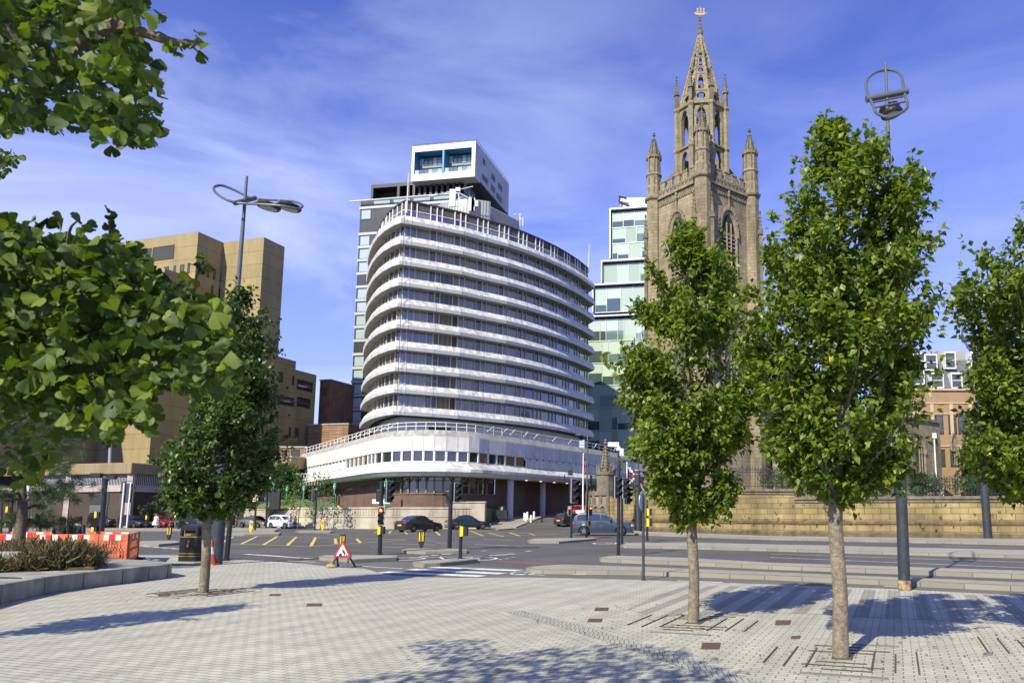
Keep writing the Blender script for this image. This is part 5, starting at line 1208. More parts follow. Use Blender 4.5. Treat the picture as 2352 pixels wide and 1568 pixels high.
# railings
iron = mat('black_iron', (.012,.012,.013), .55)
def railing(name, label, pts, h):
    t = thing(name, label, 'railing', (pts[0][0],pts[0][1],pts[0][2])); b = MB(); posts = []
    for i in range(len(pts)-1):
        a, c = Vector(pts[i]), Vector(pts[i+1]); L_ = (c-a).length; k = max(1,int(L_/.17))
        for j in range(k):
            p = a+(c-a)*(j/k); hh = h if j % 2 else h*.93
            b.cyl(p, p+Vector((0,0,hh)), .016, n=4); q = p+Vector((0,0,hh)); b.lathe([(.016,0),(.045,.04),(0.004,.13)],4,q) 
        for f in (.12,.80,.90): b.bar(a+Vector((0,0,h*f)), c+Vector((0,0,h*f)), .03,.04)
        m = max(1, int(L_/2.6))
        for j in range(m): posts.append(a+(c-a)*(j/m))
    b.build('pickets', iron, t)
    for p in posts: q = MB(); q.cyl(p, p+Vector((0,0,h*1.12)), .04, n=6); q.bar(p+Vector((-.22,0,h*1.1)),p+Vector((.22,0,h*1.1)),.035,.035); q.cyl(p+Vector((0,0,h*1.12)),p+Vector((0,0,h*1.3)),.03,.01,5); q.build('post', iron, t)
rl = offset(wp, .35)
railing('iron_railings', 'black iron railings with spear tips on the higher left part of the churchyard wall', [(rl[i].x,rl[i].y,wz[i]) for i in range(0,6)], 1.7)
railing('iron_railings', 'black iron railings with spear tips on the lower right part of the churchyard wall', [(rl[i].x,rl[i].y,2.9) for i in range(5,9)], 1.35)
railing('corner_railings', 'dense black railings curving round the carved corner bay', [(bp_[1].x+.3,bp_[1].y,4.1),(bp_[2].x+.3,bp_[2].y,4.1),(bp_[3].x+.25,bp_[3].y+.25,4.1),(rl[0].x,rl[0].y,4.1)], 1.75)
# churchyard ground
grass_m = mat('rough_grass', (.075,.10,.03), .95, var=.35, scale=4, bump=.6, var2=.25)
b = MB(); g = offset(wp, .75); b.mi = 0
zz = [2.9]*len(g)
b.prism([(v.x,v.y) for v in [V2(g[0].x-1.5,g[0].y+3)]+g]+[(130,60),(130,220),(-2,220),(-2,90)], 0, 2.9)
props(b.build('churchyard_ground', grass_m, fix=True), kind='structure')
b = MB(); b.prism([(v.x,v.y) for v in [V2(g[0].x-1.5,g[0].y+3)]+g[:6]]+[(g[5].x+.5,g[5].y+18),(2,92)], 2.9, 3.5)
props(b.build('churchyard_terrace', mat('terrace_stone',(.32,.28,.2),.9,var=.2), fix=True), kind='structure')
# ------------------------------------------------------------------ raised garden, garden wall, forecourt
gw_m = brick('cream_stone_wall', (.50,.45,.34), (.46,.41,.31), (.36,.32,.24), 1.6, .62, .012, .9, bump=.2, var2=.18, streak=.2, noff=.5)
gwp = [V2(XAT(x,Y,1),Y) for x, Y in ((560,112),(600,104),(622,97),(650,92),(700,89.5),(800,87.5),(900,86.5),(1000,86.8),(1060,87),(1112,87.5))]
gwall = thing('garden_wall', 'curved cream stone garden wall with fluted frieze in front of the hotel', 'wall', (gwp[4].x,gwp[4].y,0))
b = MB()
def wallring(pl, segs):
    for (d0,z0,d1,z1) in segs: b.loft([[Vector((p.x,p.y,z0)) for p in offset(pl,d0)],[Vector((p.x,p.y,z1)) for p in offset(pl,d1)]])
wallring(gwp, [(0,0,0,1.35),(-.06,1.35,-.06,1.45),(-.02,1.45,-.02,2.3),(-.1,2.3,-.1,2.5),(-.1,2.5,.7,2.5),(.7,2.5,.7,0)])
fl = offset(gwp, -.02)
for i in range(2, len(fl)-1):
    a, c = fl[i], fl[i+1]; L_ = (c-a).length; d = (c-a).normalized(); n = Vector((d.y,-d.x))*.05
    for j in range(int(L_/.34)):
        if int((i*7+j)/9) % 3 == 2: continue
        p = a+d*(j*.34); q = p+d*.2; b.add([(p.x,p.y,1.6),(q.x,q.y,1.6),(q.x+n.x,q.y+n.y,1.6),(p.x+n.x,p.y+n.y,1.6),(p.x,p.y,2.2),(q.x,q.y,2.2),(q.x+n.x,q.y+n.y,2.2),(p.x+n.x,p.y+n.y,2.2)],[(0,3,2,1),(4,5,6,7),(0,1,5,4),(1,2,6,5),(2,3,7,6),(3,0,4,7)])
b.build('wall_face', gw_m, gwall)
e = gwp[-1]; b = MB(); b.box(e.x-3.6,e.y-.35,0,e.x+.1,e.y+.6,3.0); b.box(e.x-3.75,e.y-.45,3.0,e.x+.2,e.y+.7,3.15); b.build('end_pier', gw_m, gwall)
b = MB(); b.prism([(p.x,p.y) for p in offset(gwp,.5)]+[(gwp[-1].x,100),(-40,135),(gwp[0].x-4,135)], 0, 2.42); props(b.build('garden_ground', mat('green_bank',(.10,.14,.045),.95,var=.3,scale=3), fix=True), kind='structure')
# mound
b = MB(); b.lathe([(6,2.4),(4.5,3.0),(2.5,3.5),(.3,3.6)], 20, (XAT(690,97,3),97,0)); props(b.build('grass_bank', MATS['green_bank'], smooth=True), kind='structure')
# forecourt sloping up to the portico, with its pavement
def zsl(p): return max(0.0, min(1.25, (p.y-86)/14*1.25))
def slope(name, pts, m, dz):
    b = MB(); P = [V2(*q) for q in pts]; n = 6
    b.add([(p.x,p.y,zsl(p)+dz) for p in P], [tuple(range(len(P)))]); o = b.build(name, m); return props(o, kind='structure')
def quadgrid(name, x0, x1, y0, y1, m, dz, z0b=None):
    b = MB(); n = 8; rows = []
    for i in range(n+1):
        y = y0+(y1-y0)*i/n; rows.append([Vector((x,y,zsl(Vector((0,y)))+dz)) for x in (x0,x1)])
    b.loft(rows); return props(b.build(name, m), kind='structure')
quadgrid('forecourt', XAT(1112,86,0), XAT(1420,86,0), 86, 150, asphalt, 0.02)
b = MB(); pts = [G(1060,1204),G(1150,1200),G(1200,1200.5),G(1215,1202.5),G(1188,1206),G(1110,1210),G(1040,1210.5)]
b.prism([(p.x,p.y) for p in pts], 0, .1); props(b.build('forecourt_pavement', slab_m, fix=True), kind='structure')
x0 = XAT(1110,90,.5); x1 = XAT(1195,90,.5)
b = MB(); b.loft([[Vector((x0,87,.25)),Vector((x1,87,.25))],[Vector((x0,101,1.45)),Vector((x1+1.5,101,1.45))]]); b.loft([[Vector((x0,87,0)),Vector((x1,87,0))],[Vector((x0,87,.25)),Vector((x1,87,.25))]]); b.loft([[Vector((x1,87,0)),Vector((x1+1.5,101,1.1))],[Vector((x1,87,.25)),Vector((x1+1.5,101,1.45))]])
props(b.build('ramp_pavement', slab_m), kind='structure')

# ------------------------------------------------------------------ street furniture
def poly_disc(c, r, n=16, y=0): return [(c[0]+r*math.cos(2*PI*i/n), y, c[1]+r*math.sin(2*PI*i/n)) for i in range(n)]
sig_black = mat('signal_black', (.012,.012,.013), .5); sig_side = mat('signal_grey_edge', (.35,.36,.36), .5)
lens_off = mat('dark_lens', (.04,.03,.03), .2)
red_on = mat('red_lamp', (.8,.05,.02), .3, emit=((1,.10,.03),6)); pb_y = mat('button_yellow', (.80,.58,.02), .4)
def sig_head(parent, x, z, faces, s=1.0, lit=None, back=True, name='signal_head', dy=0):
    """three-aspect head centred at local x, its base at z; faces is the heading (radians) the lamps look to"""
    T = Matrix.Translation((x, dy, z)) @ Matrix.Rotation(faces, 4, 'Z') @ Matrix.Scale(s, 4)
    b = MB(); b.T = T; b.mi = 0
    b.box(-.15,.0,0,.15,.2,1.0)
    b.mi = 1; b.box(-.2,.02,-.04,.2,.05,1.04)
    b.mi = 0
    for i in range(3):
        zc_ = .18+i*.32; ring0 = []; ring1 = []
        for j in range(11):
            t = math.radians(-30+240*j/10); ring0.append(Vector((.125*math.cos(t), 0, zc_+.125*math.sin(t)))); dep = -.30*(.45+.55*max(0,math.sin(t)))
            ring1.append(Vector((.125*math.cos(t), dep, zc_+.118*math.sin(t)-(.02))))
        b.loft([ring0, ring1]); b.loft([[v*1.0+Vector((0,0,.012)) for v in ring1],[v+Vector((0,0,.012)) for v in ring0]])
    h = b.build(name, [sig_black, sig_side], parent, world=False)
    for i in range(3):
        q = MB(); q.T = T; q.add(poly_disc((0,.18+i*.32),.10,14,-.012),[tuple(range(14))]); q.build('lens', red_on if lit == i else lens_off, h, world=False)
    return h
def push_box(parent, x, z, s=1.0, lit=False):
    s = s*.8
    b = MB(); b.mi = 0; b.box(x-.10*s,-.14,z,x+.12*s,.1,z+.34*s); b.mi = 1; b.box(x-.14*s,-.16,z-.02,x-.08*s,-.0,z+.36*s); b.mi = 1 
    b.box(x-.10*s,-.155,z,x-.02*s,-.14,z+.34*s)
    return b.build('push_button_box', [sig_black, pb_y], parent, world=False)
def pole(label, base, top_y, r=.057, m=None, name='traffic_signal', cat='traffic signal', z=0, group=None, cap=True, lean=None):
    p = G(base[0], base[1], z); t = thing(name, label, cat, p, 0, group)
    H = ZAT(top_y, p.y)-z
    b = MB(); dx = 0
    if lean: dx = XAT(lean, p.y, H)-p.x
    b.tube([(0,0,0),(dx*.5,0,H*.5),(dx,0,H)],[r*1.0,r*1.0,r*.95],12); b.tube([(0,0,0),(0,0,.06)],[r*1.6,r*1.5],12); b.build('pole', m or black_m, t, world=False)
    return t, p.y, H
def sx(px, base, Y, z=3): return XAT(px, Y, z)-XAT(base[0], Y, 0)
# A tall one left of centre
t, Y, H = pole('tall black signal pole with a lit red lamp, on the island behind the roadworks sign', (872,1274.6), 1104, .085, lean=877)
s = (ZAT(1103,Y)-ZAT(1152,Y))/1.05; sig_head(t, sx(897,(872,0),Y)+.0, ZAT(1152,Y), math.radians(55), s)
b = MB(); b.bar((.1,0,ZAT(1110,Y)),(sx(893,(872,0),Y),0,ZAT(1110,Y)),.05); b.bar((.1,0,ZAT(1150,Y)),(sx(893,(872,0),Y),0,ZAT(1150,Y)),.05); b.build('bracket', sig_black, t, world=False)
sig_head(t, sx(869,(872,0),Y), ZAT(1151,Y), math.radians(180), s*.55, dy=.1)
q = sig_head(t, .02, ZAT(1204,Y), 0, .70, lit=2, name='crossing_lamp', dy=-.12); push_box(t, .05, ZAT(1226,Y), 1.1)
b = MB(); b.lathe([(.12,0),(.16,.05),(.02,.12)],12,(sx(869,(872,0),Y),0,H+.02)); b.build('camera_dome', sig_black, t, world=False)
# B, C
t, Y, H = pole('black signal pole on the small far island left of the no entry bollard', (722.5,1217), 1125, .09, lean=728)
s = (ZAT(1125,Y)-ZAT(1153,Y))/1.05; sig_head(t, -.55, ZAT(1152,Y), math.radians(-60), s); sig_head(t, -.15, ZAT(1150,Y), math.radians(170), s)
t, Y, H = pole('black signal pole with two yellow boxes against the cream garden wall', (776,1213.6), 1136, .09, lean=779)
s = .95*(ZAT(1135,Y)-ZAT(1158,Y)); sig_head(t, -.55, ZAT(1157,Y), math.radians(-55), s); push_box(t, .15, ZAT(1174,Y), 2.4); push_box(t, .1, ZAT(1192,Y), 2.6)
b = MB(); b.tube([(.2,0,H-.3),(.9,0,H+.6),(1.5,0,H+.7)],.05,6); b.build('arm', sig_black, t, world=False)
# D, E
t, Y, H = pole('black signal pole with one large head, on the narrow island right of the junction centre', (1032.4,1261.7), 1110, .10, lean=1036)
s = (ZAT(1107,Y)-ZAT(1151,Y))/1.05; sig_head(t, sx(1051,(1032.4,0),Y), ZAT(1151,Y), math.radians(55), s); sig_head(t, sx(1030,(1032.4,0),Y), ZAT(1156,Y), math.radians(175), s*.68, dy=.1)
b = MB(); b.bar((.1,0,H-.1),(.9,0,H-.1),.06); b.bar((.1,0,ZAT(1150,Y)),(.7,0,ZAT(1150,Y)),.06); b.build('bracket', sig_black, t, world=False)
t, Y, H = pole('short black post with a yellow push-button box on the nearest triangular island', (1057,1283), 1198, .065, name='crossing_post', cat='crossing post'); push_box(t, .13, ZAT(1230,Y), 1.25)
t, Y, H = pole('dark post with a small signal head at the end of the garden wall', (1102,1188), 1136, .09, z=.3); s = .9*(ZAT(1127,Y)-ZAT(1151,Y)); sig_head(t, .55, ZAT(1152,Y), math.radians(60), s)
t, Y, H = pole('dark post beside the left end of the garden pier', (1021,1194), 1134, .09, z=0)
# H thick pole and its neighbour
t, Y, H = pole('thick black camera pole in front of the portico', (1296,1195), 1097, .28, name='camera_pole', cat='pole', lean=1291)
b = MB(); b.lathe([(.1,H),(.5,H+.1),(.35,H+.3),(.05,H+.4)],12,(-.6,0,0)); b.build('camera_dome', sig_black, t, world=False)
t, Y, H = pole('black signal pole with the largest grey-edged head, on the island beside the blue car', (1312,1237), 1158, .075, lean=1313)
s = (ZAT(1096,Y)-ZAT(1153,Y))/1.08; sig_head(t, sx(1320,(1312,0),Y), ZAT(1153,Y), math.radians(50), s); q = sig_head(t, -.12, ZAT(1183,Y), 0, .6, lit=2, name='crossing_lamp', dy=-.1)
b = MB(); zt_ = ZAT(1096,Y); b.tube([(.1,0,H-.2),(.1,0,zt_-.3),(-.5,0,zt_-.2),(-.5,0,zt_+.2)],.04,6); b.box(-.25,-.1,zt_+.15,.05,.15,zt_+.5); b.build('sensor', sig_black, t, world=False)
t, Y, H = pole('slim dark signal post with a lit red lamp beside the blue car', (1347,1235), 1121, .07, lean=1350)
sig_head(t, .28, ZAT(1183,Y), math.radians(15), .62, lit=2, name='crossing_lamp'); push_box(t, .16, ZAT(1207,Y), 1.3)
# J tall CCTV pole with heads
t, Y, H = pole('tall black camera pole with a white camera and signal head, on the long median', (1420,1276.6), 1027, .065, lean=1422)
s = (ZAT(1091,Y)-ZAT(1143,Y))/1.08; sig_head(t, sx(1418,(1420,0),Y)+.02, ZAT(1143,Y), math.radians(50), s, dy=-.12)
b = MB(); b.box(-.42,-.1,H+.03,.02,.1,H+.2); b.box(.05,-.08,H-.35,.2,.08,H-.05); b.lathe([(.09,H-.12),(.09,H+.05)],8,(0,0,0)); b.build('camera', white_m, t, world=False)
t, Y, H = pole('black signal pole with stacked heads behind the tall camera pole', (1428.5,1250), 1100, .075)
s = (ZAT(1096,Y)-ZAT(1143,Y))/1.05; sig_head(t, sx(1437,(1428.5,0),Y), ZAT(1143,Y), math.radians(50), s, dy=-.1); sig_head(t, sx(1444,(1428.5,0),Y), ZAT(1156,Y), math.radians(50), s*.9, dy=.5)
b = MB(); b.bar((0,0,ZAT(1143,Y)),(.35,0,ZAT(1143,Y)),.05); b.build('bracket', sig_black, t, world=False)
t, Y, H = pole('black post with two yellow-edged button boxes in front of the churchyard wall', (1486.5,1242), 1125, .07, name='crossing_post', cat='crossing post'); push_box(t, .15, ZAT(1183,Y), 1.5); push_box(t, .15, ZAT(1208,Y), 1.7)
t, Y, H = pole('slender dark post with a round sign seen edge-on at the edge of the paving', (1477.8,1333), 1133, .035, m=dark_pole, name='sign_post', cat='sign post')
b = MB(); b.T = Matrix.Translation((0,0,ZAT(1150,Y))) @ Matrix.Rotation(math.radians(68),4,'Z'); n=24
b.add(poly_disc((0,0),.25,n,.0)+poly_disc((0,0),.25,n,.02),[tuple(range(n)),tuple(range(n,2*n))[::-1]]+[(i,(i+1)%n,n+(i+1)%n,n+i) for i in range(n)]); b.build('sign_plate', steel, t, world=False)
# left cluster
t, Y, H = pole('black signal pole with a lit red light and a no-turn sign', (586,1220), 1114, .09, lean=588)
s = (ZAT(1114,Y)-ZAT(1152,Y))/1.08; sig_head(t, sx(601,(586,0),Y), ZAT(1152,Y), math.radians(10), s, lit=2); sig_head(t, sx(578,(586,0),Y), ZAT(1150,Y), math.radians(-70), s*.8)
z = ZAT(1150,Y); b = MB(); X = sx(587,(586,0),Y); b.box(X-.35,-.3,z-.05,X+.35,-.27,z+.75); b.build('turn_sign_plate', white_m, t, world=False)
b = MB(); n=20
for i in range(n):
    t0,t1 = 2*PI*i/n,2*PI*(i+1)/n; b.add([(X+.2*math.cos(t0),-.31,z+.35+.2*math.sin(t0)),(X+.29*math.cos(t0),-.31,z+.35+.29*math.sin(t0)),(X+.29*math.cos(t1),-.31,z+.35+.29*math.sin(t1)),(X+.2*math.cos(t1),-.31,z+.35+.2*math.sin(t1))],[(0,1,2,3)])
b.bar((X-.18,-.312,z+.53),(X+.18,-.312,z+.17),.07,.004,up=(0,1,0)); b.build('red_ring', mat('sign_red',(.65,.02,.02),.4), t, world=False)
b = MB(); b.tube([(X+.08,-.305,z+.2),(X+.08,-.305,z+.42),(X,-.305,z+.5),(X-.08,-.305,z+.42),(X-.08,-.305,z+.32)],.025,5); b.build('turn_arrow', black_m, t, world=False)
t, Y, H = pole('black signal pole with a square black box between beige saloon and white hatchback', (611,1215), 1126, .10, lean=614); b = MB(); b.box(.25,-.1,H-2.1,1.35,.3,H+.05); b.build('signal_back', sig_black, t, world=False)
t, Y, H = pole('grey lamp-like post behind the red light at the tunnel mouth', (574,1206), 1103, .33, m=grey_pole, name='grey_post', cat='post', lean=578)
t, Y, H = pole('black signal pole leaning slightly, between the big lamp post and the box junction', (520,1287), 1175, .085, m=black_m, lean=531)
t, Y, H = pole('short signal pole with a lit red lamp behind the slender left tree', (537,1212), 1175, .10); s = .9*(ZAT(1178,Y)-ZAT(1206,Y)); sig_head(t, 0, ZAT(1206,Y), 0, s, lit=2, dy=-.15)
t, Y, H = pole('black signal back in the shade of the tunnel mouth', (606,1192), 1160, .08); s = .9*(ZAT(1160,Y)-ZAT(1184,Y)); sig_head(t, 0, ZAT(1184,Y), PI, s)
t, Y, H = pole('black pole beside the yellow bollard, left of the grey crossover', (509,1210), 1150, .09)
# far-left items
t, Y, H = pole('thick black camera pole with two yellow button boxes behind the orange barriers', (231,1250), 1098, .13, name='camera_pole', cat='pole', lean=242)
push_box(t, -.25, ZAT(1188,Y), 1.15); push_box(t, -.33, ZAT(1226,Y), 1.35)
b = MB(); b.tube([(.15,0,H-.1),(-.2,0,H+.1),(-.6,-.1,H+.15)],.05,6); b.box(-.8,-.2,H+.1,-.25,.1,H+.28); b.box(.1,-.1,H-.05,.5,.1,H+.15); b.build('camera', sig_black, t, world=False)
t, Y, H = pole('light grey lamp column rising above the low brown building', (246,1209), 1003, .2, m=steel, name='lamp_column', cat='lamp post', lean=254)
t, Y, H = pole('black T-shaped sign post in front of the low brown building', (190.5,1209), 1150, .09, name='sign_post', cat='sign post', lean=196); b = MB(); b.box(-2.6,-.1,H-.3,2.6,.05,H+.35); b.build('sign_board', black_m, t, world=False)
t, Y, H = pole('black pole with a yellow box at the left edge of the picture', (22,1236), 1125, .10, lean=30); push_box(t, -.2, ZAT(1176,Y), 1.4); push_box(t, -.22, ZAT(1208,Y), 1.4)
t, Y, H = pole('slim black pole at the far left edge', (2,1225), 1135, .08, lean=5)
t, Y, H = pole('black bollard-height pole in front of the red car', (335.5,1214), 1176, .10, name='marker_post', cat='post'); push_box(t, .1, ZAT(1192,Y), 1.6)
t, Y, H = pole('black pole with the back of a signal head at the concrete tunnel wall', (377,1208), 1151, .10); s = .9*(ZAT(1151,Y)-ZAT(1170,Y)); sig_head(t, 0, ZAT(1170,Y), PI, s)
p = G(409,1217); t = thing('bent_pole', 'black pole with a bent arm and yellow box beside the scooter rider', 'pole', p)
Y = p.y; b = MB(); b.tube([(0,0,0),(.3,0,ZAT(1162,Y)),(1.0,0,ZAT(1156,Y)),(1.55,0,ZAT(1148,Y)),(1.7,0,ZAT(1128,Y))],.12,8); b.build('pole', black_m, t, world=False); push_box(t, -.25, ZAT(1188,Y), 2.2); push_box(t, -.1, ZAT(1168,Y), 1.5)
# back of a big road sign on two white posts
Y = G(283,1212).y; pA = G(276,1212); t = thing('road_sign_back', 'back of a dark road sign on two white posts before the low brown building', 'road sign', pA)
for bx_, tx in ((276,285),(291,300)):
    b = MB(); X0 = XAT(bx_,Y,0)-pA.x; X1 = XAT(tx,Y,5)-pA.x; b.tube([(X0,0,0),(X1,0,ZAT(1109,Y))],.10,8); b.build('post', white_m, t, world=False)
b = MB(); xa = XAT(284,Y,5)-pA.x; xb = XAT(306,Y,5)-pA.x; b.box(xa,.16,ZAT(1154,Y),xb,.28,ZAT(1109,Y))
for k in range(4): z = ZAT(1154,Y)+.4+k*.75; b.box(xa,.1,z,xb,.16,z+.08)
b.box(XAT(275,Y,5)-pA.x,.2,ZAT(1128,Y),xa,.3,ZAT(1105,Y)); b.box(XAT(274,Y,5)-pA.x,.2,ZAT(1160,Y),xa,.3,ZAT(1137,Y)); b.build('sign_back', mat('sign_back_grey',(.05,.055,.065),.6), t, world=False)
# striped keep-left bollards
def bollard(x, y, ytop, label, kind='stripe'):
    p = G(x, y, .12 if y > 1222 else 0); H = ZAT(ytop, p.y)-p.z; k = H/1.05
    t = thing('traffic_bollard', label, 'bollard', p, 0, 'traffic bollards'); t.scale = (k,k,k)
    b = MB(); b.mi = 0; prof = [(-.05,0),(.05,0),(.15,.30),(.17,.38),(.17,.97),(.12,1.05),(-.12,1.05),(-.17,.97),(-.17,.38),(-.15,.30)]
    b.ext([Vector((xx,-.07,z)) for xx, z in prof], (0,.14,0)); 
    b.build('body', [black_m if kind == 'stripe' else yellow_m], t, world=False, fix=True, bevel=.01)
    b = MB()
    if kind == 'stripe':
        for xx in (-.135,.075): b.box(xx,-.085,.40,xx+.06,-.071,.93)
        b.box(-.012,-.085,.40,.012,-.071,.93); b.build('yellow_strip', yellow_m, t, world=False)
    else:
        n = 20; b.add(poly_disc((0,.74),.145,n,-.078),[tuple(range(n))]); b.build('sign_disc', mat('sign_blue',(.03,.12,.45),.4) if kind == 'arrow' else mat('sign_red',(.65,.02,.02),.4), t, world=False)
        b = MB()
        if kind == 'arrow': b.bar((.07,-.084,.81),(-.06,-.084,.68),.035,.004,up=(0,1,0)); b.add([(-.09,-.084,.65),(.02,-.084,.66),(-.08,-.084,.76)],[(0,1,2)])
        else: b.box(-.10,-.086,.715,.10,-.082,.765)
        b.build('symbol', white_m, t, world=False); b = MB(); b.box(-.02,-.1,.86,.02,.1,.9); b.build('base_plate', black_m, t, world=False)
bollard(387.5,1239,1208,'black and yellow striped bollard on the small left island behind the litter bin')
bollard(234,1207,1188,'distant striped bollard in front of the elderly walkers at far left')
bollard(518,1205,1190,'striped bollard between the grey crossover and the big lamp post')
bollard(576.5,1222,1195,'yellow bollard with a blue arrow disc in front of the grey convertible','arrow')
bollard(741,1217,1193,'yellow bollard with a red no entry disc on the far island','stop')
bollard(786,1263,1226,'striped bollard behind the roadworks sign')
bollard(967.5,1258,1217,'striped bollard on the island below the black saloon car')
# lamp posts
def green_lamp(x, ytop, ybase, Y, label):
    zb = max(0, ZAT(ybase, Y)); p = Vector((XAT(x,Y,zb),Y,zb)); H = ZAT(ytop,Y)-zb; t = thing('green_lamp_post', label, 'lamp post', p, 0, 'ornate green lamp posts'); k = H/4.2; t.scale = (k,k,k)
    gm = mat('bright_green_paint',(.045,.36,.19),.5,var=.15)
    b = MB(); b.lathe([(.30,0),(.30,.25),(.20,.35),(.16,.8),(.12,.95),(.10,2.7),(.16,2.8),(.12,2.95)],8); b.build('column', gm, t, world=False)
    b = MB(); b.lathe([(.12,2.95),(.22,3.05),(.22,3.55),(.12,3.6)],8); b.build('lantern_glass', mat('lantern_pane',(.45,.52,.45),.2), t, world=False)
    b = MB(); b.lathe([(.26,3.55),(.24,3.65),(.12,3.85),(.05,3.95),(.07,4.05),(.01,4.2)],8); b.build('lantern_cap', gm, t, world=False)
for x, yt, yb, Y, l in ((625.7,1095,1165,101,'ornate green lamp post partly behind the signal box, leftmost of its row'),(633,1103,1165,108,'ornate green lamp post second from the left, farther back'),(656.8,1113,1166,96,'ornate green lamp post on the mound behind the white hatchback'),
    (695.3,1110,1167,95,'ornate green lamp post between the two young garden trees'),(766.3,1104,1166,90,'ornate green lamp post on the garden wall in front of the brown brick'),(884,1098,1166,88,'ornate green lamp post half hidden behind the large signal head')): green_lamp(x,yt,yb,Y,l)
def loop_lamp(x, y, ytop, lean, label, zthick, mirror, kind, head_y, k=1.0, zr=0.16):
    p = G(x, y); Y = p.y; H = ZAT(ytop,Y); t = thing('street_lamp', label, 'street lamp', p, 0, 'looped street lamps')
    xt = XAT(lean,Y,H)-p.x; f = lambda z: xt*z/H
    b = MB(); b.tube([(0,0,0),(f(zthick),0,zthick)],[zr,zr*.94],18); b.build('base_column', dark_pole, t, world=False)
    b = MB(); b.tube([(f(zthick),0,zthick-.1),(f(zthick),0,zthick)],zr*1.06,18); b.build('collar', steel, t, world=False); b = MB(); b.tube([(f(zthick),0,zthick-.45),(f(zthick),0,zthick-.4)],zr*1.02,18); b.build('collar', steel, t, world=False)
    b = MB(); b.tube([(f(zthick),0,zthick),(f(H*.8),0,H*.8),(xt,0,H)],[zr*.52,zr*.36,zr*.22],14); b.build('upper_column', grey_pole, t, world=False)
    zh = ZAT(head_y, Y); return t, f, zh, Y, p
# left lamp: long double loop seen from the side
t, f, zh, Y, p = loop_lamp(495,1296,405,567,'tall looped street lamp on the left, rising behind the slender tree', 4.2, 1, 0, 462, zr=.20)
cxp = XAT(561,Y,zh)-p.x
L0 = (680/1.46939, 570/1.46939, .16156/1.46939)
def LP(cx, cy, dy=0): v = AT(L0[0]+L0[2]*cx, L0[1]+L0[2]*cy, Y+dy); return v-Vector((p.x,p.y,0))
b = MB(); b.tube([LP(700,715,-.5),LP(1120,610,.6)],.085,12)
b.tube([v for v in smoothline([LP(1060,612,.6),LP(850,520,.6),(LP(640,420,.55)),LP(450,352,.45),LP(330,352,.3),LP(255,400,0),LP(290,490,-.3),LP(420,590,-.5),LP(560,660,-.55),LP(700,700,-.5)],4)],.045,8)
b.tube([v for v in smoothline([LP(1120,620,.6),LP(1350,645,.7),LP(1800,665,.8),LP(2000,700,.6),LP(2110,770,.2),LP(2060,825,-.2),LP(1980,830,-.4),LP(1650,770,-.6),LP(1250,740,-.6),LP(900,725,-.5),LP(760,715,-.5)],4)],.040,8)
b.tube([LP(1000,730,-.55),LP(1350,650,.65)],.022,6); b.tube([LP(1450,745,-.55),LP(1800,668,.7)],.022,6); b.build('loop_arm', grey_pole, t, world=False)
for cx, cy in ((1400,800),(1835,815)):
    c = LP(cx,cy,0); b = MB(); b.T = Matrix.Translation(c) @ Matrix.Rotation(math.radians(8),4,'Y'); b.lathe([(.10,.14),(.36,.10),(.40,.03),(.37,-.03),(.30,-.04)],24); b.build('lamp_head', black_m, t, world=False)
    b = MB(); b.T = Matrix.Translation(c) @ Matrix.Rotation(math.radians(8),4,'Y'); b.lathe([(.29,-.038),(.26,-.06),(.1,-.075)],24); b.build('lamp_glass', mat('lamp_lens',(.45,.48,.45),.2), t, world=False)
    b = MB(); b.tube([c+Vector((-.45,.05,.32)),c+Vector((-.2,0,.12))],.03,6); b.build('lamp_bracket', grey_pole, t, world=False)
# right lamp: loop seen end-on
def loop_end(t, cx, cy, k, Y, p, ox, oy, sc):
    def RP(a, c, dy=0): v = AT(ox+sc*a, oy+sc*c, Y+dy); return v-Vector((p.x,p.y,0))
    b = MB(); b.tube([RP(285,955),RP(1200,770)],.075*k,12)
    b.tube([v for v in smoothline([RP(345,930),RP(300,760,.4),RP(282,620,.8),RP(340,470,1.2),RP(520,350,1.6),RP(740,305,1.8),RP(920,325,1.7),RP(1060,430,1.3),RP(1095,600,.8),RP(1120,790)],4)],.036*k,8)
    b.tube([v for v in smoothline([RP(370,960),RP(440,1090,-.3),RP(490,1230,-.7),RP(620,1310,-1),RP(800,1345,-1.1),RP(1010,1270,-1),RP(1160,1170,-.7),RP(1195,1060,-.4),RP(1130,830)],4)],.036*k,8)
    b.tube([RP(430,1020,-.2),RP(1100,890,-.2)],.022*k,6); b.tube([RP(490,1130,-.5),RP(1140,1005,-.5)],.022*k,6); b.build('loop_arm', grey_pole, t, world=False)
    for (a, c, dy) in ((800,1170,.5),(850,1280,-.5)):
        q = RP(a,c,dy); r = .245*k; b = MB(); b.T = Matrix.Translation(q) @ Matrix.Rotation(math.radians(-12),4,'Y'); b.lathe([(r*.3,.10*k),(r*.9,.08*k),(r,.02*k),(r*.95,-.02*k)],24); b.build('lamp_head', black_m, t, world=False)
        b = MB(); b.T = Matrix.Translation(q) @ Matrix.Rotation(math.radians(-12),4,'Y'); b.lathe([(r*.68,-.019*k),(r*.62,-.035*k),(r*.3,-.045*k)],24); b.build('lamp_glass', MATS['lamp_lens'], t, world=False)
t, f, zh, Y, p = loop_lamp(2078,1356,145,2034,'tall looped street lamp on the right with a chipped rusty base', 3.15, 1, 1, 225, zr=.125)
sc = 220/1437/1.46939; loop_end(t, 0, 0, 1.0, Y, p, 2880/1.46939, 190/1.46939, sc)
b = MB(); b.lathe([(.132,0),(.134,.15),(.128,.22)],18); b.build('rusty_foot', mat('peeling_rust',(.30,.22,.13),.9,var=.7,scale=14), t, world=False)
t, f, zh, Y, p = loop_lamp(2269,1237,735,2232,'looped street lamp standing against the churchyard wall near the right edge', 6.3, 1, 1, 760, zr=.26)
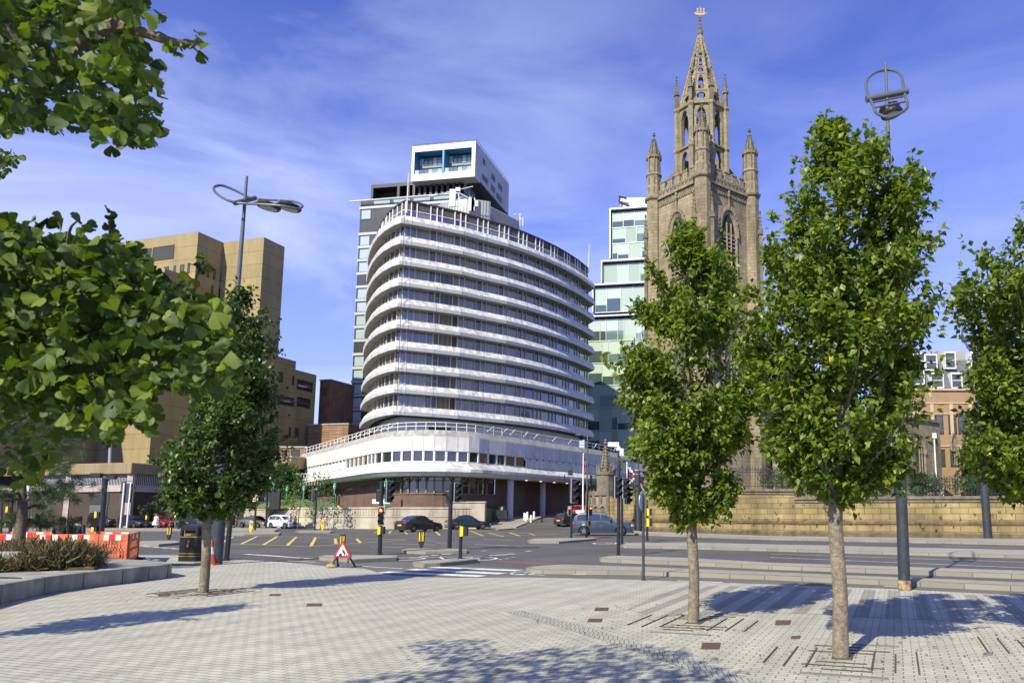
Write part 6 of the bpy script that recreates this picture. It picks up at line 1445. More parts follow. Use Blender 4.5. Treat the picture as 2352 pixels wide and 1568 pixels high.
loop_end(t, 0, 0, 2.1, Y, p, 2232-38, 735-8, sc*.55)
t, f, zh, Y, p = loop_lamp(1466.5,1220,775,1457,'looped street lamp behind the middle tree, its ring seen against the green glass', 6.0, 1, 1, 800, zr=.30)
loop_end(t, 0, 0, 3.0, Y, p, 1452-38, 783-8, sc*.60)
def arm_lamp(x, y, ytop, side_, label, z=0, armlen=24):
    p = G(x,y,z); Y = p.y; H = ZAT(ytop,Y)-z; t = thing('street_lamp', label, 'street lamp', p, 0, 'single arm street lamps')
    b = MB(); b.tube([(0,0,0),(0,0,H*.25),(0,0,H)],[.16,.13,.08],8); k = Y/1720*armlen*side_; b.tube([(0,0,H-1.0),(k*.6,0,H-.75),(k*.8,0,H-.75)],.05,6); b.build('column', grey_pole, t, world=False)
    b = MB(); b.T = Matrix.Translation((k*.85,0,H-.78)) @ Matrix.Diagonal((1,.5,.4,1)); b.lathe([(.05,-.35),(.45,-.1),(.5,.1),(.2,.4)],12); b.build('lamp_head', grey_pole, t, world=False)
arm_lamp(1113,1196,990,1,'slim grey street lamp with its head to the right, before the portico corner')
arm_lamp(1348,1212,985,-1,'slim grey street lamp with its head to the left, by the carved bay')
t, Y, H = pole('slim grey post with two short arms against the brown brick wall', (820,1176), 1096, .12, m=grey_pole, name='lamp_column', cat='post', z=1.2); b = MB(); b.bar((0,0,H-.1),(-3.0,0,H+.15),.09); b.bar((0,0,H-.45),(-3.0,0,H-.2),.07); b.build('arm', grey_pole, t, world=False)
# flagpoles with flags
fl_b, fl_r = mat('flag_blue',(.02,.035,.16),.8), mat('flag_red',(.45,.02,.03),.8)
def flag(x, y, ytop, Y, label, fz=None):
    X = XAT(x,Y,3); t = thing('flagpole', label, 'flagpole', (X,Y,ZAT(y,Y))); z0 = ZAT(y,Y); H = ZAT(ytop,Y)-z0
    b = MB(); b.tube([(0,0,0),(0,0,H)],[.12,.07],8); b.lathe([(.05,H),(.12,H+.1),(.02,H+.25)],8); b.build('pole', white_m, t, world=False)
    if fz:
        w, h = fz; n = 10; k = 7
        def fp(u, v): return Vector((.1+w*u, .25*math.sin(u*7+v), H-.3-h*v-.55*w*u*u-.1*math.sin(u*6)))
        b = MB(); b.mi = 0
        for i in range(n):
            for j in range(k):
                u0,u1,v0,v1 = i/n,(i+1)/n,j/k,(j+1)/k; um, vm = (u0+u1)/2,(v0+v1)/2
                c = 0
                if abs(um-.5) < .1 or abs(vm-.5) < .12: c = 2
                elif abs(abs(um-.5)-abs(vm-.5)) < .10: c = 1
                b.mi = c; b.add([fp(u0,v0),fp(u1,v0),fp(u1,v1),fp(u0,v1)],[(0,1,2,3)])
        fo = b.build('flag', [fl_b, white_m, fl_r], t, world=False)
flag(1339,1176,1045,97,'white flagpole standing in front of the portico, its flag hanging thin',(.35,2.2))
flag(1394,1140,1055,95,'flagpole with a blue, white and red flag behind the stone pinnacle',(1.0,2.4))
flag(1440,1135,1065,92,'flagpole with a blue, white and red flag left of the middle tree',(2.0,2.0))
b = MB(); X = XAT(1339,97,1); b.box(X-.9,96.4,.4,X+.9,97.6,2.2); props(b.build('white_plinth', white_m), 'white boxy plinth below the flagpole in front of the portico', 'plinth')
# white bollards at the forecourt
for x, y0, y1, l in ((1204.5,1179,1194,'leftmost'),(1208,1181,1196.5,'second from the left'),(1211,1178,1192,'short back one in the middle'),(1219.5,1183,1199,'nearest and tallest'),(1226.5,1176,1191,'rightmost, standing apart')):
    Y = 93; z = ZAT(y1,Y); b = MB(); b.lathe([(.13,0),(.13,.85),(.10,.92)],10); o = b.build('white_bollard', white_m); o.location = (XAT(x,Y,z),Y,z-.02); props(o, 'white forecourt bollard, %s of five by the ramp'%l, 'bollard', 'white bollards by the ramp')
t, Y, H = pole('thin black marker post in front of the orange plastic barrier', (1244,1212), 1176, .11, name='marker_post', cat='post')
t, Y, H = pole('dark signal pole with a tall box in front of the portico columns', (1262,1192), 1122, .1, z=.5); b = MB(); b.box(.0,-.2,H-2.6,1.2,.2,H+.1); b.build('signal_back', sig_side, t, world=False)
# black bin-like cabinet on the little island
p = G(1153,1212); t = thing('street_cabinet', 'black post-like cabinet on the small island before the ramp', 'cabinet', p); b = MB(); b.box(-.5,-.4,0,.5,.4,1.1); b.box(-.65,-.5,1.1,.65,.5,2.2); b.lathe([(.5,2.2),(.35,2.6),(.05,2.75)],10); b.build('body', black_m, t, world=False)
# blue information signs
t, Y, H = pole('blue parking information boards on a slim pole at the garden wall', (920,1209), 1141, .08, m=grey_pole, name='parking_sign', cat='sign', lean=922)
def text(s, size, m, parent, loc, name='lettering', rot=(PI/2,0,0), ext=.002):
    c = bpy.data.curves.new(name, 'FONT'); c.body = s; c.size = size; c.extrude = ext; c.align_x = 'CENTER'; c.align_y = 'CENTER'
    o = bpy.data.objects.new('tmp', c); scn.collection.objects.link(o); bpy.context.view_layer.update()
    me = bpy.data.meshes.new_from_object(o); bpy.data.objects.remove(o); me.materials.clear(); me.materials.append(m)
    o = bpy.data.objects.new(name, me); scn.collection.objects.link(o); o.parent = parent; o.location = loc; o.rotation_euler = rot; return o
sb = mat('board_blue',(.05,.10,.50),.5)
for (ya, yb, w) in ((1139.5,1146.5,1.0),(1147.5,1152.5,.82),(1153,1158,.82)):
    za, zb = ZAT(yb,Y), ZAT(ya,Y); wd = 18*Y/1720*w/2; b = MB(); b.box(-wd,-.15,za,wd,-.1,zb); bo = b.build('board', sb, t, world=False)
    if w == 1.0:
        b = MB(); b.box(-.28,-.16,za+.08,.28,-.151,zb-.08); b.build('red_panel', mat('sign_red',(.65,.02,.02),.4), bo, world=False); text('P', .30, white_m, bo, (-wd*.75,-.16,(za+zb)/2)); text('P', .30, white_m, bo, (wd*.78,-.16,(za+zb)/2))
    else:
        b = MB(); b.box(-wd*.8,-.16,(za+zb)/2-.06,wd*.2,-.151,(za+zb)/2+.04); b.build('legend', white_m, bo, world=False); b = MB(); b.box(wd*.4,-.16,za+.06,wd*.6,-.151,zb-.06); b.build('count_digits', mat('sign_red',(.65,.02,.02),.4), bo, world=False)
p = AT(876,1154,85.5+.0); t = thing('street_name_plate', 'small white street name plate low on the brown brick wall above the garden wall', 'sign', (XAT(1312*0+875,86,2.5),86,ZAT(1158,86))); b = MB(); b.box(-1.0,-.03,.1,1.0,.03,.6); b.build('plate', white_m, t, world=False); b = MB(); b.cyl((0,.05,-.6),(0,.05,.2),.03,n=6); b.build('leg', black_m, t, world=False)
# roadworks sign
p = G(786,1303); t = thing('roadworks_sign', 'triangular red-bordered men at work sign on a folding grey frame', 'road sign', p, math.radians(-6))
k = p.y/1720; w = 42*k; h = 62*k
def tri(s, yy, z0=.42): cx_, cz = 0, z0+.29*1.0; H3 = .87*w; return [Vector((-w/2*s, yy, cz-H3/3*s)), Vector((w/2*s, yy, cz-H3/3*s)), Vector((0, yy, cz+H3*2/3*s))]
zc0 = .0
def rnd_tri(s, yy, r=.05):
    T_ = tri(s, yy, .19); out = []
    for i in range(3):
        a = T_[i-1]; c = T_[i]; e = T_[(i+1)%3]; u = (a-c).normalized()*r; v = (e-c).normalized()*r
        for q in range(5): f_ = q/4; out.append((c+u)*(1-f_)**2+c*2*f_*(1-f_)+(c+v)*f_**2)
    return out
b = MB(); b.ext(rnd_tri(1.08,-.02,.07), (0,.03,0)); b.build('back_plate', mat('dark_plastic',(.06,.065,.08),.6), t, world=False, fix=True)
b = MB(); b.ext(rnd_tri(1.0,-.034,.06), (0,.012,0)); b.build('red_border', mat('sign_red_border',(.50,.03,.02),.4,var=.1), t, world=False, fix=True)
b = MB(); b.ext(rnd_tri(.70,-.042,.03), (0,.007,0)); b.build('white_field', mat('sign_white',(.68,.70,.76),.4), t, world=False, fix=True)
zb = .19+.29-.87*w/3
def SP(x, z): return Vector((x*w, -.046, zb+.05*w+z*w))   # symbol coordinates relative to sign width
b = MB()
def blob(pts): b.ext([SP(*q) for q in pts], (0,.004,0))
blob([(-.20,.03),(.02,.03),(-.02,.11),(-.08,.17),(-.12,.16),(-.17,.10)])       # heap
blob([(.0+.035*math.cos(i*.6), .36+.035*math.sin(i*.6)) for i in range(10)])     # head
blob([(.0,.33),(.05,.35),(.14,.26),(.17,.18),(.12,.15),(.08,.17),(.03,.24)])     # torso
blob([(.12,.20),(.17,.19),(.25,.10),(.31,.03),(.25,.03),(.20,.09)]); blob([(.08,.18),(.14,.17),(.15,.09),(.13,.03),(.08,.03),(.10,.09)])
blob([(.0,.31),(.03,.33),(.06,.22),(.0,.17),(-.02,.19),(.02,.22)]); blob([(-.07,.16),(-.06,.14),(.11,.235),(.10,.25)])
b.build('digging_figure', black_m, t, world=False, fix=True)
b = MB()
for s_ in (-1,1):
    b.bar((s_*w*.34,-.02,zb),(s_*w*.50,-.20,0),.07,.04); b.bar((s_*w*.34,.03,zb),(s_*w*.50,.30,0),.06,.03)
b.bar((-w*.45,-.14,.14),(w*.45,-.14,.20),.015); b.build('folding_leg_frame', mat('dark_plastic2',(.06,.065,.08),.6), t, world=False)
sand = mat('sandbag', (.40,.29,.13), .9, var=.25, scale=12, bump=.6)
def bag(x, y, sc, label, z=0):
    p = G(x,y,z); b = MB(); b.lathe([(.05,0),(.22,.03),(.26,.10),(.18,.20),(.06,.26),(.09,.33)],12); o = b.build('sandbag', sand, smooth=True); o.location = p; o.scale = (sc*1.2,sc*.8,sc); o.rotation_euler = (0,.15,.4)
    props(o, label, 'sandbag', 'sandbags')
bag(760,1304,.5,'tan sandbag leaning on the left foot of the roadworks sign')
bag(277,1297,1.0,'tan sandbag at the foot of the orange barrier corner')
bag(228,1239,.55,'tan bag lying over the top of the orange barriers',.78)
# litter bin
p = G(448,1288); t = thing('litter_bin', 'black square litter bin with gold bands and a pointed lid beside the slender tree', 'litter bin', p, math.radians(-14)); w = .36
b = MB(); b.prism([(-w,-w),(w,-w),(w,w),(-w,w)],0,.85); 
for sx_ in (-1,1):
    for sy_ in (-1,1): b.box(min(sx_*w,sx_*(w-.08)),min(sy_*w,sy_*(w-.08)),.85,max(sx_*w,sx_*(w-.08)),max(sy_*w,sy_*(w-.08)),1.06)
b.box(-w,-w,1.06,w,w,1.14); b.build('body', mat('bin_black',(.014,.015,.016),.35,var=.2), t, world=False)
b = MB(); b.box(-w+.1,-w+.1,.7,w-.1,w-.1,1.06); b.build('inner_bin', mat('dark_interior',(0,0,0)), t, world=False)
b = MB(); b.lathe([(w*1.46,1.14),(w*1.46,1.18),(w*1.1,1.24),(w*.35,1.29)],4,rot=PI/4); b.build('lid', MATS['bin_black'], t, world=False)
gb_ = mat('gold_band',(.45,.33,.08),.45); b = MB()
for z in (.18,.27,.84): b.box(-w-.006,-w-.006,z,w+.006,w+.006,z+.014)
b.build('gold_band', gb_, t, world=False); text('Litter', .13, gb_, t, (-.03,-w-.008,.93)); b = MB(); b.lathe([(.045,0),(.035,.13)],8,(0,-w-.0,.50)); b.lathe([(.03,.15),(.03,.2)],8,(0.02,-w,.52)); b.build('tidy_emblem', gb_, t, world=False)
text('Litter', .13, gb_, t, (w+.008,0,.93), rot=(PI/2,0,PI/2))
# cone
p = G(482,1297); t = thing('traffic_cone', 'orange and white traffic cone at the foot of the big lamp post', 'traffic cone', p); orange = mat('orange_plastic',(.72,.13,.03),.55,var=.12,scale=6)
b = MB(); b.mi = 0; b.box(-.24,-.24,0,.24,.24,.05); b.lathe([(.17,.05),(.115,.35)],20); b.mi = 1; b.lathe([(.115,.35),(.07,.58)],20); b.mi = 0; b.lathe([(.07,.58),(.035,.78),(.025,.79)],20); b.build('body', [orange, white_m], t, world=False)
# speed ramps
for x0, x1, l in ((320,388,'left'),(392,462,'right')):
    a = G(x0,1300.5); c = G(x1,1299.5); d = (c-a).normalized(); n = Vector((-d.y,d.x,0)); t = thing('cable_ramp', 'low black and yellow cable ramp behind the planter wall, %s one of two'%l, 'cable ramp', a, 0, 'cable ramps'); L_ = (c-a).length
    b = MB(); b.mi = 0; P = [a, c, c+n*.5, a+n*.5]; m1_ = a+n*.15; q = [(p_.x,p_.y,.0) for p_ in P]
    b.add([tuple(a+Vector((0,0,.01))), tuple(c+Vector((0,0,.01))), tuple(c+n*.14+Vector((0,0,.07))), tuple(a+n*.14+Vector((0,0,.07))), tuple(c+n*.36+Vector((0,0,.07))), tuple(a+n*.36+Vector((0,0,.07))), tuple(c+n*.5+Vector((0,0,.01))), tuple(a+n*.5+Vector((0,0,.01)))],[(0,1,2,3),(3,2,4,5),(5,4,6,7)]); b.build('rubber_body', black_m, t)
    b = MB(); u = d*.12; b.add([tuple(a+u+n*.16+Vector((0,0,.076))),tuple(c-u+n*.16+Vector((0,0,.076))),tuple(c-u+n*.34+Vector((0,0,.076))),tuple(a+u+n*.34+Vector((0,0,.076)))],[(0,1,2,3)]); b.build('yellow_lid', mat('dusty_yellow',(.50,.45,.10),.8,var=.15), t)
# ------------------------------------------------------------------ planter on the left
kx = [(384,1328),(340,1333.5),(280,1341),(190,1352),(100,1366),(0,1388),(-160,1432)]
kp = [G(*q).xy for q in kx]; kr = V2(kp[0].x-.2,kp[0].y+.5)
plp = [V2(kp[0].x-1.0,kp[0].y+1.3), kr]+kp
outer = [(p.x,p.y) for p in plp]+[(-30,kp[-1].y),(-34,30),(kp[0].x-14,25.2),(kp[0].x-4,22.4)]
pl_c = mat('planter_concrete',(.29,.285,.235),.88,var=.2,scale=3,bump=.3,bscale=25,var2=.2,scale2=.8,streak=.4)
t = thing('planter', 'low curved concrete seat wall round a planted bed on the left', 'planter', (kp[2].x,kp[2].y,0))
b = MB(); b.prism(outer, 0, .36); b.build('kerb_wall', pl_c, t, fix=True, bevel=.03)
b = MB()
for i in range(len(kp)-1):
    a, c = kp[i], kp[i+1]; L_ = (c-a).length; k = max(1,round(L_/1.5)); d = (c-a).normalized(); n = Vector((d.y,-d.x)); 
    if n.x < 0: n = -n
    for j in range(k):
        p = a+(c-a)*(j/k); u = d*.012; w_ = n*.004
        b.add([(p.x-u.x+w_.x,p.y-u.y+w_.y,0),(p.x+u.x+w_.x,p.y+u.y+w_.y,0),(p.x+u.x+w_.x,p.y+u.y+w_.y,.33),(p.x-u.x+w_.x,p.y-u.y+w_.y,.33)],[(0,1,2,3)]); q = p-n*.35; b.add([(p.x-u.x,p.y-u.y,.364),(p.x+u.x,p.y+u.y,.364),(q.x+u.x,q.y+u.y,.364),(q.x-u.x,q.y-u.y,.364)],[(0,1,2,3)])
b.build('joint', mat('joint_dark',(.06,.06,.055),.9), t)
bedp = [G(x,y,.37) for x,y in ((232,1302),(215,1308),(100,1308.5),(0,1310),(-150,1316),(-400,1300),(-300,1285),(0,1283),(230,1290))]
b = MB(); b.prism([(q.x,q.y) for q in bedp],.3,.42); b.build('soil', mat('planting_soil',(.06,.045,.03),.95,var=.3,scale=8), t, fix=True)
# bench
p = G(0,1308,.37); t = thing('bench', 'grey timber backless bench at the left edge of the planter', 'bench', p, math.radians(3)); L_ = (G(57,1308,.37)-p).length
tim = mat('weathered_timber',(.28,.27,.25),.85,var=.2,scale=8,bump=.3)
b = MB(); b.box(-2.5,-.25,.05,L_,.25,.24); b.build('base_board', tim, t, world=False, bevel=.01); b = MB()
for i in range(3): b.box(-2.5,-.27+i*.185,.25,L_-.02,-.27+i*.185+.165,.40)
b.build('seat', tim, t, world=False, bevel=.01)
# steel arm rest
p0_ = G(0,1361,0); t = thing('steel_armrest', 'bent dark steel armrest strap fixed over the planter edge at the far left', 'armrest', (p0_.x,p0_.y,0)); b = MB()
a = AT(47,1327,G(20,1384).y+.9); q0 = AT(-20,1324,a.y+.2); q1 = AT(41,1352,a.y-.1)
b.bar(q0, a, .045,.02); b.bar(a, q1, .02,.05); r0 = AT(-20,1350,G(20,1384).y+.05); r1 = AT(15,1351,G(20,1384).y-.02); r2 = AT(10,1372,G(20,1384).y-.03); b.bar(r0,r1,.05,.02); b.bar(r1,r2,.02,.05); b.build('strap', dark_pole, t)
# orange barriers
obm = mat('orange_barrier',(.55,.145,.06),.6,var=.25,scale=5,var2=.1)
def barrier_mesh():
    b = MB(); L_ = 2.0; H_ = 1.0
    b.box(0,-.03,.78,L_,.03,1.0); b.box(0,-.03,.10,L_,.03,.20); b.box(0,-.045,0,.12,.045,1.0); b.box(L_-.12,-.045,0,L_,.045,1.0)
    b.box(.12,-.022,.20,.20,.022,.78); b.box(L_-.20,-.022,.20,L_-.12,.022,.78)
    for i in range(8):
        x = .32+i*.19; b.box(x,-.02,.20,x+.07,.02,.78)
    b.box(.2,-.02,.46,L_-.2,.02,.53)
    b.add([(.2,-.024,.78),(.55,-.024,.78),(.2,-.024,.5),(.2,.024,.78),(.55,.024,.78),(.2,.024,.5)],[(0,2,1),(3,4,5),(0,1,4,3),(1,2,5,4),(2,0,3,5)])
    b.add([(L_-.2,-.024,.78),(L_-.55,-.024,.78),(L_-.2,-.024,.5),(L_-.2,.024,.78),(L_-.55,.024,.78),(L_-.2,.024,.5)],[(0,1,2),(3,5,4),(0,3,4,1),(1,4,5,2),(2,5,3,0)])
    return b
t0 = thing('roadworks_barrier', 'x', 'barrier', (0,0,0), 0, 'orange roadworks barriers'); barrier_mesh().build('panel', obm, t0, world=False)
b = MB(); b.box(.45,-.038,.80,.80,-.031,.97); b.build('white_reflector', white_m, t0, world=False); b = MB(); b.box(1.2,-.038,.80,1.55,-.031,.97); b.build('white_reflector', white_m, t0, world=False)
b = MB(); b.box(.78,-.04,.80,1.2,-.031,.97); b.build('red_reflector', mat('reflector_red',(.55,.03,.02),.5), t0, world=False)
for fx in (.1,1.72): b = MB(); b.box(fx,-.28,0,fx+.18,.28,.09); b.build('foot', rubber, t0, world=False)
pos = []
def runb(x0, y0, x1, y1, n, txt):
    a = G(x0,y0); c = G(x1,y1); rz = math.atan2(c.y-a.y,c.x-a.x)
    for i in range(n): p = a+(c-a)*(i/n); pos.append((p, rz, ((c-a).length/n)/2.0, txt[i]))
runb(70,1300,290,1298,3,['orange barrier panel nearest the camera behind the pine trunk','orange barrier panel in the middle of the front row','orange barrier panel at the right end of the front row'])
runb(290,1298,314,1284,1,['orange barrier panel turned end-on at the right corner'])
runb(20,1284,314,1284,3,['orange barrier panel of the back row, left of the seated pair','orange barrier panel of the back row, right behind the seated pair','orange barrier panel of the back row, below the camera pole'])
runb(-120,1298,40,1296,2,['orange barrier panel cut by the left edge','orange barrier panel left of the pine trunk'])
for i, (p, rz, sc, l) in enumerate(pos):
    o = t0 if i == 0 else dup(t0, label=l); o.location = p; o.rotation_euler = (0,0,rz); o.scale = (sc,1,1); o['label'] = l
# faraway orange plastic barrier and pale block, small signboard
p = G(1243,1208); t = thing('water_barrier', 'faded orange plastic barrier with square holes at the forecourt ramp', 'barrier', p, 0); k = p.y/1720*30
b = MB(); H_ = ZAT(1182,p.y); b.box(0,-.15,0,k,.15,H_*.25); b.box(0,-.12,H_*.8,k,.12,H_); b.box(0,-.15,H_*.5,k,.15,H_*.62)
for i in range(5): b.box(i*k/4.5,-.13,H_*.25,i*k/4.5+k*.08,.13,H_*.8)
b.build('panel', mat('faded_orange',(.55,.20,.10),.7,var=.15), t, world=False)
p = G(1276,1206); b = MB(); b.box(0,-.3,0,2.2,.3,.9); b.box(2.7,-.2,0,3.2,.2,2.4); o = MB(); o.box(0,-.3,0,7.2,.3,.85); q = o.build('concrete_block', concrete); q.location = (p.x,p.y+2,.1); props(q, 'long pale concrete block behind the orange plastic barrier', 'concrete block')
p = G(1288,1207); b = MB(); b.box(-.35,-.2,0,.55,.2,2.3); q = b.build('yellow_marker', yellow_m, bevel=.05); q.location = p; props(q, 'yellow marker box at the foot of the thick camera pole', 'marker')
p = G(1287,1212); t = thing('notice_board', 'low white board with a blue patch behind the blue car', 'board', p); b = MB(); b.box(0,-.05,.1,2.6,.05,1.2); b.build('board', white_m, t, world=False); b = MB(); b.box(.05,-.07,.4,1.3,-.055,1.1); b.build('blue_patch', mat('patch_blue',(.06,.14,.35),.5), t, world=False)
b = MB(); b.box(.1,-.05,0,.2,.05,.1); b.build('leg', black_m, t, world=False); b = MB(); b.box(2.4,-.05,0,2.5,.05,.1); b.build('leg', black_m, t, world=False)
# poster in the portico
Y = 108; t = thing('portico_poster', 'framed square picture board on the brick wall inside the portico', 'poster', (XAT(1172,106,2),106,ZAT(1178,106))); w_ = 23*106/1720; h_ = ZAT(1152,106)-ZAT(1178,106)
b = MB(); b.box(0,0,0,w_,.08,h_); b.build('board', mat('picture_board',(.16,.17,.12),.4,var=.8,scale=1.6,var2=.5,scale2=.9), t, world=False); b = MB(); b.box(-.08,-.04,-.08,0,.1,h_+.08); b.box(w_,-.04,-.08,w_+.08,.1,h_+.08); b.box(0,-.04,-.08,w_,.1,0); b.box(0,-.04,h_,w_,.1,h_+.08); b.build('frame', sig_side, t, world=False)
# e-scooters
def scooter(loc, rz, label, col=(.75,.09,.03), sc=1.0):
    t = thing('electric_scooter', label, 'scooter', loc, rz, 'shared scooters' if sc == 1.0 else None); rm = mat('scooter_red' if col[0] > .5 else 'scooter_x', col, .45)
    b = MB(); b.tube([(.42,0,.14),(.30,0,1.0)],.035,8); b.build('stem', rm, t, world=False)
    b = MB(); b.tube([(.30,-.26,1.06),(.30,0,1.03),(.30,.26,1.06)],.022,8); b.cyl((.30,0,.98),(.30,0,1.12),.045,n=8); b.build('handlebar', black_m, t, world=False)
    b = MB(); b.box(-.38,-.085,.12,.36,.085,.20); b.box(-.55,-.05,.18,-.35,.05,.26); b.build('deck', mat('scooter_pink',(.55,.25,.22),.5), t, world=False)
    for x in (-.48,.47): b = MB(); b.T = Matrix.Translation((x,0,.13)) @ Matrix.Rotation(PI/2,4,'X'); b.lathe([(.07,-.04),(.125,-.035),(.135,0),(.125,.035),(.07,.04)],16); b.build('wheel', rubber, t, world=False)
    return t
for x, y, r, l in ((1945,1227.5,200,'red shared scooter, left one of three at the churchyard wall'),(1967,1229,95,'red shared scooter in the middle of the three at the churchyard wall'),(1976,1229,92,'red shared scooter, right one of three at the churchyard wall')):
    scooter(G(x,y), math.radians(r), l)
# ------------------------------------------------------------------ vehicles
carglass = mat('car_glass', (.02,.025,.03), .04, spec=.8, coat=1.0); rimm = mat('alloy', (.35,.36,.37), .3, metal=.8)
trim_m = mat('car_trim', (.02,.02,.022), .5); lampw = mat('headlamp', (.7,.72,.72), .15, coat=1); lampr = mat('tail_lamp', (.42,.015,.01), .2, coat=1)
platey = mat('yellow_plate', (.70,.55,.05), .5); lit_r = mat('brake_lamp', (.9,.05,.02), .3, emit=((1,.05,.02),2.5))
PROF = {  # belt line and roof line as (x from rear 0 to front 1, z in units of height)
 'suv':   ([(0,.56),(.05,.60),(.62,.62),(.95,.56),(1,.42)], [(0,.60),(.04,.86),(.12,.97),(.35,1),(.55,.96),(.70,.635),(.75,.62)], (.05,.68)),
 'hatch': ([(0,.50),(.04,.60),(.60,.60),(.92,.50),(1,.36)], [(0,.60),(.03,.80),(.12,.95),(.32,1),(.50,.96),(.71,.61),(.74,.60)], (.05,.68)),
 'saloon':([(0,.50),(.03,.66),(.16,.68),(.66,.62),(.95,.50),(1,.34)], [(.12,.68),(.30,.95),(.42,1),(.54,.96),(.70,.62),(.73,.61)], (.17,.66)),
 'estate':([(0,.45),(.03,.60),(.64,.60),(.95,.50),(1,.34)], [(0,.60),(.07,.88),(.14,.96),(.35,1),(.54,.96),(.70,.61),(.74,.60)], (.05,.66))}
def interp(t, P):
    if t <= P[0][0]: return P[0][1]
    for (a, u), (c, v) in zip(P, P[1:]):
        if t <= c: return u+(v-u)*(t-a)/(c-a)
    return P[-1][1]
def car(px, py, rz, kind, L_, Wd, H, paint, label, seen_front=True, z=0, seats=True, group='cars on the road', lit=False, yellow=True, rim5=False):
    loc = G(px, py, z) if not isinstance(px, Vector) else px
    t = thing('car', label, 'car', loc, math.radians(rz), group)
    H = H*1.10; bl, rf, (wa, wb_) = PROF[kind]; R = .34*(H/1.5)**.5; xw = (-.30*L_, .305*L_)
    xs = sorted(set([round(-L_/2+L_*i/30,3) for i in range(31)]+[round(c+R*1.16*math.cos(math.radians(a)),3) for c in xw for a in range(0,181,20)]))
    def sec(x):
        u = (x+L_/2)/L_; zd = interp(u, bl)*H; zr = max(zd, interp(u, rf)*H if rf[0][0] <= u <= rf[-1][0] else zd)
        w = Wd/2*(1-.16*abs(2*u-1)**5); zb = .22
        for c in xw:
            if abs(x-c) < R*1.15: zb = max(zb, R+math.sqrt((R*1.15)**2-(x-c)**2)-.0)
        zb = min(zb, zd-.06); k = (zr-zd)/(.40*H); wr = w*(.95-.20*max(0,min(1,k))); return zb, zd, zr, w, wr
    rings = []
    for x in xs:
        zb, zd, zr, w, wr = sec(x); zm = max(zb+.01, .30*H); zs = max(zm+.01, .46*H if zd > .5*H else zd-.05)
        half = [(w*.80,zb),(w*.97,zb+.01),(w,min(zm,zd-.04)),(w*.985,min(zs,zd-.03)),(w*.955,zd),(wr,zr-.05 if zr > zd+.03 else zr),(wr*.86,zr),(0,zr+.012)]
        rings.append([Vector((x,y,z_)) for y, z_ in half]+[Vector((x,-y,z_)) for y, z_ in half[::-1][1:]])
    b = MB(); b.loft(rings, closed=True); n = len(rings[0]); b.add(rings[0],[tuple(range(n))]); b.add(rings[-1],[tuple(range(n))])
    b.build('body', mat('paint_'+paint[0], paint[1], .30, metal=.35 if paint[2:] else 0, coat=.9), t, world=False, smooth=True, fix=True)
    def side_pt(x, f, s, o=.008):
        zb, zd, zr, w, wr = sec(x); zt_ = zr-.05; y = w*.955+(wr-w*.955)*f; return Vector((x, s*(y+o), zd+(zt_-zd)*f))
    nW = 3 if kind in ('suv','estate') else 2
    xa, xb = -L_/2+L_*wa+.10, -L_/2+L_*wb_-.06
    for s in (-1,1):
        for q in range(nW):
            q0 = xa+(xb-xa)*q/nW+.03; q1 = xa+(xb-xa)*(q+1)/nW-.03; r0 = []; r1 = []
            for i in range(7):
                x = q0+(q1-q0)*i/6; zb, zd, zr, w, wr = sec(x); 
                if zr-zd < .14: top = .25
                else: top = .86
                r0.append(side_pt(x,.10,s)); r1.append(side_pt(x,top,s))
            b = MB(); b.loft([r0,r1]); b.build('side_window', carglass, t, world=False)
    for (u0, u1, nm) in ((.565,.69,'windscreen'),(.02 if kind != 'saloon' else .15,.075 if kind not in ('saloon',) else .28,'rear_window')):
        r = []
        for i in range(5):
            x = -L_/2+L_*(u0+(u1-u0)*i/4); zb, zd, zr, w, wr = sec(x); r.append([Vector((x,wr*.84*q/4,zr+.016)) for q in range(-4,5)])
        b = MB(); b.loft(r); b.build(nm, carglass, t, world=False)
    for ix, cx_ in enumerate(xw):
        for s in (-1,1):
            T = Matrix.Translation((cx_, s*(Wd/2-.11), R)) @ Matrix.Rotation(PI/2,4,'X')
            b = MB(); b.T = T; b.lathe([(R*.6,-.1),(R*.96,-.10),(R,-.06),(R,.06),(R*.96,.10),(R*.6,.10)],22); w_ = b.build('wheel', rubber, t, world=False)
            b = MB(); b.T = T; sg = -s; b.lathe([(R*.66,.085*sg),(R*.66,.10*sg),(R*.60,.06*sg)],20)
            for k in range(5):
                a = 2*PI*k/5+.3; b.bar((.02*math.cos(a),.02*math.sin(a),.09*sg),(R*.62*math.cos(a),R*.62*math.sin(a),.09*sg),.075 if rim5 else .05,.03)
            b.build('rim', rimm, w_, world=False)
            b = MB(); b.T = T; b.lathe([(R*1.13,-.30 if s < 0 else -.12),(R*1.13,.12 if s < 0 else .30)],18); b.build('wheel_arch_liner', rubber, t, world=False) if False else None
    zf = interp(.97, bl)*H
    for s in (-1,1):
        x = L_/2-.14; b = MB(); b.box(x-.22,min(s*Wd*.28,s*Wd*.43),zf-.20,x+.115,max(s*Wd*.28,s*Wd*.43),zf-.07); b.build('headlight', lampw, t, world=False, bevel=.02)
        x = -L_/2+.06; zt_ = interp(.03,bl)*H; b = MB(); b.box(x-.075,min(s*Wd*.26,s*Wd*.455),zt_-.24,x+.18,max(s*Wd*.26,s*Wd*.455),zt_-.08); b.build('tail_light', lit_r if lit else lampr, t, world=False, bevel=.02)
        b = MB(); xm = -L_/2+L_*.64; zb, zd, zr, w, wr = sec(xm); b.box(xm-.08,min(s*(w-.02),s*(w+.20)),zd+.02,xm+.06,max(s*(w-.02),s*(w+.20)),zd+.16); b.build('mirror', MATS['paint_'+paint[0]], t, world=False, bevel=.02)
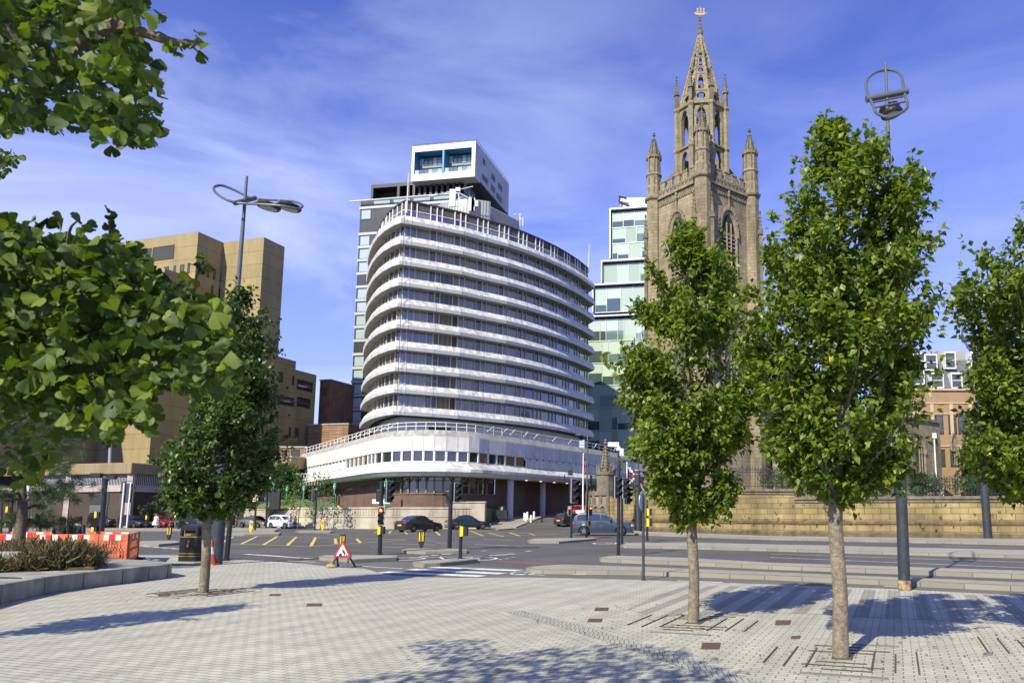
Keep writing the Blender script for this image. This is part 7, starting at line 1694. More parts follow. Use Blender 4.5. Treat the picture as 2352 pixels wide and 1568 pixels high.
        b = MB(); b.box(-L_*.20,min(s*(Wd/2-.03),s*(Wd/2+.004)),.22,L_*.20,max(s*(Wd/2-.03),s*(Wd/2+.004)),.30); b.build('sill', trim_m, t, world=False)
        b = MB()
        for xd in (-L_*.21, L_*.02, L_*.165):
            b.bar((xd,s*(Wd/2+.0025),.32),(xd,s*(Wd/2*.995),.53*H),.012,.006,up=(1,0,0))
        b.build('door_seam', trim_m, t, world=False)
    b = MB(); b.box(L_/2-.12,-Wd*.22,.36*H*.8,L_/2+.012,Wd*.22,.36*H*.8+.16); b.box(L_/2-.1,-Wd*.36,.20,L_/2+.006,Wd*.36,.30); b.build('grille', trim_m, t, world=False, bevel=.02)
    b = MB(); b.box(L_/2,-.26,.36,L_/2+.03,.26,.47); b.build('number_plate', white_m, t, world=False)
    b = MB(); b.box(-L_/2-.03,-.26,.50*H*.9-.12,-L_/2+.02,.26,.50*H*.9); b.build('number_plate', platey, t, world=False)
    b = MB(); b.box(-L_/2-.005,-Wd*.38,.2,-L_/2+.1,Wd*.38,.33); b.build('rear_bumper', trim_m, t, world=False)
    return t
blk = ('black',(.012,.012,.014)); dgr = ('dark_grey',(.035,.038,.045),1); 
car(1386,1229,-4,'suv',4.75,1.92,1.66,('slate_blue',(.035,.055,.078),1),'slate blue off-road style car with silver roof rails driving past the churchyard wall', rim5=True)
car(962,1220.5,57,'saloon',4.65,1.85,1.43,blk,'black saloon car seen from behind with a yellow plate and red rear lights', lit=False)
car(1074,1215.3,28,'saloon',4.8,1.85,1.47,('dark_green',(.010,.022,.020),1),'dark green hatchback-saloon turning right beside the end of the garden wall')
car(652,1213.5,-28,'hatch',4.1,1.78,1.50,('white',(.72,.73,.74)),'white hatchback waiting at the right end of the queue', group='queue of cars')
car(587,1211.5,-24,'saloon',4.6,1.82,1.38,('sand_grey',(.17,.165,.14),1),'silver-beige convertible style saloon behind the yellow arrow bollard', group='queue of cars')
car(553,1205,-22,'hatch',4.3,1.82,1.55,('navy',(.025,.03,.045),1),'dark blue car almost hidden behind the beige saloon', group='queue of cars')
car(466,1209.5,-24,'hatch',4.4,1.85,1.58,('mid_grey',(.12,.13,.15),1),'grey crossover behind the trunk of the slender tree', group='queue of cars')
car(417,1210,-26,'saloon',4.6,1.82,1.42,dgr,'dark grey saloon behind the bent pole, with its headlights on', group='queue of cars')
car(367,1211,-28,'hatch',4.5,1.82,1.47,('red',(.30,.025,.018),1),'red hatchback behind the woman in the white dress', group='queue of cars')
car(307,1211.5,-26,'estate',4.8,1.82,1.50,('charcoal',(.028,.03,.036),1),'charcoal estate car behind the two white sign posts', group='queue of cars')
car(238,1210.5,-24,'suv',4.7,1.98,1.80,blk,'black off-road car at the left end of the queue', group='queue of cars')
Yc = 90.0; zc_ = ZAT(1188,Yc)
car(Vector((XAT(1313,Yc,.5),Yc,.30)),0,52,'estate',4.6,1.82,1.45,dgr,'dark grey estate car climbing the forecourt ramp under the portico', group='cars on the forecourt')
car(Vector((XAT(1340,101,1),101,1.27)),0,15,'hatch',4.3,1.8,1.5,('bright_red',(.55,.02,.015)),'bright red car in the shade of the portico', group='cars on the forecourt')

# ------------------------------------------------------------------ people
def skin_mesh(name, verts, edges, rad, m, parent, root=0, sub=2):
    me = bpy.data.meshes.new(name); bm = bmesh.new(); sk = bm.verts.layers.skin.verify(); vs_ = [bm.verts.new(v) for v in verts]
    for a, c in edges: bm.edges.new((vs_[a], vs_[c]))
    for i, v in enumerate(vs_): r = rad[i]; v[sk].radius = (r, r) if not isinstance(r, tuple) else r; v[sk].use_root = (i == root)
    bm.to_mesh(me); bm.free(); me.materials.append(m); o = bpy.data.objects.new(name, me); scn.collection.objects.link(o); o.parent = parent
    s = o.modifiers.new('skin','SKIN'); s.use_smooth_shade = True; u = o.modifiers.new('sub','SUBSURF'); u.levels = u.render_levels = sub; return o
def pcol(n, c): return mat('cloth_'+n, c, .85, var=.15, scale=9)
SK = {'fair':(.52,.32,.24), 'dark':(.10,.055,.035), 'tan':(.40,.24,.16)}
def person(loc, rz, label, top, bot, skin='fair', hair=(.05,.03,.02), H=1.70, pose='stand', long=False, hat=None, skirt=False, sleeves=.6, fat=1.0, bare_legs=False, group=None):
    """front of the figure is -y before turning"""
    t = thing('person', label, 'person', loc, math.radians(rz), group); k = H/1.72; t.scale = (k*fat,k*fat,k)
    sk_m = mat('skin_'+skin, SK[skin], .6)
    P = {'hip':(0,0,.93),'belly':(0,-.01,1.08),'chest':(0,0,1.28),'neck':(0,0,1.45),'chin':(0,-.015,1.52),'head':(0,-.01,1.62),'crown':(0,0,1.69)}
    leg = {'stand':[((-.09,0,.88),(-.10,-.01,.48),(-.10,.02,.08),(-.11,-.12,.03)),((.09,0,.88),(.11,-.02,.48),(.11,.0,.08),(.12,-.14,.03))],
           'walk':[((-.09,0,.88),(-.10,-.16,.50),(-.10,-.20,.09),(-.10,-.34,.05)),((.09,0,.88),(.09,.06,.48),(.09,.26,.12),(.09,.16,.03))],
           'sit':[((-.09,-.05,.90),(-.11,-.45,.93),(-.11,-.45,.50),(-.11,-.58,.46)),((.09,-.05,.90),(.11,-.45,.93),(.11,-.45,.50),(.11,-.58,.46))],
           'ride':[((-.09,0,.88),(-.11,-.38,.72),(-.11,-.22,.34),(-.11,-.36,.30)),((.09,0,.88),(.11,-.28,.52),(.11,-.12,.14),(.11,-.26,.10))]}[pose]
    arm = {'stand':[((-.19,0,1.40),(-.24,.03,1.13),(-.24,-.08,.90)),((.19,0,1.40),(.24,.03,1.13),(.20,-.18,1.02))],
           'walk':[((-.19,0,1.40),(-.24,.10,1.14),(-.25,.02,.90)),((.19,0,1.40),(.24,-.06,1.13),(.25,-.16,.92))],
           'sit':[((-.19,0,1.40),(-.25,-.03,1.14),(-.16,-.25,1.04)),((.19,0,1.40),(.25,-.03,1.14),(.16,-.25,1.04))],
           'ride':[((-.19,-.0,1.40),(-.25,-.20,1.20),(-.22,-.42,1.12)),((.19,0,1.40),(.25,-.20,1.20),(.22,-.42,1.12))]}[pose]
    if pose == 'ride':
        for q in ('belly','chest','neck','chin','head','crown'): x, y, z = P[q]; d = (z-.93); P[q] = (x, y-d*.35, z-d*.06)
        arm = [tuple((x, y-.17, z-.04) for x, y, z in a) for a in arm]
    V = [P[q] for q in ('hip','belly','chest','neck','chin','head','crown')]; E = [(0,1),(1,2),(2,3),(3,4),(4,5),(5,6)]; R_ = [.125,.115,.135,.055,.065,.095,.06]
    V.append((P['head'][0], P['head'][1]-.095, P['head'][2]-.02)); E.append((5,7)); R_.append(.02)
    A0 = len(V); la = []
    for a in leg:
        i = len(V); V += list(a); E += [(0,i),(i,i+1),(i+1,i+2),(i+2,i+3)]; R_ += [.085,.055,.035,.03]
    for a in arm:
        i = len(V); sh, el, wr = [Vector(q) for q in a]; hd = wr+(wr-el).normalized()*.09; V += [tuple(sh),tuple(el),tuple(wr),tuple(hd)]; E += [(2,i),(i,i+1),(i+1,i+2),(i+2,i+3)]; R_ += [.055,.042,.027,.026]
    skin_mesh('body', V, E, R_, sk_m, t)
    for a in arm:   # hands with five fingers
        sh, el, wr = [Vector(q) for q in a]; d = (wr-el).normalized(); s_ = Vector((0,1,0)) if abs(d.y) < .7 else Vector((1,0,0)); s_ = (s_-d*s_.dot(d)).normalized(); u = d.cross(s_); b = MB(); base = wr+d*.10
        for q in range(4):
            o = base+s_*(-.027+.018*q); ln = (.055,.068,.062,.048)[q]; b.tube([o-d*.03,o+d*ln*.5,o+d*ln*.85+u*.02],[.009,.008,.006],5)
        o = wr+d*.04+s_*.03; b.tube([o,o+d*.03+s_*.025,o+d*.06+s_*.03],[.010,.009,.007],5); b.build('fingers', sk_m, t, world=False, smooth=True)
    # clothes grown on the same joints
    V2_ = [P['hip'],P['belly'],P['chest'],tuple(Vector(P['chest'])*.35+Vector(P['neck'])*.65)]; E2 = [(0,1),(1,2),(2,3)]; R2 = [.145,.135,.155,.075]
    for a in arm:
        i = len(V2_); sh, el, wr = [Vector(q) for q in a]; V2_.append(tuple(sh)); V2_.append(tuple(sh+(el-sh)*min(1,sleeves*1.5))); E2 += [(2,i),(i,i+1)]; R2 += [.07,.056]
        if sleeves > .7: V2_.append(tuple(wr)); E2.append((i+1,i+2)); R2.append(.042)
    skin_mesh('top', V2_, E2, R2, pcol(*top), t)
    if skirt:
        b = MB(); b.lathe([(.15,1.02),(.20,.9),(.25,.60),(.24,.585)],16,(0,-.01,0)); b.build('skirt', pcol(*bot), t, world=False, smooth=True)
    else:
        V3 = [P['hip']]; E3 = []; R3 = [.14]
        for a in leg:
            i = len(V3); sh = list(a[:3]); 
            if bare_legs: sh = [a[0], tuple(Vector(a[0])*.15+Vector(a[1])*.85)]
            V3 += sh; E3 += [(0,i)]+[(i+j,i+j+1) for j in range(len(sh)-1)]; R3 += [.10,.072,.055][:len(sh)]
        skin_mesh('trousers', V3, E3, R3, pcol(*bot), t)
    b = MB()
    for a in leg: p, q = Vector(a[2]), Vector(a[3]); b.tube([p+Vector((0,.05,-.03)),p+Vector((0,-.02,-.02)),q+Vector((0,-.02,0))],[.045,.052,.036],8)
    b.build('shoes', mat('shoe_dark' if not skirt else 'shoe_white',(.03,.03,.03) if not skirt else (.7,.7,.7),.6), t, world=False, smooth=True)
    hx, hy, hz = P['head']; b = MB(); n = 12; pr = [(.02,.115),(.07,.10),(.105,.05),(.108,0),(.10,-.05)] + ([(.11,-.16),(.13,-.28),(.12,-.36)] if long else [(.085,-.075)])
    pr = pr[::-1]; b.lathe([(r,hz+.01+z) for r, z in pr], 14, (hx,hy+.028,0)); b.build('hair', mat('hair_%d'%int(hair[0]*1000), hair, .8, var=.3, scale=30), t, world=False, smooth=True)
    if hat: b = MB(); b.lathe([(.115,hz+.035),(.118,hz+.08),(.09,hz+.135),(.02,hz+.15)],14,(hx,hy+.01,0)); b.box(hx-.07,hy-.20,hz+.035,hx+.07,hy-.08,hz+.05); b.build('cap', pcol(*hat), t, world=False, smooth=True)
    b = MB()
    for s in (-1,1): b.lathe([(.004,-.012),(.012,0),(.004,.012)],6,(hx+s*.033,hy-.088,hz+.005))
    b.tube([(hx-.03,hy-.088,hz-.055),(hx,hy-.094,hz-.058),(hx+.03,hy-.088,hz-.055)],.006,5); b.build('face', mat('face_dark',(.12,.04,.035),.5), t, world=False)
    return t
def box_tool(parent, name, lo, hi, m): b = MB(); b.box(*lo,*hi); b.build(name, m, parent, world=False, bevel=.015)
p = G(142,1300); person(Vector((XAT(141,26.6,1),26.6,0)), 180, 'person with long brown hair and a black jacket seen from behind, beyond the barriers', ('black',(.012,.012,.013)), ('black2',(.015,.015,.017)), hair=(.06,.035,.02), H=1.52, long=True, sleeves=1, fat=1.25)
person(Vector((XAT(176,26.9,1),26.9,0)), 180, 'person in a navy hooded jacket and dark cap seen from behind, beyond the barriers', ('navy',(.016,.02,.035)), ('black2',(.015,.015,.017)), H=1.50, hat=('black',(.012,.012,.013)), sleeves=1, fat=1.3)
person(G(357,1218.5), -25, 'woman in a white dress looking at a phone in the road', ('white',(.70,.70,.74)), ('white',(.70,.70,.74)), hair=(.16,.05,.03), H=1.72, skirt=True, sleeves=.1, fat=1.35)
t = person(G(404,1215.5), 35, 'person in a dark green shirt and grey trousers pushing a red scooter', ('green',(.03,.075,.06)), ('grey',(.13,.14,.16)), skin='dark', hair=(.01,.01,.01), H=1.75, pose='walk')
scooter(G(396,1215.5), math.radians(-115), 'red scooter held by the person in the green shirt')
person(G(697,1212.5), 10, 'woman with dark top and white trousers carrying a white bag by the garden wall', ('pattern',(.06,.04,.04)), ('white',(.70,.70,.74)), hair=(.015,.01,.01), H=1.72, pose='walk', sleeves=.4, fat=1.1)
q = G(703,1212.5); b = MB(); b.box(-.22,-.08,0,.22,.08,.55); b.tube([(-.12,0,.55),(0,0,.75),(.12,0,.55)],.012,5); o = b.build('carrier_bag', white_m); o.location = (q.x+.05,q.y-.2,.35); props(o, 'white carrier bag held by the woman at the garden wall', 'bag')
person(Vector((XAT(667,88,1),88,0)), 0, 'man in a pale grey shirt behind the bonnet of the white hatchback', ('pale',(.42,.44,.48)), ('grey',(.13,.14,.16)), H=1.78)
person(Vector((XAT(678,88,1),88,0)), -10, 'child in a yellow top behind the white hatchback', ('yellow',(.55,.55,.06)), ('grey',(.13,.14,.16)), hair=(.015,.01,.01), H=1.5)
person(Vector((XAT(165,103,1),103,0)), 160, 'walker in a light blue shirt in front of the dark brick wall', ('lightblue',(.25,.45,.58)), ('beige',(.35,.30,.22)), hair=(.5,.5,.48), H=1.68, pose='walk')
person(Vector((XAT(171,104,1),104,0)), 150, 'walker in a grey-blue jacket behind the one in light blue', ('greyblue',(.10,.12,.16)), ('grey',(.13,.14,.16)), hair=(.3,.3,.3), H=1.74, pose='walk', sleeves=1)
person(Vector((XAT(181,102,1),102,0)), 40, 'walker in a pale pink top in front of the steel door', ('pink',(.60,.42,.38)), ('beige',(.35,.30,.22)), hair=(.55,.53,.5), H=1.62, pose='walk')
person(Vector((XAT(154,103,1),103,0)), 200, 'walker in a speckled shirt, leftmost of the distant group', ('speckle',(.35,.38,.42)), ('black2',(.015,.015,.017)), hair=(.4,.4,.4), H=1.66, pose='walk')
# people seated in the churchyard and the visitor with flowers
for x, Y, l, c in ((2137,62,'person in a light top seated in the churchyard behind the railings',('cream',(.5,.47,.4))),(2153,62,'person in dark clothes and cap seated in the churchyard behind the railings',('navy',(.016,.02,.035)))):
    person(Vector((XAT(x,Y,3.5),Y,2.75)), 60 if x < 2145 else -60, l, c, ('grey',(.13,.14,.16)), pose='sit', H=1.7, hat=('navy',(.016,.02,.035)) if x > 2145 else None)
for x, s_ in ((2131,-1),(2158,1)):
    Y = 62.2; X = XAT(x,Y,3.5); t = thing('garden_chair','white garden chair in the churchyard, %s of the seated pair'%('left' if s_ < 0 else 'right'),'chair',(X,Y,2.9),0,'churchyard chairs'); b = MB(); b.box(-.25,-.25,.40,.25,.25,.45); b.build('seat', white_m, t, world=False); b = MB(); b.box(s_*.22,-.25,.45,s_*.22+.05,.25,.95); b.build('backrest', white_m, t, world=False)
    for i in (-1,1):
        for j in (-1,1): b = MB(); b.box(i*.22-.02,j*.22-.02,0,i*.22+.02,j*.22+.02,.40); b.build('leg', white_m, t, world=False)
# cyclist with a green delivery box
p = G(88,1227); t = thing('bicycle', 'dark bicycle ridden across the road behind the pine branches', 'bicycle', p, math.radians(4)); R = .34
for x in (-.53,.53):
    b = MB(); n = 26; pth = [Vector((x+R*math.cos(2*PI*i/n),0,R+R*math.sin(2*PI*i/n))) for i in range(n+1)]; b.tube(pth,.022,6,caps=False); w_ = b.build('wheel', rubber, t, world=False)
    b = MB()
    for i in range(12): a = 2*PI*i/12; b.tube([(x,0,R),(x+R*math.cos(a),0,R+R*math.sin(a))],.004,3)
    b.build('spokes', steel, w_, world=False)
b = MB()
for a, c in (((-.53,0,R),(-.12,0,.32)),((-.53,0,R),(-.2,0,.78)),((-.12,0,.32),(-.22,0,.88)),((-.12,0,.32),(.38,0,.75)),((-.2,0,.78),(.36,0,.85)),((.36,0,.92),(.53,0,R))): b.tube([a,c],.018,6)
b.build('frame', black_m, t, world=False); b = MB(); b.tube([(.36,0,.92),(.42,-.22,1.02),(.36,-.26,1.0)],.014,6); b.tube([(.36,0,.92),(.42,.22,1.02),(.36,.26,1.0)],.014,6); b.build('handlebar', black_m, t, world=False); b = MB(); b.box(-.34,-.07,.90,-.10,.07,.95); b.build('saddle', black_m, t, world=False)
person(Vector((p.x-.15,p.y,.08)), 94, 'cyclist in a black jacket and helmet bent over the handlebar', ('black',(.012,.012,.013)), ('black2',(.015,.015,.017)), pose='ride', H=1.72, hat=('black',(.012,.012,.013)), sleeves=1)
b = MB(); b.box(-.24,-.24,0,.24,.24,.5); o = b.build('delivery_bag', mat('bag_green',(.03,.33,.12),.6), bevel=.03); o.location = (p.x-.50,p.y,.98); o.rotation_euler = (0,.2,.07); props(o, 'square green delivery bag on the back of the cyclist', 'bag')

# ------------------------------------------------------------------ vegetation
rng = np.random.default_rng(7)
def leaf_mat(name, cols, trans=.35, rough=.45):
    m = bpy.data.materials.new(name); m.use_nodes = True; t = m.node_tree; N = t.nodes; L = t.links; b = N['Principled BSDF']
    geo = N.new('ShaderNodeNewGeometry'); cr_ = N.new('ShaderNodeValToRGB'); e = cr_.color_ramp.elements
    e[0].color = (*cols[0],1); e[1].color = (*cols[-1],1)
    for i, c in enumerate(cols[1:-1], 1): k = e.new(i/(len(cols)-1)); k.color = (*c,1)
    L.new(geo.outputs['Random Per Island'], cr_.inputs['Fac']); L.new(cr_.outputs['Color'], b.inputs['Base Color']); b.inputs['Roughness'].default_value = rough
    tr = N.new('ShaderNodeBsdfTranslucent'); mx = N.new('ShaderNodeMixShader'); mx.inputs[0].default_value = trans
    br = N.new('ShaderNodeVectorMath'); br.operation = 'MULTIPLY'; br.inputs[1].default_value = (1.5,1.6,.6); L.new(cr_.outputs['Color'], br.inputs[0]); L.new(br.outputs[0], tr.inputs['Color'])
    L.new(b.outputs[0], mx.inputs[1]); L.new(tr.outputs[0], mx.inputs[2]); L.new(mx.outputs[0], N['Material Output'].inputs['Surface']); return m
bark = mat('pale_bark', (.215,.18,.13), .95, var=.35, scale=18, bump=1.0, bscale=45, var2=.22, scale2=2.5, streak=.25)
bark_d = mat('grey_bark', (.14,.11,.08), .9, var=.3, scale=12, bump=.8, bscale=30)
# (x: width, y: length, z) template as quads
OV = (np.array([(0,0,0),(.33,.42,.10),(0,1,-.12),(0,.45,0),(-.33,.42,.10)]), [(0,1,2,3),(0,3,2,4)])
_a = [math.radians(q) for q in (58,50,41,32,23,14,5,0,-5,-14,-23,-32,-41,-50,-58)]; _r = [.62,.86,.93,.99,.97,1.02,.97,.60,.98,1.03,.96,1.0,.94,.85,.60]
GK = (np.array([(0,0,0)]+[(r_*math.sin(a_)*.95, r_*math.cos(a_), .40*abs(math.sin(a_))+.05*math.sin(i_*2.1)) for i_,(a_,r_) in enumerate(zip(_a,_r))]), [(0,i_,i_+1,i_+2) for i_ in range(1,14,2)])
ND = (np.array([(-.022,0,0),(.022,0,0),(.008,1,0),(-.008,1,0)]), [(0,1,2,3)])
def leafcloud(name, P, D, U, S, tpl, m, parent, jitter=.0):
    """P positions, D directions, U up hints, S sizes"""
    n = len(P); D = D/np.linalg.norm(D,axis=1,keepdims=True); X = np.cross(D,U); X /= np.linalg.norm(X,axis=1,keepdims=True)+1e-9; Z = np.cross(X,D)
    V, F = tpl; k = len(V); co = P[:,None,:]+S[:,None,None]*(V[None,:,0,None]*X[:,None,:]+V[None,:,1,None]*D[:,None,:]+V[None,:,2,None]*Z[:,None,:])
    co = co.reshape(-1,3); F_ = np.array(F); faces = (F_[None]+ (np.arange(n)*k)[:,None,None]).reshape(-1,4)
    if parent is not None: M = np.array(LOC[parent.name].inverted()); co = co @ M[:3,:3].T + M[:3,3]
    me = bpy.data.meshes.new(name); me.vertices.add(len(co)); me.vertices.foreach_set('co', co.ravel()); me.loops.add(faces.size); me.loops.foreach_set('vertex_index', faces.ravel().astype(np.int32))
    me.polygons.add(len(faces)); me.polygons.foreach_set('loop_start', np.arange(0,faces.size,4,dtype=np.int32)); me.polygons.foreach_set('loop_total', np.full(len(faces),4,dtype=np.int32)); me.update(calc_edges=True); me.validate(); me.materials.append(m)
    o = bpy.data.objects.new(name, me); scn.collection.objects.link(o); o.parent = parent; return o
def unit(v): return v/np.maximum(np.linalg.norm(v,axis=-1,keepdims=True),1e-9)
hb_m = leaf_mat('hornbeam_leaf', [(.050,.085,.012),(.085,.135,.017),(.125,.185,.021),(.18,.24,.028),(.28,.32,.036)], .44, .40)
hb_d = leaf_mat('dark_leaf', [(.018,.045,.012),(.030,.070,.016),(.050,.100,.020),(.10,.16,.03)], .3, .4)
def crown_tree(name, label, base, Y, rows, trunk_top, tr, nt, per, size, lm=hb_m, bm_=bark, z0=0, cat='tree', group=None, depth=1.0, lobes=.16, seed=1, xy=None, low=None, shoots=64, spread=.10):
    r = np.random.default_rng(seed); p = G(*base) if xy is None else Vector(xy); Y = Y or p.y
    t = thing(name, label, cat, (p.x,p.y,z0), 0, group)
    zs = np.array([ZAT(y,Y) for y,_,_ in rows]); xl = np.array([XAT(a,Y,z) for (_,a,_),z in zip(rows,zs)]); xr = np.array([XAT(c,Y,z) for (_,_,c),z in zip(rows,zs)])
    o = np.argsort(zs); zs, xl, xr = zs[o], xl[o], xr[o]
    def prof(z): return np.interp(z,zs,xl), np.interp(z,zs,xr)
    zt_ = ZAT(trunk_top,Y) if low is None else low; top = zs[-1]
    cxf = lambda z: (np.interp(z,zs,xl)+np.interp(z,zs,xr))/2
    b = MB(); zz = np.linspace(z0,top-.12*(top-zs[0]),9); path = []
    for z in zz: f = max(0,(z-zt_)/(top-zt_)) if top > zt_ else 0; path.append(Vector((p.x*(1-f)+float(cxf(z))*f+.02*math.sin(z*3), Y+.02*math.cos(z*2.1), z)))
    rr = [tr*(1.12 if i == 0 else 1)*(1-.88*max(0,(z-zt_)/(top-zt_))) for i, z in enumerate(zz)]; b.tube(path,rr,12)
    # ascending shoots, each carrying sprays of leaves; they end on the outline read from the profile
    W_ = xr-xl; k_ = 0; sh = []; ns = shoots
    while len(sh) < ns:
        ze = zs[0]+(top-zs[0])*r.random(); l_, r_ = prof(ze)
        if r.random() > ((r_-l_)/W_.max())**.8+.12: continue
        a = k_*2.399+r.normal(0,.2); k_ += 1; R_ = (r_-l_)/2*(.74+.27*r.random()); cx = (l_+r_)/2
        q1 = Vector((cx+R_*math.cos(a), Y+R_*depth*math.sin(a), ze)); drop = (.35+.9*r.random())*R_+.1; z0_ = max(zt_, min(ze-drop, top-.3)); f = max(0,(z0_-zt_)/(top-zt_)); q0 = Vector((p.x*(1-f)+float(cxf(z0_))*f, Y, z0_))
        mid = q0.lerp(q1,.55)+Vector((math.cos(a)*R_*.08, math.sin(a)*R_*.08, -.12*drop)); sh.append((q0,mid,q1))
        b.tube(smoothline([q0,mid,q1],3),[tr*.26*(1-.85*j/6)+.002 for j in range(7)],5)
    b.build('trunk', bm_, t, smooth=True)
    Ptw = []; Tdir = []
    for q0,mid,q1 in sh:
        L_ = (q1-q0).length; m_ = max(6,int(nt/ns*(.5+L_/(W_.max()*.5+.2)*.5)))
        for _ in range(m_):
            u = r.random()**.75; u = .22+.83*u; c = q0*(1-u)**2+mid*2*u*(1-u)+q1*u*u; d = (q1-mid).normalized(); lw_ = float(np.interp(c.z,zs,xr-xl)); sg = spread*(1.15-.5*abs(u-.6))*min(1,max(.35,lw_/.9)); Ptw.append(np.array(c)+r.normal(0,sg,3)*np.array([1,1,.62])); Tdir.append(np.array(d)*.7+r.normal(0,.5,3)+np.array([0,0,.2]))
    C = np.array(Ptw); td = unit(np.array(Tdir)); ok_ = C[:,2] < top-.05; C = C[ok_]; td = td[ok_]; n = len(C); tl = size*3.2*(.6+.8*r.random(n)); out = unit(C-np.array([p.x,Y,0])[None]*np.array([1,1,0])-np.stack([0*C[:,0],0*C[:,0],C[:,2]],1))
    s = r.random((n,per)); Pp = C[:,None,:]+td[:,None,:]*(tl[:,None,None]*(s[...,None]-.5)); side_ = r.normal(0,1,(n,per,3)); Dd = unit(td[:,None,:]*.6+side_*.6+np.array([0,0,-.5]))
    Pp = (Pp+Dd*size*.25).reshape(-1,3); Dd = Dd.reshape(-1,3); Uu = unit(r.normal(0,.5,Dd.shape)+np.array([0,0,1])+.3*np.repeat(out,per,axis=0)); Ss = size*(.65+.6*r.random(len(Pp)))
    leafcloud('crown', Pp, Dd, Uu, Ss, OV, lm, t); 
    return t
crown_tree('street_tree','largest street tree on the right, its pale trunk rising from a paved pit',(1932,1512),None,
 [(278,1880,1925),(300,1878,1935),(340,1866,2000),(380,1865,2050),(410,1820,2100),(450,1780,2120),(500,1770,2095),(560,1762,2110),(600,1730,2140),(640,1725,2135),(700,1700,2130),(760,1690,2135),(820,1715,2130),(880,1730,2140),(930,1735,2145),(980,1745,2130),(1020,1770,2110),(1060,1815,2080),(1100,1850,2050),(1140,1895,1985)],1135,.085,2900,14,.090,seed=3,shoots=100)
crown_tree('street_tree','middle street tree with the narrower crown in front of the church tower',(1593,1431),None,
 [(518,1560,1590),(545,1530,1600),(590,1500,1625),(620,1475,1690),(660,1465,1700),(720,1475,1715),(780,1460,1710),(820,1415,1715),(860,1430,1720),(900,1435,1730),(950,1440,1735),(1000,1425,1730),(1040,1440,1710),(1090,1480,1700),(1130,1500,1685),(1165,1540,1660),(1195,1570,1625)],1185,.078,2200,14,.100,seed=5,shoots=82,spread=.12)
crown_tree('street_tree','street tree cut off by the right edge of the picture',(2440,1480),None,
 [(492,2330,2480),(530,2260,2520),(600,2230,2560),(690,2170,2600),(760,2215,2610),(830,2225,2620),(900,2240,2620),(960,2250,2600),(1020,2200,2590),(1060,2215,2570),(1100,2290,2540),(1150,2340,2500)],1150,.085,2300,14,.092,seed=8,shoots=85)
crown_tree('street_tree','slender street tree on the left with an open dark green crown',(466,1361),None,
 [(662,556,575),(700,500,585),(740,470,590),(790,460,612),(850,450,610),(900,445,600),(950,450,650),(1000,395,635),(1050,388,625),(1100,405,610),(1140,400,590),(1170,455,530)],1170,.088,2100,14,.105,lm=leaf_mat('slender_tree_leaf', [(.022,.052,.012),(.042,.088,.017),(.070,.125,.022),(.14,.20,.032)], .34, .4),seed=11,spread=.15,shoots=80)
# ginkgo close to the camera
gk_m = leaf_mat('ginkgo_leaf', [(.024,.052,.006),(.048,.090,.009),(.085,.140,.012),(.17,.23,.018)], .34, .6)
gt = thing('ginkgo_tree', 'ginkgo tree with fan-shaped leaves whose branches hang into the left of the picture', 'tree', (-4.6,1.0,0))
b = MB(); b.tube([(-4.6,1.0,0),(-4.55,1.05,1.5),(-4.5,1.0,3.2),(-4.4,.9,6.0)],[.17,.14,.11,.05],12)
def inpoly(x, y, poly):
    c = False; n = len(poly)
    for i in range(n):
        (x1,y1),(x2,y2) = poly[i-1], poly[i]
        if (y1 > y) != (y2 > y) and x < (x2-x1)*(y-y1)/(y2-y1)+x1: c = not c
    return c
shapes = [([(-160,-120),(330,-120),(335,20),(310,60),(330,110),(355,165),(362,235),(370,300),(345,325),(250,335),(190,300),(120,300),(60,260),(-20,300),(-160,300)],1.75,3.0,2000,.040),
          ([(-160,470),(10,500),(60,545),(140,550),(200,560),(270,555),(330,595),(370,640),(430,680),(480,700),(520,740),(535,800),(555,870),(520,905),(430,895),(370,880),(340,900),(345,985),(300,970),(265,1010),(180,985),(120,960),(70,940),(-10,960),(-160,1010)],1.85,3.6,7500,.040),
          ([(-160,230),(60,230),(85,280),(50,300),(-160,330)],4.2,5.2,420,.055),([(-160,330),(30,335),(40,365),(10,400),(-160,420)],4.5,5.2,160,.05),([(-160,940),(60,950),(150,1010),(130,1060),(60,1110),(-160,1120)],3.0,4.2,200,.05)]
rr_ = random.Random(4); Ps = []; Ss = []
for poly, y0, y1, n, s in shapes:
    k = 0; xs_ = [q[0] for q in poly]; ys_ = [q[1] for q in poly]
    while k < n:
        x = rr_.uniform(min(xs_),max(xs_)); y = rr_.uniform(min(ys_),max(ys_))
        if not inpoly(x,y,poly): continue
        if math.sin(x*.035+1)*math.sin(y*.041+x*.01) > .80: continue
        d = rr_.uniform(y0,y1); Ps.append(AT(x,y,d)); Ss.append(s*rr_.uniform(.65,1.25)); k += 1
for (x,y,d) in ((365,28,1.9),(385,85,1.9),(400,120,1.9),(408,95,1.92),(452,75,1.95),(455,120,1.95),(445,100,1.95),(315,100,1.9),(112,500,2.1),(150,505,2.1),(85,515,2.1),(65,510,2.1),(205,530,2.0),(190,520,2.1),(250,495,2.4),(262,510,2.4),(255,525,2.4),(470,595,2.3),(455,610,2.3),(485,600,2.3),(440,640,2.3),(520,760,2.4),(505,735,2.4)):
    for k in range(2): Ps.append(AT(x+rr_.uniform(-6,6),y+rr_.uniform(-6,6),d)); Ss.append(.034*rr_.uniform(.8,1.2))
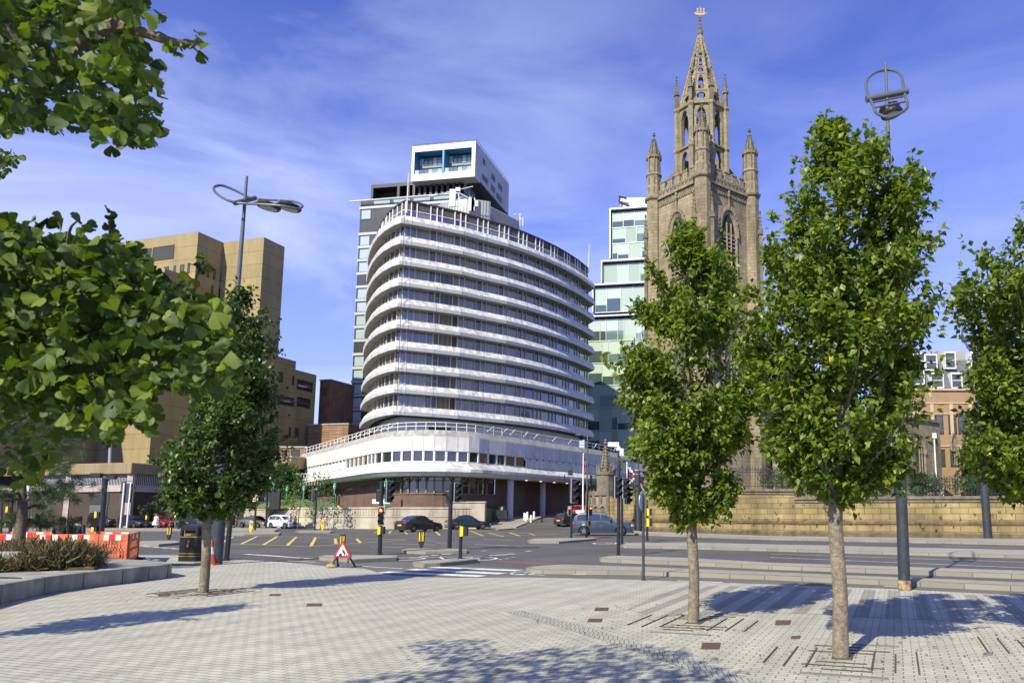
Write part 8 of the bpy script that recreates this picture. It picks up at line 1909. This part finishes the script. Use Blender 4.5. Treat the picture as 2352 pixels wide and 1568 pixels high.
# crown out of the picture, above and to the left
cr0 = np.array([-4.3,.7,5.2]); n = 3200; v = unit(rng.normal(0,1,(n,3)))*(rng.random((n,1))**.4)*np.array([1.9,1.8,2.9])+cr0
Ps = np.array([tuple(q) for q in Ps]); Ss = np.array(Ss)
v = v[(v[:,1] < 1.2)|(v[:,0]/np.maximum(v[:,1],.1) < -1.0)]; Ps = np.concatenate([Ps, v]); Ss = np.concatenate([Ss, np.full(len(v),.10)])
D_ = unit(rng.normal(0,.8,Ps.shape)+np.array([.15,0,-.35])); U_ = unit(rng.normal(0,1,Ps.shape)+np.array([0,-.15,.6]))
leafcloud('crown', Ps, D_, U_, Ss, GK, gk_m, gt)
for pts, r0 in (([(-4.5,1.0,2.7),AT(-300,690,2.3),AT(0,710,2.35),AT(160,730,2.4),AT(330,755,2.5),AT(480,760,2.45),AT(535,745,2.4)],.035),([AT(-300,560,2.2),AT(0,592,2.2),AT(90,597,2.2),AT(160,600,2.25),AT(250,630,2.3)],.014),([AT(150,600,2.2),AT(160,530,2.15),AT(175,510,2.1)],.004),([AT(445,680,2.35),AT(450,640,2.32),AT(468,600,2.3)],.005),
    ([AT(250,640,2.4),AT(252,500,2.4)],.003),([(-4.45,1.0,4.0),AT(-300,-60,2.0),AT(0,60,2.1),AT(120,130,2.1),AT(250,60,1.95),AT(320,72,1.9),AT(380,92,1.9),AT(440,105,1.95)],.030),([AT(100,100,2.1),AT(90,160,2.15),AT(110,200,2.2)],.012),([AT(440,105,1.95),AT(452,85,1.95)],.0025),([AT(440,105,1.95),AT(455,120,1.95)],.0025),
    ([(-4.5,1.05,2.0),AT(-300,830,2.9),AT(60,830,3.0),AT(250,900,3.0)],.03),([(-4.55,1.0,2.2),AT(-200,1030,3.3),AT(40,1040,3.4)],.02)):
    q = smoothline(pts,4); b.tube(q,[r0*(1-.8*i/len(q))+.0015 for i in range(len(q))],6)
b.build('trunk', bark_d, gt, smooth=True)
# unseen tree added past the left edge to cast the shadow streak over the paving
crown_tree('street_tree','unseen street tree added outside the left edge to cast a long shadow on the paving',(0,0),8.4,[(ZAT and 500,-500,-440),(650,-560,-400),(800,-590,-380),(950,-580,-380),(1080,-520,-430)],1090,.09,400,10,.13,seed=21,shoots=30,spread=.2,xy=(-9.6,8.4,0))
# pine on the planter
pn = leaf_mat('pine_needle', [(.03,.06,.02),(.05,.09,.03),(.09,.13,.05)], .15, .6)
pb = G(44,1283,.4); pt = thing('pine_tree', 'small open pine growing in the planted bed at the left', 'tree', (pb.x,pb.y,.4)); Y = pb.y
b = MB(); b.tube(smoothline([pb,AT(45,1230,Y),AT(52,1170,Y),AT(50,1110,Y),AT(52,1040,Y),AT(66,990,Y),AT(70,950,Y)],3),[.16-.0065*i for i in range(19)],9)
tuft = []
br = [((52,1150),(95,1140),(150,1132),(190,1135)),((50,1170),(90,1155),(130,1120),(165,1108)),((50,1110),(80,1090),(120,1070),(160,1060)),((52,1080),(20,1070),(-20,1080)),((60,1010),(100,1000),(140,990),(160,1000)),((66,980),(40,970),(10,985),(-15,1000)),((48,1190),(20,1195),(-10,1200)),((50,1190),(80,1195),(120,1200),(150,1203)),((50,1130),(20,1135),(-20,1140)),((68,960),(90,955),(120,965)),((70,950),(75,930),(60,920)),((50,1100),(80,1115),(110,1160)),((52,1050),(95,1040),(130,1025),(160,1020))]
for i, path in enumerate(br):
    dy = math.sin(i*2.1)*.9; q = smoothline([AT(x,y,Y+dy*j/(len(path)-1)) for j,(x,y) in enumerate(path)],4); b.tube(q,[.045*(1-.8*j/len(q))+.004 for j in range(len(q))],5)
    for j in range(3,len(q)):
        for k in range(3): tuft.append(np.array(q[j])+rng.normal(0,.17,3)*np.array([1,1.3,.7]))
b.build('trunk', bark_d, pt, smooth=True); tuft = np.array(tuft); C = np.repeat(tuft,110,axis=0); D_ = unit(rng.normal(0,1,C.shape)+np.array([0,0,.35])); leafcloud('foliage', C+D_*.03, D_, unit(rng.normal(0,1,C.shape)), .15*(.7+.5*rng.random(len(C))), ND, pn, pt)
# planting in the bed
bd = leaf_mat('bed_plants', [(.10,.055,.03),(.16,.11,.04),(.05,.08,.025),(.22,.17,.08),(.03,.06,.02),(.08,.05,.03)], .2, .8)
n = 26000; pts = []
P4 = [G(232,1302,.4),G(60,1309,.4),G(-160,1316,.4),G(-300,1284,.4),G(235,1291,.4)]
bx0, bx1, by0, by1 = min(q.x for q in P4), max(q.x for q in P4), min(q.y for q in P4), max(q.y for q in P4); poly = [(q.x,q.y) for q in P4]
xy = rng.random((n*3,2))*np.array([bx1-bx0,by1-by0])+np.array([bx0,by0]); xy = np.array([q for q in xy if inpoly(q[0],q[1],poly)])[:n]
hh = .28+.34*np.abs(np.sin(xy[:,0]*1.3)*np.cos(xy[:,1]*1.1+xy[:,0])); C = np.concatenate([xy,np.full((len(xy),1),.40)],1); D_ = unit(rng.normal(0,.38,C.shape)+np.array([0,0,1])); 
C2 = C+D_*(rng.random((len(C),1))*hh[:,None]*.75)
o = leafcloud('bed_planting', C2, unit(D_+rng.normal(0,.5,C.shape)), unit(rng.normal(0,1,C.shape)), hh*.42*(.5+rng.random(len(C))), (ND[0]*np.array([3.2,1,1]),ND[1]), bd, None); props(o, kind='stuff')
# shrubs, garden trees, trees behind the church
def shrub(name, label, cx, cy, Y, rx, rz_, n, size, lm, cat='shrub', dark=False, group=None, ry=None):
    c = AT(cx,cy,Y); t = thing(name, label, cat, (c.x,c.y,max(0,c.z-rz_)), 0, group); th = unit(rng.normal(0,1,(n,3))); lob = 1+.22*np.sin(th[:,0]*5+cx)+.18*np.sin(th[:,2]*6+th[:,1]*4)
    q = th*(rng.random((n,1))**.45)*lob[:,None]*np.array([rx,ry or rx,rz_])+np.array(c); D_ = unit(th+rng.normal(0,.8,q.shape)); leafcloud('crown' if cat == 'tree' else 'foliage', q, D_, unit(rng.normal(0,.7,q.shape)+np.array([0,0,1])), size*(.6+.8*rng.random(n)), OV, lm, t)
    b = MB(); b.tube([(c.x,c.y,max(0,c.z-rz_*1.1)),(c.x,c.y,c.z+rz_*.3)],[size*.5,size*.2],6); b.build('trunk' if cat == 'tree' else 'stem', bark_d, t); return t
ol = leaf_mat('olive_leaf', [(.05,.065,.025),(.08,.10,.04),(.13,.14,.06)], .2, .6); mg = leaf_mat('mid_leaf', [(.03,.07,.02),(.05,.11,.03),(.09,.16,.04)], .3, .5)
shrub('tree','dense dark tree under the ochre box beside the hotel podium',641,1100,104,3.0,2.0,5200,.34,hb_d,'tree')
shrub('tree','grey-green tree behind the end of the church roof',2195,985,118,4.4,3.3,6500,.42,ol,'tree')
shrub('tree','dark leafy tree to the right of the church end wall',2252,1060,108,3.0,6.5,7000,.42,hb_d,'tree')
shrub('tree','broad dark tree behind the street tree at the right edge',2340,1050,100,5.0,6.0,6000,.45,hb_d,'tree')
shrub('shrub','yellow-green shrub at the end of the low brown building',348,1178,97,1.7,1.2,1200,.28,ol)
for i, (x, y, a, c, l) in enumerate(((2120,1112,1.6,.8,'just right of the palm'),(2230,1112,2.2,.8,'beside the arched side door'),(2300,1115,2.4,.9,'left of the tree at the right edge'),(1960,1118,2.0,.7,'left of the palm'))): shrub('shrub','green churchyard shrub behind the railings, %s'%l,x,y,61,a,c,1500,.16,mg,group='churchyard shrubs')
shrub('shrub','grey-green flowering shrub behind the higher railings left of the largest tree',1770,1098,66,1.2,.9,1200,.14,ol)
shrub('shrub','dark shrub at the step of the churchyard wall',1815,1108,63,1.3,1.0,1200,.15,hb_d)
rb_ = leaf_mat('red_creeper', [(.10,.04,.02),(.16,.07,.03),(.06,.06,.02)], .2, .7); shrub('creeper','red-brown creeper covering the right corner of the low brown building',398,1092,100.5,1.4,1.9,2600,.22,rb_,ry=.4)
c = AT(2108,1115,60); t = thing('palm', 'spiky green palm in the churchyard beside the big right lamp post', 'palm', (c.x,c.y,2.9)); n = 420; th = rng.random(n)*2*np.pi; D_ = unit(np.stack([np.cos(th),np.sin(th),.2+1.3*rng.random(n)],1)); leafcloud('fronds', np.tile(np.array([c.x,c.y,4.2]),(n,1))+rng.normal(0,.15,(n,3)), D_, np.tile([0,0,1.],(n,1))+rng.normal(0,.2,(n,3)), 1.1*(.6+.5*rng.random(n)), (ND[0]*np.array([1.4,1,1]),ND[1]), mg, t)
leafcloud('dead_fronds', np.tile(np.array([c.x,c.y,4.1]),(n,1)), unit(np.stack([np.cos(th),np.sin(th),-.8-rng.random(n)],1)), np.tile([0,0,1.],(n,1))+rng.normal(0,.2,(n,3)), .9*(.6+.5*rng.random(n)), (ND[0]*np.array([1.4,1,1]),ND[1]), mg, t); b = MB(); b.tube([(c.x,c.y,2.9),(c.x,c.y,4.3)],.12,8); b.build('trunk', bark_d, t)
yg = leaf_mat('young_leaf', [(.05,.11,.02),(.08,.17,.03),(.14,.22,.04)], .35, .5)
for x, cy, Y, l in ((808,1060,86,'young tree with sparse leaves in front of the wall, left of the green lamp by the brown brick'),(736,1128,85,'young thin tree before the garden wall, right of the signal with two heads'),(683,1128,86,'young thin tree behind the white hatchback, second garden tree'),(634,1150,92,'small bright young tree behind the signal box')):
    if x == 808: continue
    p = Vector((XAT(x,Y,0),Y,0)); zt_ = ZAT(1098 if x != 634 else 1130,Y); t = thing('young_tree', l, 'tree', p, 0, 'young trees along the garden wall'); b = MB(); b.tube([p,p+Vector((.15,0,zt_*.5)),p+Vector((.3,0,zt_))],[.06,.04,.015],6)
    C = []
    for k in range(11): a = k*2.2; z = 1.6+(zt_-1.6)*k/10; e = p+Vector((math.cos(a)*1.5*(1-k/16),math.sin(a)*1.2*(1-k/16),z+.3)); b.tube([p+Vector((.2*z/zt_,0,z-.4)),e],[.02,.006],4); C += [np.array(e)+rng.normal(0,.33,3) for _ in range(60)]
    b.build('trunk', bark_d, t); C = np.array(C); leafcloud('crown', C, unit(rng.normal(0,1,C.shape)+np.array([0,0,-.3])), unit(rng.normal(0,.5,C.shape)+np.array([0,0,1])), .24*(.6+.6*rng.random(len(C))), OV, yg, t)
# fallen leaves round the tree pits
C = []
for (x, y) in ((1595,1435),(1935,1515),(1500,1412),(466,1365),(2300,1480)):
    q = G(x,y); C += [np.array([q.x,q.y,.024])+rng.normal(0,1,3)*np.array([.9,.7,0]) for _ in range(45)]
C = np.array(C); o = leafcloud('fallen_leaves', C, unit(rng.normal(0,1,C.shape)*np.array([1,1,.05])), np.tile([0,0,1.],(len(C),1))+rng.normal(0,.1,C.shape), .055*(.6+.8*rng.random(len(C))), OV, leaf_mat('fallen_leaf', [(.20,.12,.04),(.12,.07,.03),(.25,.20,.05)], .1, .8), None); props(o, kind='stuff')
# weeds on the retaining wall
C = []
for i in range(60): k = rng.integers(5,8); f = rng.random(); q = wp[k-1]*(1-f)+wp[min(k,8)]*f; z = .6+rng.random()*2.0; C += [np.array([q.x,q.y-.05,z])+rng.normal(0,.05,3) for _ in range(9)]
C = np.array(C); o = leafcloud('wall_weeds', C, unit(rng.normal(0,1,C.shape)+np.array([0,-.5,-.3])), unit(rng.normal(0,.5,C.shape)+np.array([0,0,1])), .10*(.6+.8*rng.random(len(C))), OV, mg, None); props(o, kind='stuff')
